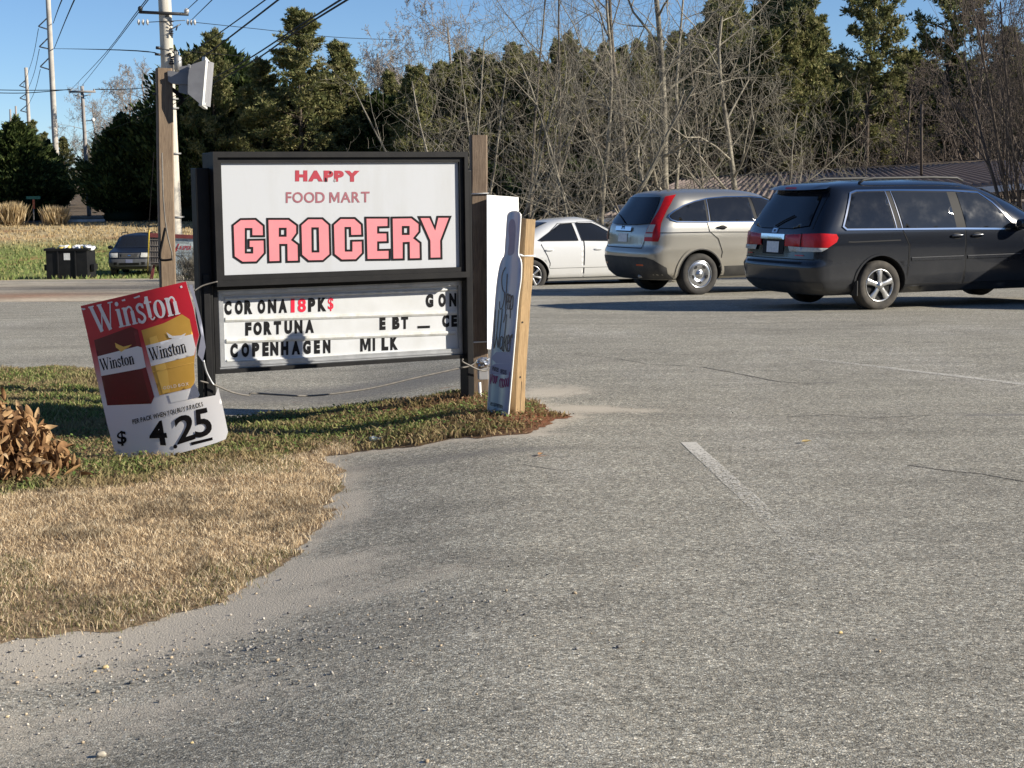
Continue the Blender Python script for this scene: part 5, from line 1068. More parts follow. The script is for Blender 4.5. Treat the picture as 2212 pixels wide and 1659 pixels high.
    for sg in (1, -1): c.patch('headlamp', [(sg*a, z) for a, z in ((.55, .74), (.95, .78), (1.05, .92), (.6, .88))], M['lamp_clear'], .006, mode=W, front=True)
    c.patch('grille', [(-.45, .62), (.45, .62), (.5, .84), (-.5, .84)], M['trim'], .006, mode=W, front=True)
    MB().box((2.2, 0, .235), (3.6, 1.5, .05)).build('underbody', M['well'], c.root, False, False)
van_details(van)

# ---- silver crossover
crz = lambda z: z if z < 1.2 else 1.2+(z-1.2)*1.13
cz = lambda t: [(crz(a), b) for a, b in t]
crv_b = Body(rear=cz([(.26, .22), (.36, .08), (.50, .03), (.70, .0), (.76, .03), (.80, .06), (1.00, .075), (1.14, .11), (1.22, .17), (1.45, .36), (1.56, .43), (1.615, .48), (1.655, .66), (1.675, 1.1)]),
             front=cz([(.26, 4.25), (.40, 4.46), (.60, 4.50), (.80, 4.46), (.95, 4.36), (1.04, 4.0), (1.10, 3.55), (1.16, 3.38), (1.40, 2.95), (1.54, 2.62), (1.62, 2.38), (1.655, 2.15), (1.675, 1.8)]),
             half=cz([(.26, .78), (.36, .86), (.55, .895), (.75, .91), (1.00, .905), (1.12, .89), (1.22, .865), (1.40, .785), (1.52, .72), (1.58, .67), (1.625, .58), (1.655, .42), (1.675, .15)]), Lr=.42, Lf=.9, pr=2.9)
CRV_AZ = 66; crv_loc = place(1511, 635, 26.6, 1.03, .86, CRV_AZ); crv_loc.z = gzf(crv_loc.x, crv_loc.y)+.012
crv = Car('crossover_suv', crv_b, M['paint_crv'], (1.03, 3.65), .345, crv_loc, heading(CRV_AZ), 'silver beige crossover with tall red tail lamp parked between the white sedan and the minivan', 'suv', .41, 64, crz)
def crv_details(c):
    P = M['paint_crv']
    for sd in (-1, 1):
        rd = [(1.40, .46), (2.16, .46), (2.18, 1.18), (2.10, 1.55), (1.30, 1.52), (1.16, 1.21), (1.20, 1.04), (1.36, .92), (1.44, .70)]
        fd = [(2.19, .46), (3.10, .46), (3.14, 1.10), (2.95, 1.20), (2.45, 1.52), (2.13, 1.55), (2.20, 1.18)]
        for nm, poly, hx in (('rear_door', rd, 1.42), ('front_door', fd, 2.42)):
            c.line('shut_line', poly, .024, M['gap'], .0045, sd, True); d = c.patch(nm, poly, P, .0065, sd, .055)
            c.blob('handle', c.b.side(hx, 1.10, .020, sd), (.10, .018, .020), M['trim'], d); c.blob('handle_recess', c.b.side(hx+.02, 1.095, .003, sd), (.065, .01, .042), M['gap'], d)
        c.line('body_crease', [(.25, 1.035), (1.2, 1.03), (3.2, .99)], .012, M['gap'], .009, sd)
        gh_ = [(.47, 1.275), (.50, 1.232), (.60, 1.205), (1.20, 1.192), (2.10, 1.180), (2.92, 1.165), (2.52, 1.47), (2.32, 1.525), (2.0, 1.545), (1.6, 1.548), (1.25, 1.528), (1.0, 1.492), (.78, 1.437), (.60, 1.365), (.50, 1.310)]
        gp_ = c.patch('window_surround', gh_, M['trim'], .0095, sd, .055); c.line('window_trim', gh_, .016, M['chrome'], .016, sd, True, gp_); c.line('pillar_trim', [(1.205, 1.20), (1.225, 1.525)], .010, M['chrome'], .016, sd, parent=gp_)
        c.window('quarter_window', [(.49, 1.278), (.52, 1.245), (.61, 1.222), (1.16, 1.208), (1.175, 1.505), (1.0, 1.478), (.79, 1.424), (.62, 1.355), (.52, 1.305)], M['glass'], sd, None, curve=0)
        c.window('rear_door_window', [(1.235, 1.207), (2.07, 1.197), (2.03, 1.528), (1.6, 1.532), (1.25, 1.515)], M['glass'], sd, None, curve=0)
        c.window('front_door_window', [(2.14, 1.195), (2.85, 1.182), (2.50, 1.45), (2.30, 1.508), (2.09, 1.524)], M['glass'], sd, None, curve=0)
        # grey lower cladding and arch flares
        c.patch('side_cladding', [(1.44, .30), (3.20, .30), (3.22, .47), (1.45, .47)], M['plastic'], .010, sd, .12)
        for x in (1.03, 3.65):
            al = [(x+.435*math.cos(t), .345+.435*math.sin(t)) for t in np.linspace(-.05, math.pi+.02, 26)]; c.line('arch_flare', al, .055, P, .014, sd); c.line('arch_edge', [(x+.412*math.cos(t), .345+.412*math.sin(t)) for t in np.linspace(0, math.pi, 24)], .018, M['plastic'], .016, sd)
            c.wheel(x, sd, .345, .225, 'steel')
        mir = c.blob('mirror', (2.92, sd*1.01, 1.20), (.08, .10, .075), P, None, 3); MB().tube([(2.95, sd*.85, 1.16), (2.93, sd*.96, 1.18)], .025, 8).build('mirror_arm', M['trim'], mir, True, False)
    W = 'wrap'
    c.window('rear_window', [(-.66, 1.18), (-.35, 1.155), (.35, 1.155), (.66, 1.18), (.60, 1.36), (.52, 1.555), (-.52, 1.555), (-.60, 1.36)], M['glass'], -1, None, mode=W, curve=0)
    for sg in (1, -1):
        t = c.patch('tail_lamp', [(sg*a, z) for a, z in ((.64, .90), (.90, .895), (.925, .98), (.90, 1.10), (.87, 1.18), (.80, 1.36), (.745, 1.585), (.60, 1.56), (.665, 1.36), (.69, 1.18), (.655, 1.02))], M['lamp_red'], .016, mode=W, step=.06)
        c.patch('reverse_lens', [(sg*a, z) for a, z in ((.675, 1.04), (.795, 1.04), (.80, 1.155), (.70, 1.155))], M['lamp_clear'], .026, mode=W, parent=t); c.patch('indicator_lens', [(sg*a, z) for a, z in ((.665, .965), (.80, .965), (.80, 1.02), (.665, 1.02))], M['lamp_clear'], .026, mode=W, parent=t); c.line('lamp_seam', [(sg*.815, .90), (sg*.82, 1.16)], .010, M['lamp_dark'], .028, mode=W, parent=t)
        c.patch('bumper_reflector', [(sg*a, z) for a, z in ((.50, .50), (.66, .50), (.66, .525), (.50, .525))], M['lamp_amber'], .012, mode=W)
        c.line('shut_line', [(sg*.60, .78), (sg*.64, .90), (sg*.645, 1.0)], .012, M['gap'], .003, mode=W)
    c.line('shut_line', [(-.60, .785), (.60, .785)], .014, M['gap'], .003, mode=W)
    c.patch('bumper_lower', [(-1.0, .28), (1.0, .28), (1.05, .47), (.86, .60), (.72, .64), (-.72, .64), (-.86, .60), (-1.05, .47)], M['plastic'], .010, mode=W)
    gh = c.patch('tailgate_handle', [(-.27, 1.055), (.27, 1.055), (.27, 1.12), (-.27, 1.12)], M['chrome'], .028, mode=W); c.patch('tailgate_handle_underside', [(-.265, 1.04), (.265, 1.04), (.265, 1.056), (-.265, 1.056)], M['gap'], .010, mode=W)
    c.patch('plate_recess', [(-.24, .86), (.24, .86), (.26, 1.05), (-.26, 1.05)], P, .003, mode=W); rear_plate(c, -.155, .155, .875, 1.015)
    for a0, a1, z0, z1 in ((-.045, -.028, 1.075, 1.15), (.028, .045, 1.075, 1.15), (-.03, .03, 1.104, 1.12)): c.patch('emblem', [(a0, z0), (a1, z0), (a1*1.08, z1), (a0*1.08, z1)], M['trim'], .034, mode=W, step=.2)
    MB().tube([c.b.wrap(.0, 1.17, .03), c.b.wrap(-.2, 1.24, .03), c.b.wrap(-.42, 1.30, .03)], .009, 6).build('wiper', M['trim'], c.root, True, False)
    c.window('windscreen', [(-.66, 1.18), (.66, 1.18), (.55, 1.55), (-.55, 1.55)], M['glass2'], -1, None, mode=W, curve=0, front=True)
    MB().tube([(.80, .0, 1.70), (.72, .0, 1.755), (.70, .0, 1.775)], .012, 6).build('antenna', M['trim'], c.root, True, False)
    MB().box((2.1, 0, .28), (3.0, 1.4, .05)).build('underbody', M['well'], c.root, False, False); MB().tube([(.30, -.45, .33), (.12, -.45, .32)], .03, 10).build('exhaust', M['steel'], c.root, True, False)
crv_details(crv)

# ---- white sedan
sed_b = Body(rear=[(.20, .24), (.30, .08), (.45, .02), (.60, .0), (.66, .04), (.80, .06), (.90, .09), (.955, .20), (.985, .72), (1.02, .82), (1.15, 1.05), (1.28, 1.32), (1.34, 1.50), (1.38, 1.72), (1.41, 2.1)],
             front=[(.20, 4.55), (.32, 4.74), (.50, 4.78), (.64, 4.72), (.74, 4.60), (.82, 4.25), (.90, 3.70), (.95, 3.40), (1.05, 3.14), (1.22, 2.80), (1.32, 2.60), (1.37, 2.45), (1.41, 2.25)],
             half=[(.20, .76), (.30, .85), (.48, .88), (.66, .885), (.82, .875), (.93, .855), (1.00, .815), (1.15, .725), (1.28, .635), (1.33, .585), (1.37, .50), (1.395, .36), (1.41, .12)], Lr=.45, Lf=.9, pr=3.0, sig=.014)
SED_AZ = 72; sed_loc = place(1148, 616, 31.0, 1.06, .85, SED_AZ); sed_loc.z = gzf(sed_loc.x, sed_loc.y)+.012
sed = Car('sedan', sed_b, M['paint_white'], (1.06, 3.73), .315, sed_loc, heading(SED_AZ), 'white four door sedan with dark windows, parked farthest behind the bottle sign', 'car', .365, 80)
def sed_details(c):
    P = M['paint_white']
    for sd in (-1, 1):
        rd = [(1.40, .27), (2.10, .27), (2.12, .93), (2.06, 1.30), (1.68, 1.29), (1.30, 1.00), (1.27, .90), (1.38, .70), (1.44, .55)]; fd = [(2.13, .27), (3.10, .27), (3.13, .88), (2.95, .98), (2.55, 1.25), (2.42, 1.31), (2.09, 1.31), (2.15, .93)]
        for nm, poly, hx in (('rear_door', rd, 1.42), ('front_door', fd, 2.42)):
            c.line('shut_line', poly, .022, M['gap'], .0045, sd, True); d = c.patch(nm, poly, P, .0065, sd, .055)
            c.blob('handle', c.b.side(hx, .80, .016, sd), (.085, .014, .018), P, d); c.line('handle_gap', [(hx-.08, .785), (hx+.08, .785)], .014, M['gap'], .005, sd, parent=d)
        c.line('side_moulding', [(1.42, .475), (3.1, .475)], .038, P, .012, sd); c.line('moulding_shadow_gap', [(1.42, .452), (3.1, .452)], .009, M['gap'], .0075, sd)
        c.window('rear_door_window', [(1.22, .985), (1.28, .972), (2.02, .965), (1.96, 1.285), (1.72, 1.275)], M['glass'], sd, M['trim'], .012, curve=0)
        c.window('front_door_window', [(2.10, .965), (2.92, .945), (2.94, .965), (2.52, 1.225), (2.38, 1.285), (2.04, 1.29)], M['glass'], sd, M['trim'], .012, curve=0)
        c.line('pillar_trim', [(2.09, .96), (2.03, 1.29)], .03, P, .008, sd)
        for x in (1.06, 3.73):
            c.wheel(x, sd, .315, .205, 'seven'); c.line('wheel_arch_lip', [(x+.375*math.cos(t), .315+.375*math.sin(t)) for t in np.linspace(.05, math.pi-.05, 22)], .022, P, .010, sd)
        mir = c.blob('mirror', (2.92, sd*.95, 1.00), (.08, .09, .06), P, None, 3); MB().tube([(2.95, sd*.80, .97), (2.93, sd*.90, .985)], .022, 8).build('mirror_arm', M['trim'], mir, True, False)
        c.patch('side_sill', [(1.42, .205), (3.2, .205), (3.2, .25), (1.42, .25)], P, .006, sd, .15)
    W = 'wrap'
    c.window('rear_window', [(-.62, 1.01), (.62, 1.01), (.52, 1.31), (-.52, 1.31)], M['glass'], -1, None, mode=W, curve=0); c.window('windscreen', [(-.66, .98), (.66, .98), (.5, 1.33), (-.5, 1.33)], M['glass2'], -1, None, mode=W, curve=0, front=True)
    for sg in (1, -1):
        c.patch('tail_lamp', [(sg*a, z) for a, z in ((.45, .70), (.95, .70), (1.05, .86), (.45, .86))], M['lamp_red'], .008, mode=W); c.patch('headlamp', [(sg*a, z) for a, z in ((.45, .60), (.92, .62), (.98, .72), (.48, .72))], M['lamp_clear'], .008, mode=W, front=True)
    rear_plate(c, -.155, .155, .70, .84); MB().box((2.3, 0, .215), (3.4, 1.4, .05)).build('underbody', M['well'], c.root, False, False)
sed_details(sed)

# ---- far SUV seen from the front
suv_b = Body(rear=[(.30, .15), (.45, .03), (.70, .0), (.80, .04), (1.05, .07), (1.20, .12), (1.50, .28), (1.66, .36), (1.74, .5), (1.80, .9)],
             front=[(.30, 4.55), (.40, 4.72), (.62, 4.78), (.70, 4.72), (.95, 4.66), (1.06, 4.50), (1.13, 4.0), (1.20, 3.62), (1.45, 3.26), (1.66, 2.95), (1.74, 2.75), (1.80, 2.3)],
             half=[(.30, .80), (.42, .90), (.70, .935), (1.0, .93), (1.14, .91), (1.24, .87), (1.45, .79), (1.66, .70), (1.73, .60), (1.77, .42), (1.80, .15)], Lr=.35, Lf=.40, pr=3.4, pf=3.6)
sl = at(280, 581, 70); suv_az = 176
suv_loc = Vector((sl.x-math.cos(heading(suv_az))*4.7, 70-math.sin(heading(suv_az))*4.7, 0)); suv_loc.z = gzf(suv_loc.x, suv_loc.y)
suv = Car('parked_suv', suv_b, M['paint_suv'], (1.0, 3.9), .37, suv_loc, heading(suv_az), 'dark blue suv facing the camera beside the dumpster across the drive', 'suv', .44, 60)
def suv_details(c):
    W = 'wrap'
    c.window('windscreen', [(-.74, 1.20), (.74, 1.20), (.62, 1.66), (-.62, 1.66)], M['glass'], -1, None, mode=W, curve=0, front=True)
    c.patch('grille', [(-.42, .80), (.42, .80), (.46, 1.00), (-.46, 1.00)], M['bumper_grey'], .012, mode=W, front=True); g = c.patch('grille_mesh', [(-.37, .83), (.37, .83), (.41, .97), (-.41, .97)], M['plastic'], .018, mode=W, front=True); c.patch('badge', [(-.06, .885), (.06, .885), (.06, .925), (-.06, .925)], M['chrome'], .024, mode=W, front=True)
    for sg in (1, -1):
        c.patch('headlamp', [(sg*a, z) for a, z in ((.48, .83), (.84, .82), (.90, 1.0), (.50, 1.01))], M['lamp_clear'], .012, mode=W, front=True)
        c.patch('fog_lamp', [(sg*a, z) for a, z in ((.52, .52), (.66, .52), (.66, .62), (.52, .62))], M['trim'], .020, mode=W, front=True)
    c.patch('front_bumper', [(-1.05, .45), (1.05, .45), (1.05, .76), (-1.05, .76)], M['bumper_grey'], .012, mode=W, front=True); c.patch('air_intake', [(-.42, .50), (.42, .50), (.42, .60), (-.42, .60)], M['trim'], .018, mode=W, front=True)
    c.patch('licence_plate', [(-.15, .60), (.15, .60), (.15, .74), (-.15, .74)], M['plate_ink'], .022, mode=W, front=True)
    for sd in (-1, 1):
        c.window('side_window', [(.6, 1.22), (3.1, 1.20), (2.75, 1.62), (.75, 1.62)], M['glass'], sd, M['trim'], .02, curve=0)
        for x in (1.0, 3.9): c.wheel(x, sd, .37, .24, 'suv')
        mir = c.blob('mirror', (3.15, sd*1.05, 1.22), (.09, .11, .08), M['paint_suv'], None, 3); MB().tube([(3.18, sd*.88, 1.17), (3.16, sd*.98, 1.19)], .025, 8).build('mirror_arm', M['trim'], mir, True, False)
        MB().tube([(1.0, sd*.62, 1.76), (1.2, sd*.62, 1.83), (2.5, sd*.62, 1.83), (2.7, sd*.62, 1.77)], .022, 8).build('roof_rail', M['trim'], c.root, True, False)
suv_details(suv)
# ---- the next car in the row stands outside the picture; its shadow reaches the minivan
nb = copy_tree(suv.root); th_ = heading(VAN_AZ); off = Vector((math.cos(th_)*4.55+math.sin(th_)*2.75, math.sin(th_)*4.55-math.cos(th_)*2.75, 0))
nb.location = van_loc+off; nb.location.z = gzf(nb.location.x, nb.location.y)+.012; nb.rotation_euler = (0, 0, th_); tag(nb, 'dark suv parked just beyond the right picture edge, past the minivan', 'suv')
# ------------------------------------------------------------------ trees
def norm(v): return v/np.linalg.norm(v)
class TubeBag:
    def __init__(s): s.V = []; s.F = []; s.n = 0
    def add(s, pts, rad, k):
        P = np.array(pts); m = len(P); T = np.gradient(P, axis=0); T /= np.linalg.norm(T, axis=1)[:, None]+1e-9
        ref = np.array([0, 0, 1.]) if abs(T[0][2]) < .85 else np.array([1., 0, 0]); U = np.cross(T, ref); U /= np.linalg.norm(U, axis=1)[:, None]+1e-9; W = np.cross(T, U)
        a = np.arange(k)*2*np.pi/k; R = np.array(rad)[:, None, None]
        V = P[:, None]+R*(U[:, None]*np.cos(a)[None, :, None]+W[:, None]*np.sin(a)[None, :, None]); s.V.append(V.reshape(-1, 3))
        i = np.arange(m-1)[:, None]*k; j = np.arange(k)[None]; j2 = (j+1) % k; b = s.n
        s.F.append(np.stack([b+i+j, b+i+j2, b+i+k+j2, b+i+k+j], -1).reshape(-1, 4)); s.n += m*k
    def out(s): return np.concatenate(s.V), np.concatenate(s.F)
def bare_tree(seed, H, r0, kids=(14, 6, 5, 3), spread=.75, up=.35, wob=.10, start=.18, lean=(0, 0), ratio=.52, stems=1, stem_spread=.0, droop=0.0, minr=.003):
    rg = np.random.default_rng(seed); trunk, crown = TubeBag(), TubeBag()
    def branch(p, d, L, r, lev):
        n = [9, 6, 4, 3, 3][min(lev, 4)]; pts = [p]; rad = [r]; dirs = [d]; st = L/n
        for i in range(n):
            d = norm(d+rg.normal(0, wob*(1+.4*lev if lev else .40), 3)+np.array([0, 0, up*(.35 if lev else .1)-droop*lev*.05])); p = p+d*st; pts.append(p); dirs.append(d); rad.append(max(minr, r*(1-(.62 if lev == 0 else .80)*(i+1)/n)))
        (trunk if lev == 0 else crown).add(pts, rad, [8, 5, 4, 3, 3][min(lev, 4)])
        if lev >= len(kids): return
        nk = kids[lev]; nk = max(1, int(nk*rg.uniform(.75, 1.25)))
        s0 = start if lev == 0 else .22
        for t in np.linspace(s0, .97, nk)+rg.uniform(-.03, .03, nk):
            t = min(max(t, .05), .98); f = t*n; i = min(int(f), n-1); q = pts[i]+(pts[i+1]-pts[i])*(f-i); dd = dirs[i]; rr = rad[i]+(rad[i+1]-rad[i])*(f-i)
            az = rg.uniform(0, 2*np.pi); side = norm(np.cross(dd, [math.cos(az), math.sin(az), .2])+1e-6); nd = norm(dd*(1-spread*rg.uniform(.75, 1.1))+side*spread+np.array([0, 0, up*.5]))
            Lc = L*ratio*(1.12-.62*t)*rg.uniform(.7, 1.2) if lev == 0 else L*ratio*(1.05-.5*t)*rg.uniform(.6, 1.2)
            branch(q, nd, Lc, max(minr, rr*rg.uniform(.42, .62)), lev+1)
    for k in range(stems):
        a = rg.uniform(0, 6.28); d = norm(np.array([lean[0]+math.cos(a)*stem_spread*rg.uniform(.3, 1), lean[1]+math.sin(a)*stem_spread*rg.uniform(.3, 1), 1.0]))
        branch(np.array([math.cos(a)*.08*(stems > 1), math.sin(a)*.08*(stems > 1), -.3]), d, H*rg.uniform(.8, 1.05), r0*rg.uniform(.7, 1.1), 0)
    return trunk.out(), crown.out()
class Proto:
    """meshes of one tree form, shared by every copy"""
    def __init__(s, parts): s.parts = parts        # list of (name, mesh)
    def place(s, name, loc, label, cat, rz=0.0, sc_=1.0, group=None, tilt=(0, 0)):
        t = thing(name, loc, label, cat, rz, group); t.scale = sc_ if hasattr(sc_, '__len__') else (sc_,)*3; t.rotation_euler = (tilt[0], tilt[1], rz)
        for n, me in s.parts:
            o = bpy.data.objects.new(n, me); COL.objects.link(o); o.parent = t
        return t
def mk(name, V, Fc, mat, smooth=False, col=None):
    me = np_mesh(name, V, Fc, smooth); me.materials.append(mat)
    if col is not None:
        a = me.attributes.new('col', 'FLOAT_COLOR', 'POINT'); a.data.foreach_set('color', np.hstack([col, np.ones((len(col), 1))]).astype(np.float32).ravel())
    return me
def bare_proto(mat, **k):
    (tv, tf), (cv, cf) = bare_tree(**k); return Proto([('trunk', mk('trunk', tv, tf, mat, True)), ('crown', mk('crown', cv, cf, mat, True))])
def kites(P, D, L, Wd, rg, fold=.25):
    """leaf sprays: one folded kite per point, pointing along D"""
    n = len(P); D = D/np.linalg.norm(D, axis=1)[:, None]; R = rg.normal(0, 1, (n, 3)); U = np.cross(D, R); U /= np.linalg.norm(U, axis=1)[:, None]+1e-9; N = np.cross(D, U)
    L = L[:, None]; Wd = Wd[:, None]; m = P+D*L*.45
    V = np.stack([P, m+U*Wd+N*Wd*fold, P+D*L, m-U*Wd+N*Wd*fold], 1).reshape(-1, 3); k = np.arange(n)*4
    return V, np.concatenate([np.stack([k, k+1, k+2], 1), np.stack([k, k+2, k+3], 1)])
def ellipsoid_core(cs, mat_col, seg=10):
    V = []; Fc = []
    for c, r in cs:
        bm = bmesh.new(); bmesh.ops.create_icosphere(bm, subdivisions=2, radius=1); b = len(V); V += [np.array(v.co)*r+c for v in bm.verts]; Fc += [tuple(x.index+b for x in f.verts) for f in bm.faces]; bm.free()
    return np.array(V), np.array(Fc)
def leyland(seed, H=6.0, R=2.0, n=15000, sh=1.0, cone=.62, pal=((.045, .068, .020), (.070, .098, .028), (.105, .130, .042), (.028, .044, .014))):
    """dense feathery cypress; branches rise outwards and end in upright sprays"""
    rg = np.random.default_rng(seed); nb = 520; hb = rg.beta(1.1, 1.5, nb); env = lambda h: R*np.clip((1-h)**cone, 0, 1)*np.clip(.55+3.5*h, 0, 1)
    az = rg.uniform(0, 2*np.pi, nb); lump = 1+.28*rg.normal(0, 1, nb); rb = env(hb)*np.clip(lump, .55, 1.6)
    i = rg.integers(0, nb, n); t = rg.beta(3, 1.2, n); h0 = hb[i]*H*.93
    ra = rb[i]*t; a = az[i]+rg.normal(0, .13, n)/np.maximum(t, .3); P = np.stack([np.cos(a)*ra, np.sin(a)*ra, h0+ra*.55*sh+rg.normal(0, .10, n)], 1)
    D = np.stack([np.cos(a)*.75, np.sin(a)*.75, np.full(n, .85)], 1)+rg.normal(0, .35, (n, 3)); L = rg.uniform(.14, .32, n)*(H/6)**.5; V, T = kites(P, D, L, L*rg.uniform(.14, .26, n), rg)
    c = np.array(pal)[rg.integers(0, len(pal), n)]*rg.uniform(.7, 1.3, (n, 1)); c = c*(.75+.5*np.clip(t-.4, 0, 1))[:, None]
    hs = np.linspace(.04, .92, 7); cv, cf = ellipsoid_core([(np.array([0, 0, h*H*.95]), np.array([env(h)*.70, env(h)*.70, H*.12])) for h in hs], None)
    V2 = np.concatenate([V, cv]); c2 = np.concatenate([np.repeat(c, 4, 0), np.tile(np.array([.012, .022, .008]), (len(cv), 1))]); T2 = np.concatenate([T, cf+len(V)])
    tr = tube([(0, 0, -.3), (0, 0, H*.5), (0, 0, H*.9)], [.14, .09, .02], 7)
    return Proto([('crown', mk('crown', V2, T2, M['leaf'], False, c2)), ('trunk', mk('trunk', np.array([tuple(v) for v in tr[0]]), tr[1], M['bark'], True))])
def pine(seed, H=14.0, crown_from=.35, R=3.2, nb=70, tufts=16, per=9, pal=((.165, .172, .066), (.22, .215, .088), (.12, .135, .052), (.27, .245, .115)), tl=.42, shape=.8):
    """pine: bare lower trunk, limbs in rough whorls, needle tufts at the limb ends"""
    rg = np.random.default_rng(seed); bag = TubeBag(); tb = TubeBag(); hz = np.linspace(-.3, H, 12); wob = np.cumsum(rg.normal(0, .06, (12, 2)), 0)*(H/14); axis = np.column_stack([wob, hz]); tb.add(axis, np.linspace(.024*H*.55, .02, 12), 8)
    C = []; TD = []
    for k in range(nb):
        f = crown_from+(1-crown_from)*((k+rg.uniform(0, 1))/nb)**.9; z = f*H; q = np.array([np.interp(z, hz, wob[:, 0]), np.interp(z, hz, wob[:, 1]), z]); g = (f-crown_from)/(1-crown_from)
        L = R*(1-g**1.6*.82)*(.45+.55*min(1, g*4+.3))*rg.uniform(.55, 1.15)*shape; a = rg.uniform(0, 6.28); d = np.array([math.cos(a), math.sin(a), .15+.7*g+rg.normal(0, .15)]); pts = [q]
        for j in range(4): d = norm(d+rg.normal(0, .16, 3)+np.array([0, 0, .10])); pts.append(pts[-1]+d*L/4)
        bag.add(pts, np.linspace(.05*(1-g*.6), .012, 5)*H/14, 4); P = np.array(pts)
        for _ in range(tufts):
            t = 1-rg.beta(1.0, 2.2)*.8; i = min(3, int(t*4)); c = P[i]+(P[i+1]-P[i])*(t*4-i)+rg.normal(0, .16*(L/3+.4), 3)*np.array([1, 1, .55]); C.append(c); TD.append(d+np.array([0, 0, .5]))
    C = np.array(C); TD = np.array(TD); n = len(C); Pp = np.repeat(C, per, 0); D = np.repeat(TD, per, 0)*.6+rg.normal(0, 1, (n*per, 3)); D[:, 2] += .35
    L = rg.uniform(.6, 1.15, n*per)*tl; V, T = kites(Pp, D, L, L*rg.uniform(.10, .17, n*per), rg); base = np.array(pal)[rg.integers(0, len(pal), n)]*rg.uniform(.7, 1.25, (n, 1)); c = np.repeat(np.repeat(base, per, 0)*rg.uniform(.8, 1.2, (n*per, 1)), 4, 0)
    tv, tf = tb.out(); bv, bf = bag.out()
    return Proto([('trunk', mk('trunk', tv, tf, M['bark'], True)), ('branches', mk('branches', bv, bf, M['bark'])), ('crown', mk('crown', V, T, M['leaf'], False, c))])

def spot(px, Y, dz=0.0): p = at(px, 400, Y); return Vector((p.x, Y, gzf(p.x, Y)+float(hill(np.array(p.x), np.array(Y)))+dz))
# -- leafless trees just behind the parked cars
def one_bare(px, Y, label, mat='twig', group='bare trees behind the parked cars', rz=0.0, **k):
    p = bare_proto(M[mat], **k); return p.place('bare_tree', spot(px, Y), label, 'tree', rz, 1.0, group)
one_bare(1436, 41, 'tall bare tree with a stout straight trunk rising behind the crossover', seed=11, H=10.5, r0=.16, kids=(14, 7, 5, 2), spread=.74, up=.24, start=.10, ratio=.52, wob=.13, minr=.0035)
one_bare(1606, 39.5, 'slender bare tree with pale spreading limbs above the minivan roof', seed=23, H=7.8, r0=.09, kids=(13, 7, 5, 2), spread=.76, up=.24, start=.10, ratio=.66, wob=.13, minr=.0035)
one_bare(1300, 40, 'bare tree with crossing slanted limbs behind the white sedan', seed=31, H=8.0, r0=.07, kids=(11, 6, 4, 2), spread=.72, up=.22, start=.06, ratio=.66, wob=.13, lean=(-.05, 0), minr=.0032)
one_bare(1205, 42, 'bare tree of thin upright stems left of the white sedan roof', mat='twig_shaded', seed=42, H=8.4, r0=.065, kids=(10, 6, 4, 2), spread=.68, up=.30, start=.05, ratio=.62, wob=.13, lean=(.06, 0), minr=.0032)
one_bare(1120, 44, 'bare many stemmed tree right behind the brown timber post', mat='twig_shaded', seed=53, H=7.8, r0=.055, kids=(7, 5, 4, 2), spread=.70, up=.26, start=.05, ratio=.66, stems=3, stem_spread=.4, wob=.13, minr=.0032)
one_bare(1010, 46, 'bare arching thicket tree behind the top right corner of the grocery sign', seed=64, H=7.0, r0=.045, kids=(7, 5, 4, 2), spread=.68, up=.24, start=.05, ratio=.62, stems=5, stem_spread=.75, wob=.12, lean=(-.25, 0), minr=.0032)
one_bare(1385, 45, 'bare tree leaning left, seen through the limbs of the stout one', mat='twig_shaded', seed=75, H=9.2, r0=.085, kids=(10, 6, 4, 2), spread=.68, up=.28, start=.08, ratio=.58, wob=.13, lean=(-.2, 0), minr=.0035)
one_bare(1515, 44, 'bare sapling between the stout tree and the slender pale one', mat='twig_shaded', seed=86, H=7.4, r0=.055, kids=(9, 5, 4, 2), spread=.68, up=.30, start=.08, ratio=.60, wob=.13, minr=.0032)
one_bare(1250, 38.5, 'low bare tree with long sweeping limbs just behind the white sedan', seed=107, H=5.6, r0=.05, kids=(10, 6, 4, 2), spread=.80, up=.18, start=.04, ratio=.80, stems=3, stem_spread=.6, wob=.14, minr=.0035)
one_bare(1075, 41, 'bare sapling with fine upswept twigs directly above the blank sheet', seed=118, H=6.4, r0=.05, kids=(10, 6, 4, 2), spread=.72, up=.26, start=.05, ratio=.66, stems=2, stem_spread=.4, wob=.13, minr=.0035)
one_bare(1465, 42.5, 'bare tree with crooked limbs close to the right of the stout one', seed=129, H=7.6, r0=.06, kids=(11, 6, 5, 2), spread=.74, up=.24, start=.06, ratio=.64, wob=.14, minr=.0035)
one_bare(1690, 41, 'small bare tree with wide limbs above the minivan window line', seed=140, H=5.0, r0=.045, kids=(10, 6, 5, 2), spread=.78, up=.22, start=.1, ratio=.75, wob=.14, minr=.0035)
one_bare(2235, 33.5, 'wide bare shrub of many upright stems at the right edge by the minivan nose', seed=97, H=6.2, r0=.05, kids=(9, 6, 4), spread=.42, up=.5, start=.12, ratio=.62, stems=17, stem_spread=.62, wob=.06, mat='twig_far', group='bare shrubs by the brown roof')
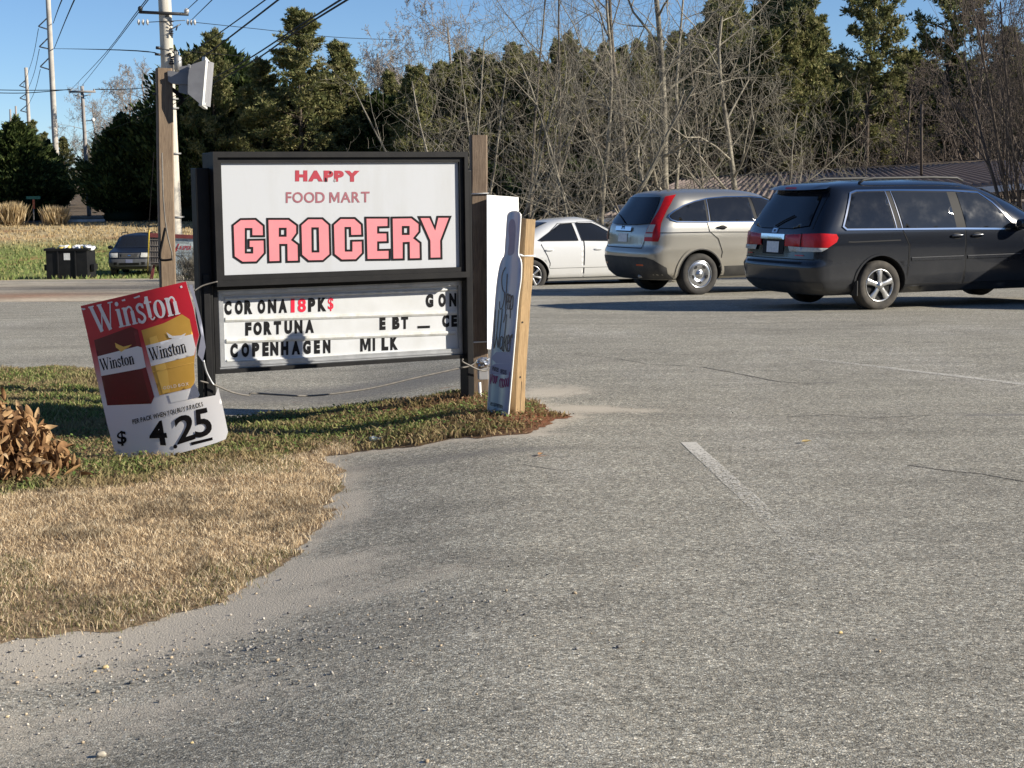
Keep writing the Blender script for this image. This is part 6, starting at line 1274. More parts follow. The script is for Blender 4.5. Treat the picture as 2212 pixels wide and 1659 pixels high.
# -- clipped cypress and pines on the left
ley = [leyland(s_, n=n_, cone=.85) for s_, n_ in ((1, 30000), (2, 30000), (3, 32000))]
dkpal = ((.040, .060, .018), (.060, .085, .025), (.095, .118, .040), (.024, .038, .012))
ley2 = [leyland(s_, 6.0, 2.6, 36000, 1.0, .66, dkpal) for s_ in (7, 8)]
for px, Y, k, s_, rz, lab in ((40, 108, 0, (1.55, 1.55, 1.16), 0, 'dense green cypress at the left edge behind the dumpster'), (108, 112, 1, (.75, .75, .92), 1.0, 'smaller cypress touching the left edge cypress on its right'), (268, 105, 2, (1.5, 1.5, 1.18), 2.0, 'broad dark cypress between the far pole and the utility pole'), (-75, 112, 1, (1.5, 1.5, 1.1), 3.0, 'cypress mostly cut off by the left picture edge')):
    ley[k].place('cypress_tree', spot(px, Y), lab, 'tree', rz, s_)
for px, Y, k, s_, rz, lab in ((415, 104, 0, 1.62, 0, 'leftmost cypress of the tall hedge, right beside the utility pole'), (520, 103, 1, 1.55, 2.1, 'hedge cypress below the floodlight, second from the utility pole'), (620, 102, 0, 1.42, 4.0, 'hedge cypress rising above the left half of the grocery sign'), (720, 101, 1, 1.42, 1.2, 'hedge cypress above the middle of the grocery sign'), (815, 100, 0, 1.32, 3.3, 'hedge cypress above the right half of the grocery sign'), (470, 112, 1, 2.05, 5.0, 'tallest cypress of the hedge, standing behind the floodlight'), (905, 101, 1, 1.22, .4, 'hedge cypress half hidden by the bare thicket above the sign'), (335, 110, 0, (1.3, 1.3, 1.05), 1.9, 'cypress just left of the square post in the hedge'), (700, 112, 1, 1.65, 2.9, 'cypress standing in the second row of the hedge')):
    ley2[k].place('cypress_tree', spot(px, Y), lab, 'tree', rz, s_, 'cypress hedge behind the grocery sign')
pn = [pine(1, 13, .16, 4.0, 130, 40, 7, tl=.27), pine(2, 15, .20, 4.2, 130, 40, 7, tl=.28), pine(3, 11, .10, 3.8, 130, 36, 7, tl=.25), pine(4, 17, .5, 4.2, 64, 46, 8, tl=.30)]
for px, Y, k, s_, rz, lab in ((470, 100, 2, (.95, .95, 1.00), 0, 'pointed pine rising behind the floodlight'), (655, 96, 0, (1.25, 1.25, .93), 1.3, 'tallest rounded pine behind the hedge above the sign'), (735, 99, 2, (1.15, 1.15, .93), 2.2, 'lower pine right of the tallest one above the sign'), (570, 98, 2, (1.05, 1.05, .84), 4.1, 'dark pine filling the gap left of the tallest one'), (420, 104, 0, (.9, .9, .78), 3.2, 'small pine directly behind the utility pole')):
    pn[k].place('pine_tree', spot(px, Y), lab, 'tree', rz, s_)
# -- wood on the slope behind the lot
rgw = np.random.default_rng(77)
wl_ = 'evergreen in the dark wood behind the bare trees'
for i in range(58):
    px = 835+i*12.6+rgw.uniform(-14, 14); Y = rgw.uniform(92, 118); top = np.interp(px, [800, 900, 1000, 1100, 1250, 1400, 1500, 1600], [165, 125, 108, 84, 78, 88, 56, 30])+rgw.uniform(0, 60)
    k = int(rgw.integers(0, 3)); H0 = [13, 15, 11][k]; p = spot(px, Y); need = at(px, top, Y).z-p.z
    pn[k].place('evergreen_tree', p, wl_, 'tree', rgw.uniform(0, 6), (.72, .72, need/H0*.98), 'wood behind the bare trees')
for i in range(30):
    px = 1520+i*24+rgw.uniform(-14, 14); Y = rgw.uniform(72, 108); top = np.interp(px, [1500, 1600, 1750, 1820, 1900, 2000, 2200], [40, -25, 40, 150, 160, 120, 60])+rgw.uniform(-20, 90)
    k = int(rgw.integers(0, 3)); H0 = [13, 15, 11][k]; p = spot(px, Y); need = max(4, at(px, top, Y).z-p.z)
    pn[k].place('evergreen_tree', p, 'pine in the wood above the brown roof', 'tree', rgw.uniform(0, 6), (1.0, 1.0, need/H0), 'pines above the brown roof')
for px, Y, k, s_, lab in ((1862, 70, 3, .74, 'tall pine with open sky showing around its dark trunk'), (2030, 78, 3, .90, 'high pine crown at the top right above the shrub'), (1690, 74, 1, .72, 'leaning pine crown against the sky left of the open gap')): pn[k].place('pine_tree', spot(px, Y), lab, 'tree', k*1.1, s_)
for i, (px, Y) in enumerate(((900, 84), (960, 82), (1040, 80), (1120, 82), (1180, 78), (1260, 80), (1340, 78), (1420, 80), (1500, 76), (1580, 78))):
    ley2[i % 2].place('evergreen_shrub', spot(px, Y, -.4), 'low dark evergreen filling the foot of the wood', 'shrub', i*1.3, (1.0, 1.0, .62+.12*(i % 3)), 'evergreens at the foot of the wood')
# brown leafless undergrowth and far hardwoods
bp_ = [bare_proto(M['twig_far'], seed=200+i, H=6.0, r0=.06, kids=(10, 6, 4), spread=.62, up=.35, start=.08, ratio=.55, stems=3, stem_spread=.45, minr=.010) for i in range(3)]
for i in range(26):
    px = 1560+i*27+rgw.uniform(-18, 18); Y = rgw.uniform(67, 78); bp_[i % 3].place('bare_shrub', spot(px, Y), 'leafless brown shrub in the undergrowth behind the roof and trees', 'shrub', rgw.uniform(0, 6), rgw.uniform(.7, 1.05), 'brown undergrowth')
bh = [bare_proto(M['twig_grey'], seed=300+i, H=12.0, r0=.16, kids=(20, 10, 8, 5), spread=.72, up=.26, start=.16, ratio=.50, minr=.012) for i in range(2)]+[bare_proto(M['twig_far'], seed=310, H=12.0, r0=.16, kids=(18, 9, 7, 4), spread=.68, up=.28, start=.16, ratio=.48, minr=.012)]
for px, Y, k, s_, lab in ((280, 150, 0, 1.08, 'large grey leafless tree behind the cypress left of the pole'), (225, 160, 1, .82, 'small grey leafless tree beside the crossarm pole'), (150, 170, 0, .62, 'low leafless tree near the tall transmission pole'), (800, 112, 1, .92, 'grey leafless tree at the right end of the cypress hedge'), (870, 108, 0, .90, 'pale leafless tree against the sky right of the pines'), (330, 140, 1, .9, 'leafless tree partly hidden behind the utility pole'), (1010, 112, 1, 1.05, 'tall leafless tree reaching the sky above the sign corner'), (2110, 62, 2, .80, 'brown leafless tree crown at the top right edge'), (1960, 66, 2, .62, 'thin leafless tree above the middle of the brown roof'), (2215, 58, 2, .9, 'leafless tree cut off by the right picture edge')): bh[k].place('bare_tree', spot(px, Y), lab, 'tree', k+px, s_)
pf2 = [(75, 165, .75), (140, 160, .60), (100, 175, .66), (190, 170, .55), (215, 158, .6)]
for px, Y, s_ in pf2: pn[2].place('pine_tree', spot(px, Y), 'small distant pine on the skyline near the poles', 'tree', px, (s_*1.1, s_*1.1, s_), 'distant pines near the poles')
# tan ornamental grass clumps on the bank
def straw(seed, R=1.0, n=1500):
    rg = np.random.default_rng(seed); a = rg.uniform(0, 6.28, n); D = np.stack([np.cos(a)*rg.uniform(.1, .8, n), np.sin(a)*rg.uniform(.1, .8, n), np.ones(n)], 1); P = np.stack([rg.normal(0, .22, n), rg.normal(0, .22, n), np.zeros(n)], 1)*R; L = rg.uniform(.6, 1.25, n)*R; V, T = kites(P, D, L, L*.035+.01, rg)
    return Proto([('stems', mk('stems', V, T, M['grass'], False, np.repeat(np.array([(.52, .40, .23), (.44, .33, .18), (.60, .48, .30)])[rg.integers(0, 3, n)]*rg.uniform(.7, 1.2, (n, 1)), 4, 0)))])
st_ = straw(4)
for px, lab, s_ in ((20, 'tan ornamental grass clump left of the green street sign', 1.25), (116, 'tan ornamental grass clump right of the green street sign', 1.05)): st_.place('ornamental_grass', spot(px, 97.5), lab, 'plant', px, s_)
sb = bare_proto(M['twig'], seed=401, H=1.25, r0=.02, kids=(9, 6, 4), spread=.7, up=.3, start=.05, ratio=.6, stems=14, stem_spread=.75, minr=.006); sb.place('bare_shrub', spot(412, 43.5), 'rounded brown twiggy shrub in front of the painted Jasper board', 'shrub', 0, .72)
# scattered dead-leaf plant clump at the left
def dead_clump():
    r = np.random.default_rng(5); vs2 = []
    for k in range(6):
        n = 6; V = []; cur = r.uniform(-.9, .9); fold = r.uniform(.3, 1.1); tw = r.uniform(-.9, .9); L = 1.0
        for i in range(n+1):
            t = i/n; w = .155*math.sin(math.pi*min(1, .06+t*.94))**.75*r.uniform(.9, 1.1); a = cur*t*t*1.7; z = L*t*math.cos(a*.6); y = L*t*math.sin(a*.6); c_, s_ = math.cos(tw*t), math.sin(tw*t)
            for sx in (-1, 0, 1): V.append((sx*w*c_, y+abs(sx)*w*fold+sx*w*s_*.6, z))
        Fc = []
        for i in range(n): Fc += [(3*i, 3*i+1, 3*i+4, 3*i+3), (3*i+1, 3*i+2, 3*i+5, 3*i+4)]
        base = np.array([(.36, .215, .105), (.27, .15, .07), (.48, .32, .17), (.19, .105, .05), (.40, .25, .12), (.56, .40, .23)][k]); col = np.tile(base, (len(V), 1))*r.uniform(.8, 1.15, (len(V), 1)); vs2.append(mk('leaf', np.array(V), np.array(Fc), M['dead'], True, col))
    cl = ground(20, 1050); th = thing('dead_plant', cl, 'clump of curled dry brown leaves at the left edge of the grass', 'plant'); placed = 0
    c0 = ground(-62, 1042)
    for i in range(4000):
        a = r.uniform(0, 6.28); q = math.sqrt(r.uniform(0, 1)); x, y = c0.x+math.cos(a)*q*.62, c0.y+math.sin(a)*q*.56
        if x < -3.75 or (y > c0.y+.25 and r.random() < .6): continue
        top = .52*(1-q**2)**.8; z = gzf(x, y)+.05+top*r.uniform(.35, 1.0)
        o = bpy.data.objects.new('leaf', vs2[int(r.integers(0, 6))]); COL.objects.link(o); o.parent = th; L = r.uniform(.065, .135)
        o.location = Vector((x, y, z))-cl; o.scale = (L*r.uniform(.9, 1.6), L*1.1, L); o.rotation_euler = (r.normal(.1, .6), r.normal(0, .6), r.uniform(0, 6.28)); placed += 1
        if placed >= 285: break
    HV = []; HF = []; HC = []
    for i in range(1500):
        a = r.uniform(0, 6.28); q = math.sqrt(r.uniform(0, 1))*.97; x, y = c0.x+math.cos(a)*q*.60, c0.y+math.sin(a)*q*.54; top = .52*(1-q**2)**.8
        me = vs2[int(r.integers(0, 6))]; L = r.uniform(.06, .13); Mx = (Matrix.Translation(Vector((x, y, gzf(x, y)+.03+top*r.uniform(.1, .92)))) @ Matrix.Rotation(r.uniform(0, 6.28), 4, 'Z') @ Matrix.Rotation(r.normal(.1, .7), 4, 'X') @ Matrix.Diagonal((L*r.uniform(.9, 1.5), L, L, 1)))
        co = np.empty(len(me.vertices)*3, np.float32); me.vertices.foreach_get('co', co); co = np.hstack([co.reshape(-1, 3), np.ones((len(me.vertices), 1))]) @ np.array(Mx).T; b = sum(len(v) for v in HV); HV.append(co[:, :3])
        HF += [tuple(j+b for j in p.vertices) for p in me.polygons]; HC.append(np.tile(np.array([(.34, .205, .10), (.25, .14, .065), (.17, .095, .045), (.44, .29, .15), (.13, .072, .036)])[int(r.integers(0, 5))]*r.uniform(.75, 1.2), (len(co), 1)))
    hp = obj('leaf_heap', np.concatenate(HV), np.array(HF), M['dead'], th, True); set_col(hp, np.concatenate(HC)); hp['kind'] = 'stuff'
    for px, py, rz in ((165, 1040, .2), (150, 1035, .9), (140, 1052, 2.0), (128, 1030, 4), (172, 1055, 1.0), (110, 1060, 3.0), (122, 1046, .5), (100, 1068, 1.6)):
        p = ground(px, py); o = bpy.data.objects.new('leaf', vs2[int(r.integers(0, 6))]); COL.objects.link(o); o.parent = th; o.location = p-cl+Vector((0, 0, .07)); o.scale = (.12, .12, .13); o.rotation_euler = (1.2, r.normal(0, .4), rz)
dead_clump()
# unseen trees added round the lot to cut sky light and fill reflections
def added_tree_belt():
    rg = np.random.default_rng(91); VV = []; TT = []; CC = []; b = 0
    for a0, a1, d0, d1, H_, n in ((72, 262, 44, 54, 9.5, 52000), (19.5, 72, 76, 90, 12, 26000), (262, 341, 108, 126, 9.0, 42000)):
        a = np.radians(rg.uniform(a0, a1, n)); lump = .7+.6*vnoise(np.degrees(a)/3.5, np.zeros(n), 1.0, 4); D_ = rg.uniform(d0, d1, n); h = rg.beta(1.1, 1.3, n)*H_*lump
        P = np.stack([np.sin(a)*D_, np.cos(a)*D_, h], 1); P[:, 2] += gz(P[:, 0], P[:, 1]); D = rg.normal(0, 1, (n, 3)); D[:, 2] = np.abs(D[:, 2])+.3; L = rg.uniform(.6, 1.3, n); V, T = kites(P, D, L, L*.3, rg)
        VV.append(V); TT.append(T+b); b += len(V); CC.append(np.repeat(np.array([(.06, .078, .028), (.09, .10, .038), (.12, .10, .066)])[rg.integers(0, 3, n)]*rg.uniform(.7, 1.3, (n, 1)), 4, 0))
    o = obj('added_tree_belt', np.concatenate(VV), np.concatenate(TT), M['leaf']); set_col(o, np.concatenate(CC)); tag(o, 'unseen belt of mixed trees added around the lot', 'trees', kind='stuff')
added_tree_belt()
# ------------------------------------------------------------------ poles, wires, building, yard things
def pole_obj(name, top_px, base_px, Y, r_top, r_base, mat, label, cat='utility pole', into=1.0):
    t = at(*top_px, Y); b = at(*base_px, Y); d = (t-b).normalized(); g_ = gzf(b.x, Y)+float(hill(np.array(b.x), np.array(Y)))-.5; b2 = b+d*((g_-b.z)/d.z)
    th = thing(name, (b2.x, b2.y, g_+.5), label, cat); V, Fc = tube([b2+(t-b2)*k/8 for k in range(9)], [r_base+(r_top-r_base)*k/8 for k in range(9)], 16); obj('shaft', V, Fc, mat, th, True); return th
def bar(th, name, a, b, r, mat, n=6): V, Fc = tube([a, b], r, n); return obj(name, V, Fc, mat, th, True)
PY = 48.0; PS = 48/35
up = pole_obj('utility_pole', (353, -60), (378, 500), PY, .185, .215, M['pole'], 'thick pale utility pole with crossarm and insulators behind the square timber post')
def P1(x, y, dy=-.2): return at(x, y, PY+dy)
arm = bar(up, 'crossarm', P1(301, 26), P1(407, 31), .05, M['dark'])
for x, y, m_ in ((303, 16, 'dark'), (403, 21, 'porcelain')): V, Fc = tube([P1(x, y+9), P1(x, y+4), P1(x, y), P1(x, y-3)], [.04, .075, .068, .03], 8); obj('insulator', V, Fc, M[m_], arm, True)
for x0, x1, y in ((299, 318, 48), (405, 420, 48)):
    for k in range(3): x = x0+(x1-x0)*k/2; V, Fc = tube([P1(x-2, y), P1(x+1, y), P1(x+3, y)], [.04, .10, .04], 8); obj('insulator', V, Fc, M['porcelain'], up, True)
bar(up, 'bracket', P1(318, 48), P1(400, 44), .012, M['dark']); bar(up, 'bracket', P1(372, 62), P1(390, 52), .02, M['steel']); bar(up, 'bracket', P1(380, 66), P1(384, 54), .02, M['dark'])
bar(up, 'bracket', P1(337, 103), P1(346, 104), .05, M['dark']); bar(up, 'bracket', P1(335, 117), P1(346, 118), .04, M['dark'])
V, Fc = tube([P1(385, 155), P1(384.5, 150), P1(384, 124), P1(383.5, 119)], [.03, .117, .117, .04], 12); tr_ = obj('transformer', V, Fc, M['steel'], up, True)
for k in (378, 382): bar(up, 'bushing', P1(k, 122), P1(k, 110), .02, M['steel'])
rnd = random.Random(3)
for k in range(24): y = rnd.choice([rnd.uniform(22, 80), rnd.uniform(100, 140)]); x = 360+y*.055+rnd.uniform(-3, 10); bar(up, 'climbing_staple', P1(x-3, y), P1(x+rnd.uniform(2, 6), y+rnd.uniform(-2, 2)), .018, M['dark'], 4)
for y in (215, 235, 333, 470): c = P1(368+(y-180)*.05, y, 0); V, Fc = lathe([(.214, 0), (.216, .04)], 16, 'Z'); obj('band', [Vector(v)+c for v in V], Fc, M['steel'], up, True)
# square timber post with floodlight
FY = 13.6
fp, RF, bF, HF = post('square_post', (362, 800), (354, 148), FY, .128, .128, math.radians(18), M['wood_pole'], 'square brown timber post carrying a floodlight left of the grocery sign')
cb = MB(); cb.tube([at(x, y, FY-.12) for x, y in ((350, 330), (352, 420), (356, 470), (362, 510), (371, 545), (372, 562))], .006, 6); cb.build('cable', M['cable_g'], fp, True)
cb = MB(); cb.tube([at(*p, FY-.13) for p in crom([(357, 492), (351, 520), (346, 545), (347, 560), (358, 562), (372, 560)], 4)], .011, 6); cb.build('cable_loop', M['cable'], fp, True)
cb = MB(); cb.tube([at(x, y, FY-.02) for x, y in ((371, 192), (388, 205), (395, 217), (385, 226))], .018, 6); cb.build('cable', M['cable'], fp, True); bar(fp, 'bolt', at(330, 203, FY), at(345, 203, FY), .012, M['dark'])
def c8(x, y): return ((600+x/5.53)/1.8228, (200+y/5.53)/1.8228)
fl_ = thing('floodlight', at(*c8(360, 560), FY-.02), 'grey floodlight with white rim aimed right from the square post top', 'floodlight')
def fq(name, pts, Y0, dth, mat, parent=None, smooth=False):
    fr = [at(*c8(x, y), Y0) for x, y in pts]; bk = [at(*c8(x, y), Y0) + Vector((.012, dth, 0)) for x, y in pts]; n = len(pts)
    return obj(name, fr+bk, [tuple(range(n)), tuple(range(2*n-1, n-1, -1))]+[(k, k+n, (k+1) % n+n, (k+1) % n) for k in range(n)], mat, parent or fl_, smooth)
fq('arm', [(330, 440), (390, 436), (830, 490), (790, 735), (420, 715), (340, 660)], FY-.07, .12, M['grey_cast'])
hs_ = [(805, 345), (880, 290), (1140, 200), (1165, 205), (1085, 1185), (1050, 1165), (770, 930), (775, 600)]
fq('housing', hs_, FY-.13, .30, M['grey_cast']); fq('ballast_box', [(590, 345), (780, 318), (800, 480), (770, 960), (570, 900), (575, 700)], FY-.05, .16, M['grey_cast']); fq('hinge', [(765, 290), (825, 320), (815, 372), (785, 360)], FY-.135, .02, M['steel'])
rim_o = [(1160, 128), (1280, 268), (1195, 1275), (1082, 1190)]; rim_i = [(1180, 215), (1245, 300), (1160, 1175), (1100, 1115)]
dY = [FY-.13, FY+.12, FY+.12, FY-.13]; dYi = [FY-.11, FY+.09, FY+.09, FY-.11]
ro = [at(*c8(*p), y) for p, y in zip(rim_o, dY)]; ri = [at(*c8(*p), y) for p, y in zip(rim_i, dYi)]; off = Vector((.012, -.004, 0)); ro2 = [v-Vector((.03, -.01, 0)) for v in ro]
lens_rim = obj('lens_rim', ro+[v+off for v in ri]+ro2, [(k, (k+1) % 4, (k+1) % 4+4, k+4) for k in range(4)]+[(k+8, (k+1) % 4+8, (k+1) % 4, k) for k in range(4)], M['rim_white'], fl_)
obj('lens', ri, [(0, 1, 2, 3)], pmat('floodlight_lens', (.05, .05, .05), (.08, .08, .075), 12, .3), fl_)
# far poles
tp = pole_obj('transmission_pole', (103, -20), (128, 480), 150, .22, .30, M['pole_pale'], 'tallest pale transmission pole with three bracket arms at the left')
for a, b, c in (((83, 57), (105, 64), (104, 37)), ((85, 101), (107, 106), (105, 81)), ((87, 144), (109, 151), (106, 125))): bar(tp, 'bracket_arm', at(*a, 150), at(*b, 150), .07, M['pole_far']); bar(tp, 'brace', at(*a, 150), at(*c, 150), .06, M['pole_far'])
tp2 = pole_obj('transmission_pole', (56, 146), (66, 330), 280, .28, .38, M['pole_pale'], 'second transmission pole farther left with smaller bracket arms')
for a, b, c in (((42, 185), (57, 190), (56, 172)), ((43, 212), (58, 217), (57, 202)), ((44, 239), (59, 243), (58, 227))): bar(tp2, 'bracket_arm', at(*a, 280), at(*b, 280), .10, M['pole_far']); bar(tp2, 'brace', at(*a, 280), at(*c, 280), .08, M['pole_far'])
for a, b, lab in (((22, 236), (25, 330), 'faint distant pole at the far left skyline'), ((34, 229), (37, 330), 'faint distant pole just right of the farthest left one')): pole_obj('transmission_pole', a, b, 430, .25, .35, M['pole_far'], lab)
dp = pole_obj('distribution_pole', (177, 186), (189, 400), 118, .12, .16, M['pole_far'], 'slim distribution pole with a short crossarm left of the utility pole')
bar(dp, 'crossarm', at(150, 198, 117.8), at(206, 198, 117.8), .09, M['pole_far']); bar(dp, 'brace', at(162, 206, 117.8), at(178, 208, 117.8), .04, M['pole_far']); bar(dp, 'brace', at(196, 204, 117.8), at(180, 208, 117.8), .04, M['pole_far'])
for x in (153, 203, 179): V, Fc = tube([at(x, 197, 117.8), at(x, 192, 117.8)], [.07, .05], 6); obj('insulator', V, Fc, M['pole_far'], dp)
bar(dp, 'lamp_arm', at(186, 261, 118), at(200, 260, 118), .04, M['steel']); V, Fc = tube([at(198, 260, 118), at(201, 259, 118), at(204, 261, 118)], [.1, .17, .1], 8); obj('lamp_head', V, Fc, M['rim_white'], dp, True)
def wire(pts, r, label, group=None, seg=6):
    P = crom([tuple(at(x, y, Y)) for x, y, Y in pts], seg); V, Fc = tube([Vector(p) for p in P], r, 5); o = obj('overhead_wire', V, Fc, M['cable'], None, True); tag(o, label, 'wire', group); return o
wire([(790, -25, 15), (640, 68, 20), (549, 131, 25), (460, 180, 33), (380, 222, 48), (290, 260, 75), (190, 297, 118)], .011, 'lower of the two thick cables running from the top past the pole to the left')
wire([(770, -22, 15), (640, 60, 20), (530, 131, 26), (440, 178, 34), (370, 210, 50), (280, 248, 75), (190, 282, 118)], .011, 'upper of the two thick cables running from the top past the pole to the left')
wire([(620, -15, 22), (458, 109, 31), (385, 160, 48)], .014, 'dark service wire rising right from the pole top, the thicker one')
wire([(600, -20, 22), (490, 60, 28), (394, 128, 48)], .010, 'thin service wire just left of the thicker one above the floodlight')
wire([(463, -5, 30), (415, 42, 48)], .010, 'short wire rising right from the pole insulators'); wire([(432, -5, 32), (405, 20, 48)], .010, 'short wire rising from the right end of the crossarm')
wire([(340, -25, 33), (300, 26, 48), (240, 105, 70), (178, 184, 118)], .014, 'thin wire sagging left from the crossarm to the far pole, right one'); wire([(335, -25, 33), (290, 33, 50), (225, 118, 72), (154, 193, 118)], .014, 'thin wire sagging left from the crossarm to the far pole, left one')
wire([(418, 48, 48), (560, 63, 52), (720, 80, 56), (860, 86, 60)], .010, 'thin pale wire crossing the sky to the right of the pole')
wire([(345, 118, 48), (260, 108, 55), (115, 105, 150)], .018, 'very faint wire crossing the sky left of the pole', 'faint level wires'); wire([(345, 106, 48), (395, 110, 40), (530, 122, 50)], .010, 'faint wire behind the floodlight top')
for y0, y1 in ((194, 198), (200, 197)): wire([(-60, y0-1, 118), (50, y0+1, 118), (153, y1-4, 118)], .03, 'level wire from the left edge to the crossarm pole', 'level wires left of the crossarm pole')
wire([(205, 193, 118), (270, 193, 118), (338, 187, 118)], .03, 'level wire from the crossarm pole towards the square post')
for a in (((140, -15, 60), (115, 50, 150)), ((165, -10, 60), (117, 105, 150))): wire([a[0], ((a[0][0]+a[1][0])/2-1, (a[0][1]+a[1][1])/2, 95), a[1]], .03, 'thin transmission wire descending to the tallest pole', 'wires at the tallest pole')
for a, b in (((83, 62), (50, 186)), ((85, 106), (52, 212)), ((87, 150), (54, 240))): wire([(*a, 150), ((a[0]+b[0])/2+3, (a[1]+b[1])/2+6, 205), (*b, 280)], .03, 'faint transmission wire between the two tall poles', 'wires between the tall poles')
gw = thing('guy_wire', at(321, 585, 44), 'thin guy wire with a yellow guard left of the square post', 'guy wire'); bar(gw, 'wire', at(332, 330, 38), at(321, 500, 43), .012, M['cable']); bar(gw, 'guard', at(322, 497, 43), at(319, 585, 44), .018, M['yellow'])
# ------------------------------------------------------------------ low building with ribbed metal roof
BY = 58.0
def roof_pt(x, y, Y): return at(x, y, Y)
A_, B_ = at(1462, 392, 64), at(2168, 349, 58); E0, E1 = at(1288, 470, 57), at(2420, 470, 52); pn_ = (B_-A_).cross(E0-A_); E1.z = A_.z-((E1.x-A_.x)*pn_.x+(E1.y-A_.y)*pn_.y)/pn_.z; K0 = Vector((A_.x*2-E0.x-2, 72, E0.z)); K1 = Vector((E1.x, 64, E1.z))
bl = thing('brown_roof_building', Vector(((A_.x+B_.x)/2, 61, gzf(0, 61))), 'low building with a ribbed brown metal roof behind the parked cars', 'building')
ez = min(E0.z, E1.z); lx, rx, ey = E0.x, E1.x, 57.0; gzb = gzf(0, 57)-1.0
def slab(name, pts, th_, mat):
    V = [Vector(p) for p in pts]; n = len(V); W = [v-Vector((0, 0, th_)) for v in V]; return obj(name, V+W, [tuple(range(n)), tuple(range(2*n-1, n-1, -1))]+[(k, k+n, (k+1) % n+n, (k+1) % n) for k in range(n)], mat, bl)
rf = slab('roof', [E0, E1, B_, A_], .12, M['roof']); slab('roof_back', [K1, K0, A_, B_], .12, M['roof']); slab('roof_hip', [K0, E0, A_], .12, M['roof']); slab('roof_hip', [E1, K1, B_], .12, M['roof'])
sl_n = (E1-E0).cross(A_-E0).normalized(); sl_n = sl_n if sl_n.z > 0 else -sl_n; ex_ = (E1-E0).normalized()
nr_ = 64
for k in range(1, nr_):
    t_r = k/nr_; top = A_+(B_-A_)*t_r; bot = E0+(E1-E0)*t_r; w = .035; h = .075
    V = [bot-ex_*w, bot+ex_*w, bot+sl_n*h+ex_*w*.6, bot+sl_n*h-ex_*w*.6]; V += [v+(top-bot) for v in V]
    obj('roof_rib', V, [(0, 1, 2, 3), (7, 6, 5, 4), (1, 5, 6, 2), (3, 7, 4, 0), (2, 6, 7, 3)], M['roof'], rf)
V, Fc = tube([A_+Vector((0, 0, .03)), B_+Vector((0, 0, .03))], .09, 8); obj('ridge_cap', V, Fc, M['bark'], rf, True)
mid = (E0+E1)/2; yaw_b = math.atan2(E1.y-E0.y, E1.x-E0.x); Rb = Matrix.Rotation(yaw_b, 3, 'Z'); bx_d = Rb @ Vector((0, 1, 0)); Lb = (E1-E0).length
MB().box(mid+bx_d*5.2-Vector((0, 0, (ez-gzb)/2+.15)), (Lb-1.0, 9.0, ez-gzb-.2), Rb).build('wall', M['bwall'], bl)
MB().box(mid-bx_d*.03-Vector((0, 0, .16)), (Lb, .05, .2), Rb @ Matrix.Rotation(-math.asin((E1.z-E0.z)/Lb), 3, 'Y')).build('fascia', M['trim_white'], bl)
for k in range(6):
    c = mid+(E1-E0)*((k-2.5)/6.5)+bx_d*.66-Vector((0, 0, 1.3)); w_ = MB().box(c, (1.0, .06, 1.0), Rb).build('window', M['trim_white'], bl); MB().box(c-bx_d*.04, (.86, .02, .86), Rb).build('pane', M['glass2'], w_)
vp = at(1990, 400, 57); V, Fc = tube([vp, at(1991, 225, 57)], .05, 8); obj('vent_pipe', V, Fc, M['bark'], bl, True)
# ------------------------------------------------------------------ things across the drive
DY = 67.0; dl0, dr0 = at(98, 589, DY), at(192, 589, DY); dw = dr0.x-dl0.x; dz = gzf(dl0.x, DY)-.02
dm = thing('dumpster', ((dl0.x+dr0.x)/2, DY+.6, dz), 'black steel dumpster heaped with white bags across the drive', 'dumpster')
dh = 1.18; X0, X1 = dl0.x, dr0.x
def dbox(nm, x0, x1, y0, y1, z0, z1, mat='dump', bev=.01): return MB().box(((x0+x1)/2, (y0+y1)/2, dz+(z0+z1)/2), (x1-x0, y1-y0, z1-z0), None, bev).build(nm, M[mat], dm)
dbox('front_wall', X0+.05, X1-.05, DY, DY+.05, .05, dh); dbox('side_wall', X0+.05, X0+.10, DY+.05, DY+1.3, .05, dh); dbox('side_wall', X1-.10, X1-.05, DY+.05, DY+1.3, .05, dh); dbox('back_wall', X0+.05, X1-.05, DY+1.3, DY+1.35, .05, dh); dbox('floor', X0+.06, X1-.06, DY+.02, DY+1.33, .02, .06)
dbox('rim', X0-.02, X1+.02, DY-.06, DY+.02, dh, dh+.10); dbox('rim', X0-.02, X0+.06, DY+.02, DY+1.4, dh, dh+.10); dbox('rim', X1-.06, X1+.02, DY+.02, DY+1.4, dh, dh+.10)
for f_ in (.30, .70): dbox('rib', X0+dw*f_-.03, X0+dw*f_+.03, DY-.05, DY, .05, dh-.02)
pp = dbox('notice', X0+dw*.44, X0+dw*.58, DY-.012, DY-.002, .80, 1.08, 'paper', 0)
for sx, x in ((-1, X0), (1, X1)): dbox('fork_sleeve', min(x, x+sx*.14), max(x, x+sx*.14), DY+.35, DY+.95, .35, .60)
for k in range(13):
    r_ = random.Random(k); bx_ = X0+dw*(.28+.66*r_.random()); bm = bmesh.new(); bmesh.ops.create_icosphere(bm, subdivisions=2, radius=1)
    s_ = r_.uniform(.10, .24); V = [Vector((v.co.x*s_*1.3, v.co.y*s_, v.co.z*s_*.6))*(1+r_.uniform(-.18, .18))+Vector((bx_, DY+.35+r_.random()*.5, dz+dh+.06+.05*r_.random()*(1 if k < 8 else .4))) for v in bm.verts]
    o = obj('trash_bag', V, [tuple(v.index for v in f.verts) for f in bm.faces], M['bagw' if k % 4 else 'bagy'], None, True); bm.free(); tag(o, 'crumpled bag in the heap on top of the dumpster', 'trash bag', 'trash on the dumpster')
MB().box(((X0+X1)/2, DY+.68, dz+.62), (dw-.3, 1.15, 1.05), None, .05).build('trash_load', M['bagk'], dm)
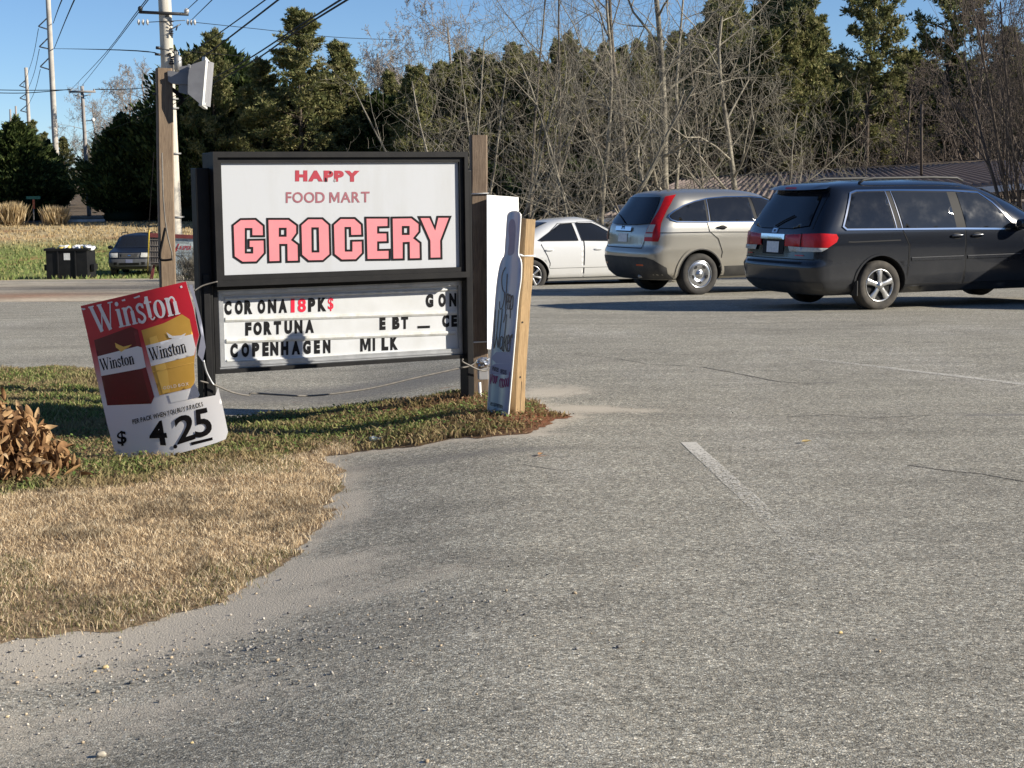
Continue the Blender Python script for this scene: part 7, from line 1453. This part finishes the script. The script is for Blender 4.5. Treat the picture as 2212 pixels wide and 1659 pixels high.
# painted Jasper board
JY = 45.0
def c9(x, y): return ((560+x/5.53)/1.8228, (880+y/5.53)/1.8228)
def J(x, y, off=0.0): return at(*c9(x, y), JY-off)
jg = at(375, 603, JY); js = thing('painted_board', (jg.x, JY, gzf(jg.x, JY)), 'painted Jasper board with a red header and grey lattice on slanted legs', 'sign')
def jq(name, pts, off, dth, mat):
    fr = [J(x, y, off) for x, y in pts]; bk = [v+Vector((0, dth, 0)) for v in fr]; n = len(pts); return obj(name, fr+bk, [tuple(range(n)), tuple(range(2*n-1, n-1, -1))]+[(k, k+n, (k+1) % n+n, (k+1) % n) for k in range(n)], mat, js)
jq('header', [(165, 205), (1215, 262), (1215, 335), (165, 300)], .06, .12, M['barn']); jq('panel', [(400, 312), (1200, 335), (1200, 1150), (400, 1100)], .02, .05, M['jpanel']); jq('lattice_frame', [(150, 305), (400, 312), (400, 880), (150, 870)], -.01, .03, M['lattice'])
for k in range(5): x = 175+k*48; jq('lattice_slat', [(x, 310), (x+16, 310), (x+16, 872), (x, 872)], .03, .03, M['barn' if False else 'lattice'])
for k in range(5): y = 340+k*125; jq('lattice_rail', [(150, y), (400, y+4), (400, y+18), (150, y+14)], .05, .02, M['lattice'])
jq('lattice_foot', [(185, 878), (400, 885), (400, 915), (185, 905)], .04, .08, M['bark'])
for x0, x1 in ((262, 215), (248, 172)): jq('leg', [(x0-14, 905), (x0+14, 905), (x1+14, 1210), (x1-14, 1210)], .0, .06, M['barn'])
jq('post', [(1180, 330), (1215, 330), (1225, 1320), (1190, 1320)], .03, .08, M['lattice'])
for txt, qd, m_, bo_ in (('The New', [(700, 345), (1000, 350), (1000, 380), (700, 375)], 'jgrey', .0), ('LIMITED FENCE', [(620, 388), (1030, 395), (1020, 440), (615, 430)], 'jgrey', .0), ('J', [(760, 440), (810, 445), (740, 640), (650, 630)], 'jred', .09), ('ASPER', [(815, 480), (1085, 490), (1055, 580), (795, 572)], 'jred', .02), ('WE BUY AND RESTORE', [(780, 605), (1190, 618), (1185, 655), (770, 640)], 'jgrey', .0), ('&', [(1120, 520), (1180, 520), (1180, 580), (1115, 580)], 'jgreen', .05)):
    word(txt, qd, lambda x, y: (x, y), lambda x, y, o_: J(x, y, o_), .026, M[m_], js, bo_)
# street sign on the bank
ssg = at(73, 491, 99); ss = thing('street_sign', (ssg.x, 99, gzf(ssg.x, 99)), 'small green street name sign with an orange marker on its post on the bank', 'sign')
bar(ss, 'post', Vector((ssg.x, 99, gzf(ssg.x, 99)-.2)), at(72, 428, 99), .045, M['pole_far']); MB().box(at(72, 427, 98.9), (.85, .04, .17)).build('name_blade', M['green'], ss); MB().box(at(73, 441, 98.9), (.13, .03, .55)).build('marker', M['orange'], ss)
# road strip on top of the bank and a pale house glimpsed between the trees
rd = at(0, 495, 104); V = []; 
xs_r = np.linspace(-60, -8, 27); zc = gz(xs_r, np.full(27, 103.0))+.02
o = obj('road', [(x, 102.6, z) for x, z in zip(xs_r, zc)]+[(x, 108.5, z+.05) for x, z in zip(xs_r, zc)], [(k, k+1, 28+k, 27+k) for k in range(26)], pmat('far_road', (.09, .09, .095), (.12, .12, .12), 1, .4)); tag(o, kind='structure')
# litter by the front edge of the island
p = ground(816, 962); cn = MB(); cn.tube([p+Vector((-.05, 0, .03)), p+Vector((-.03, 0, .034)), p+Vector((0, .004, .028)), p+Vector((.03, 0, .033)), p+Vector((.05, .003, .03)), p+Vector((.065, .004, .03))], [.026, .030, .024, .029, .022, .012], 10)
o = cn.build('crushed_bottle', M['can'], None, True); tag(o, 'small crushed plastic bottle lying at the front edge of the grass', 'bottle')
for o in list(bpy.data.objects):
    if o.type == 'MESH' and o.users == 0: bpy.data.objects.remove(o)
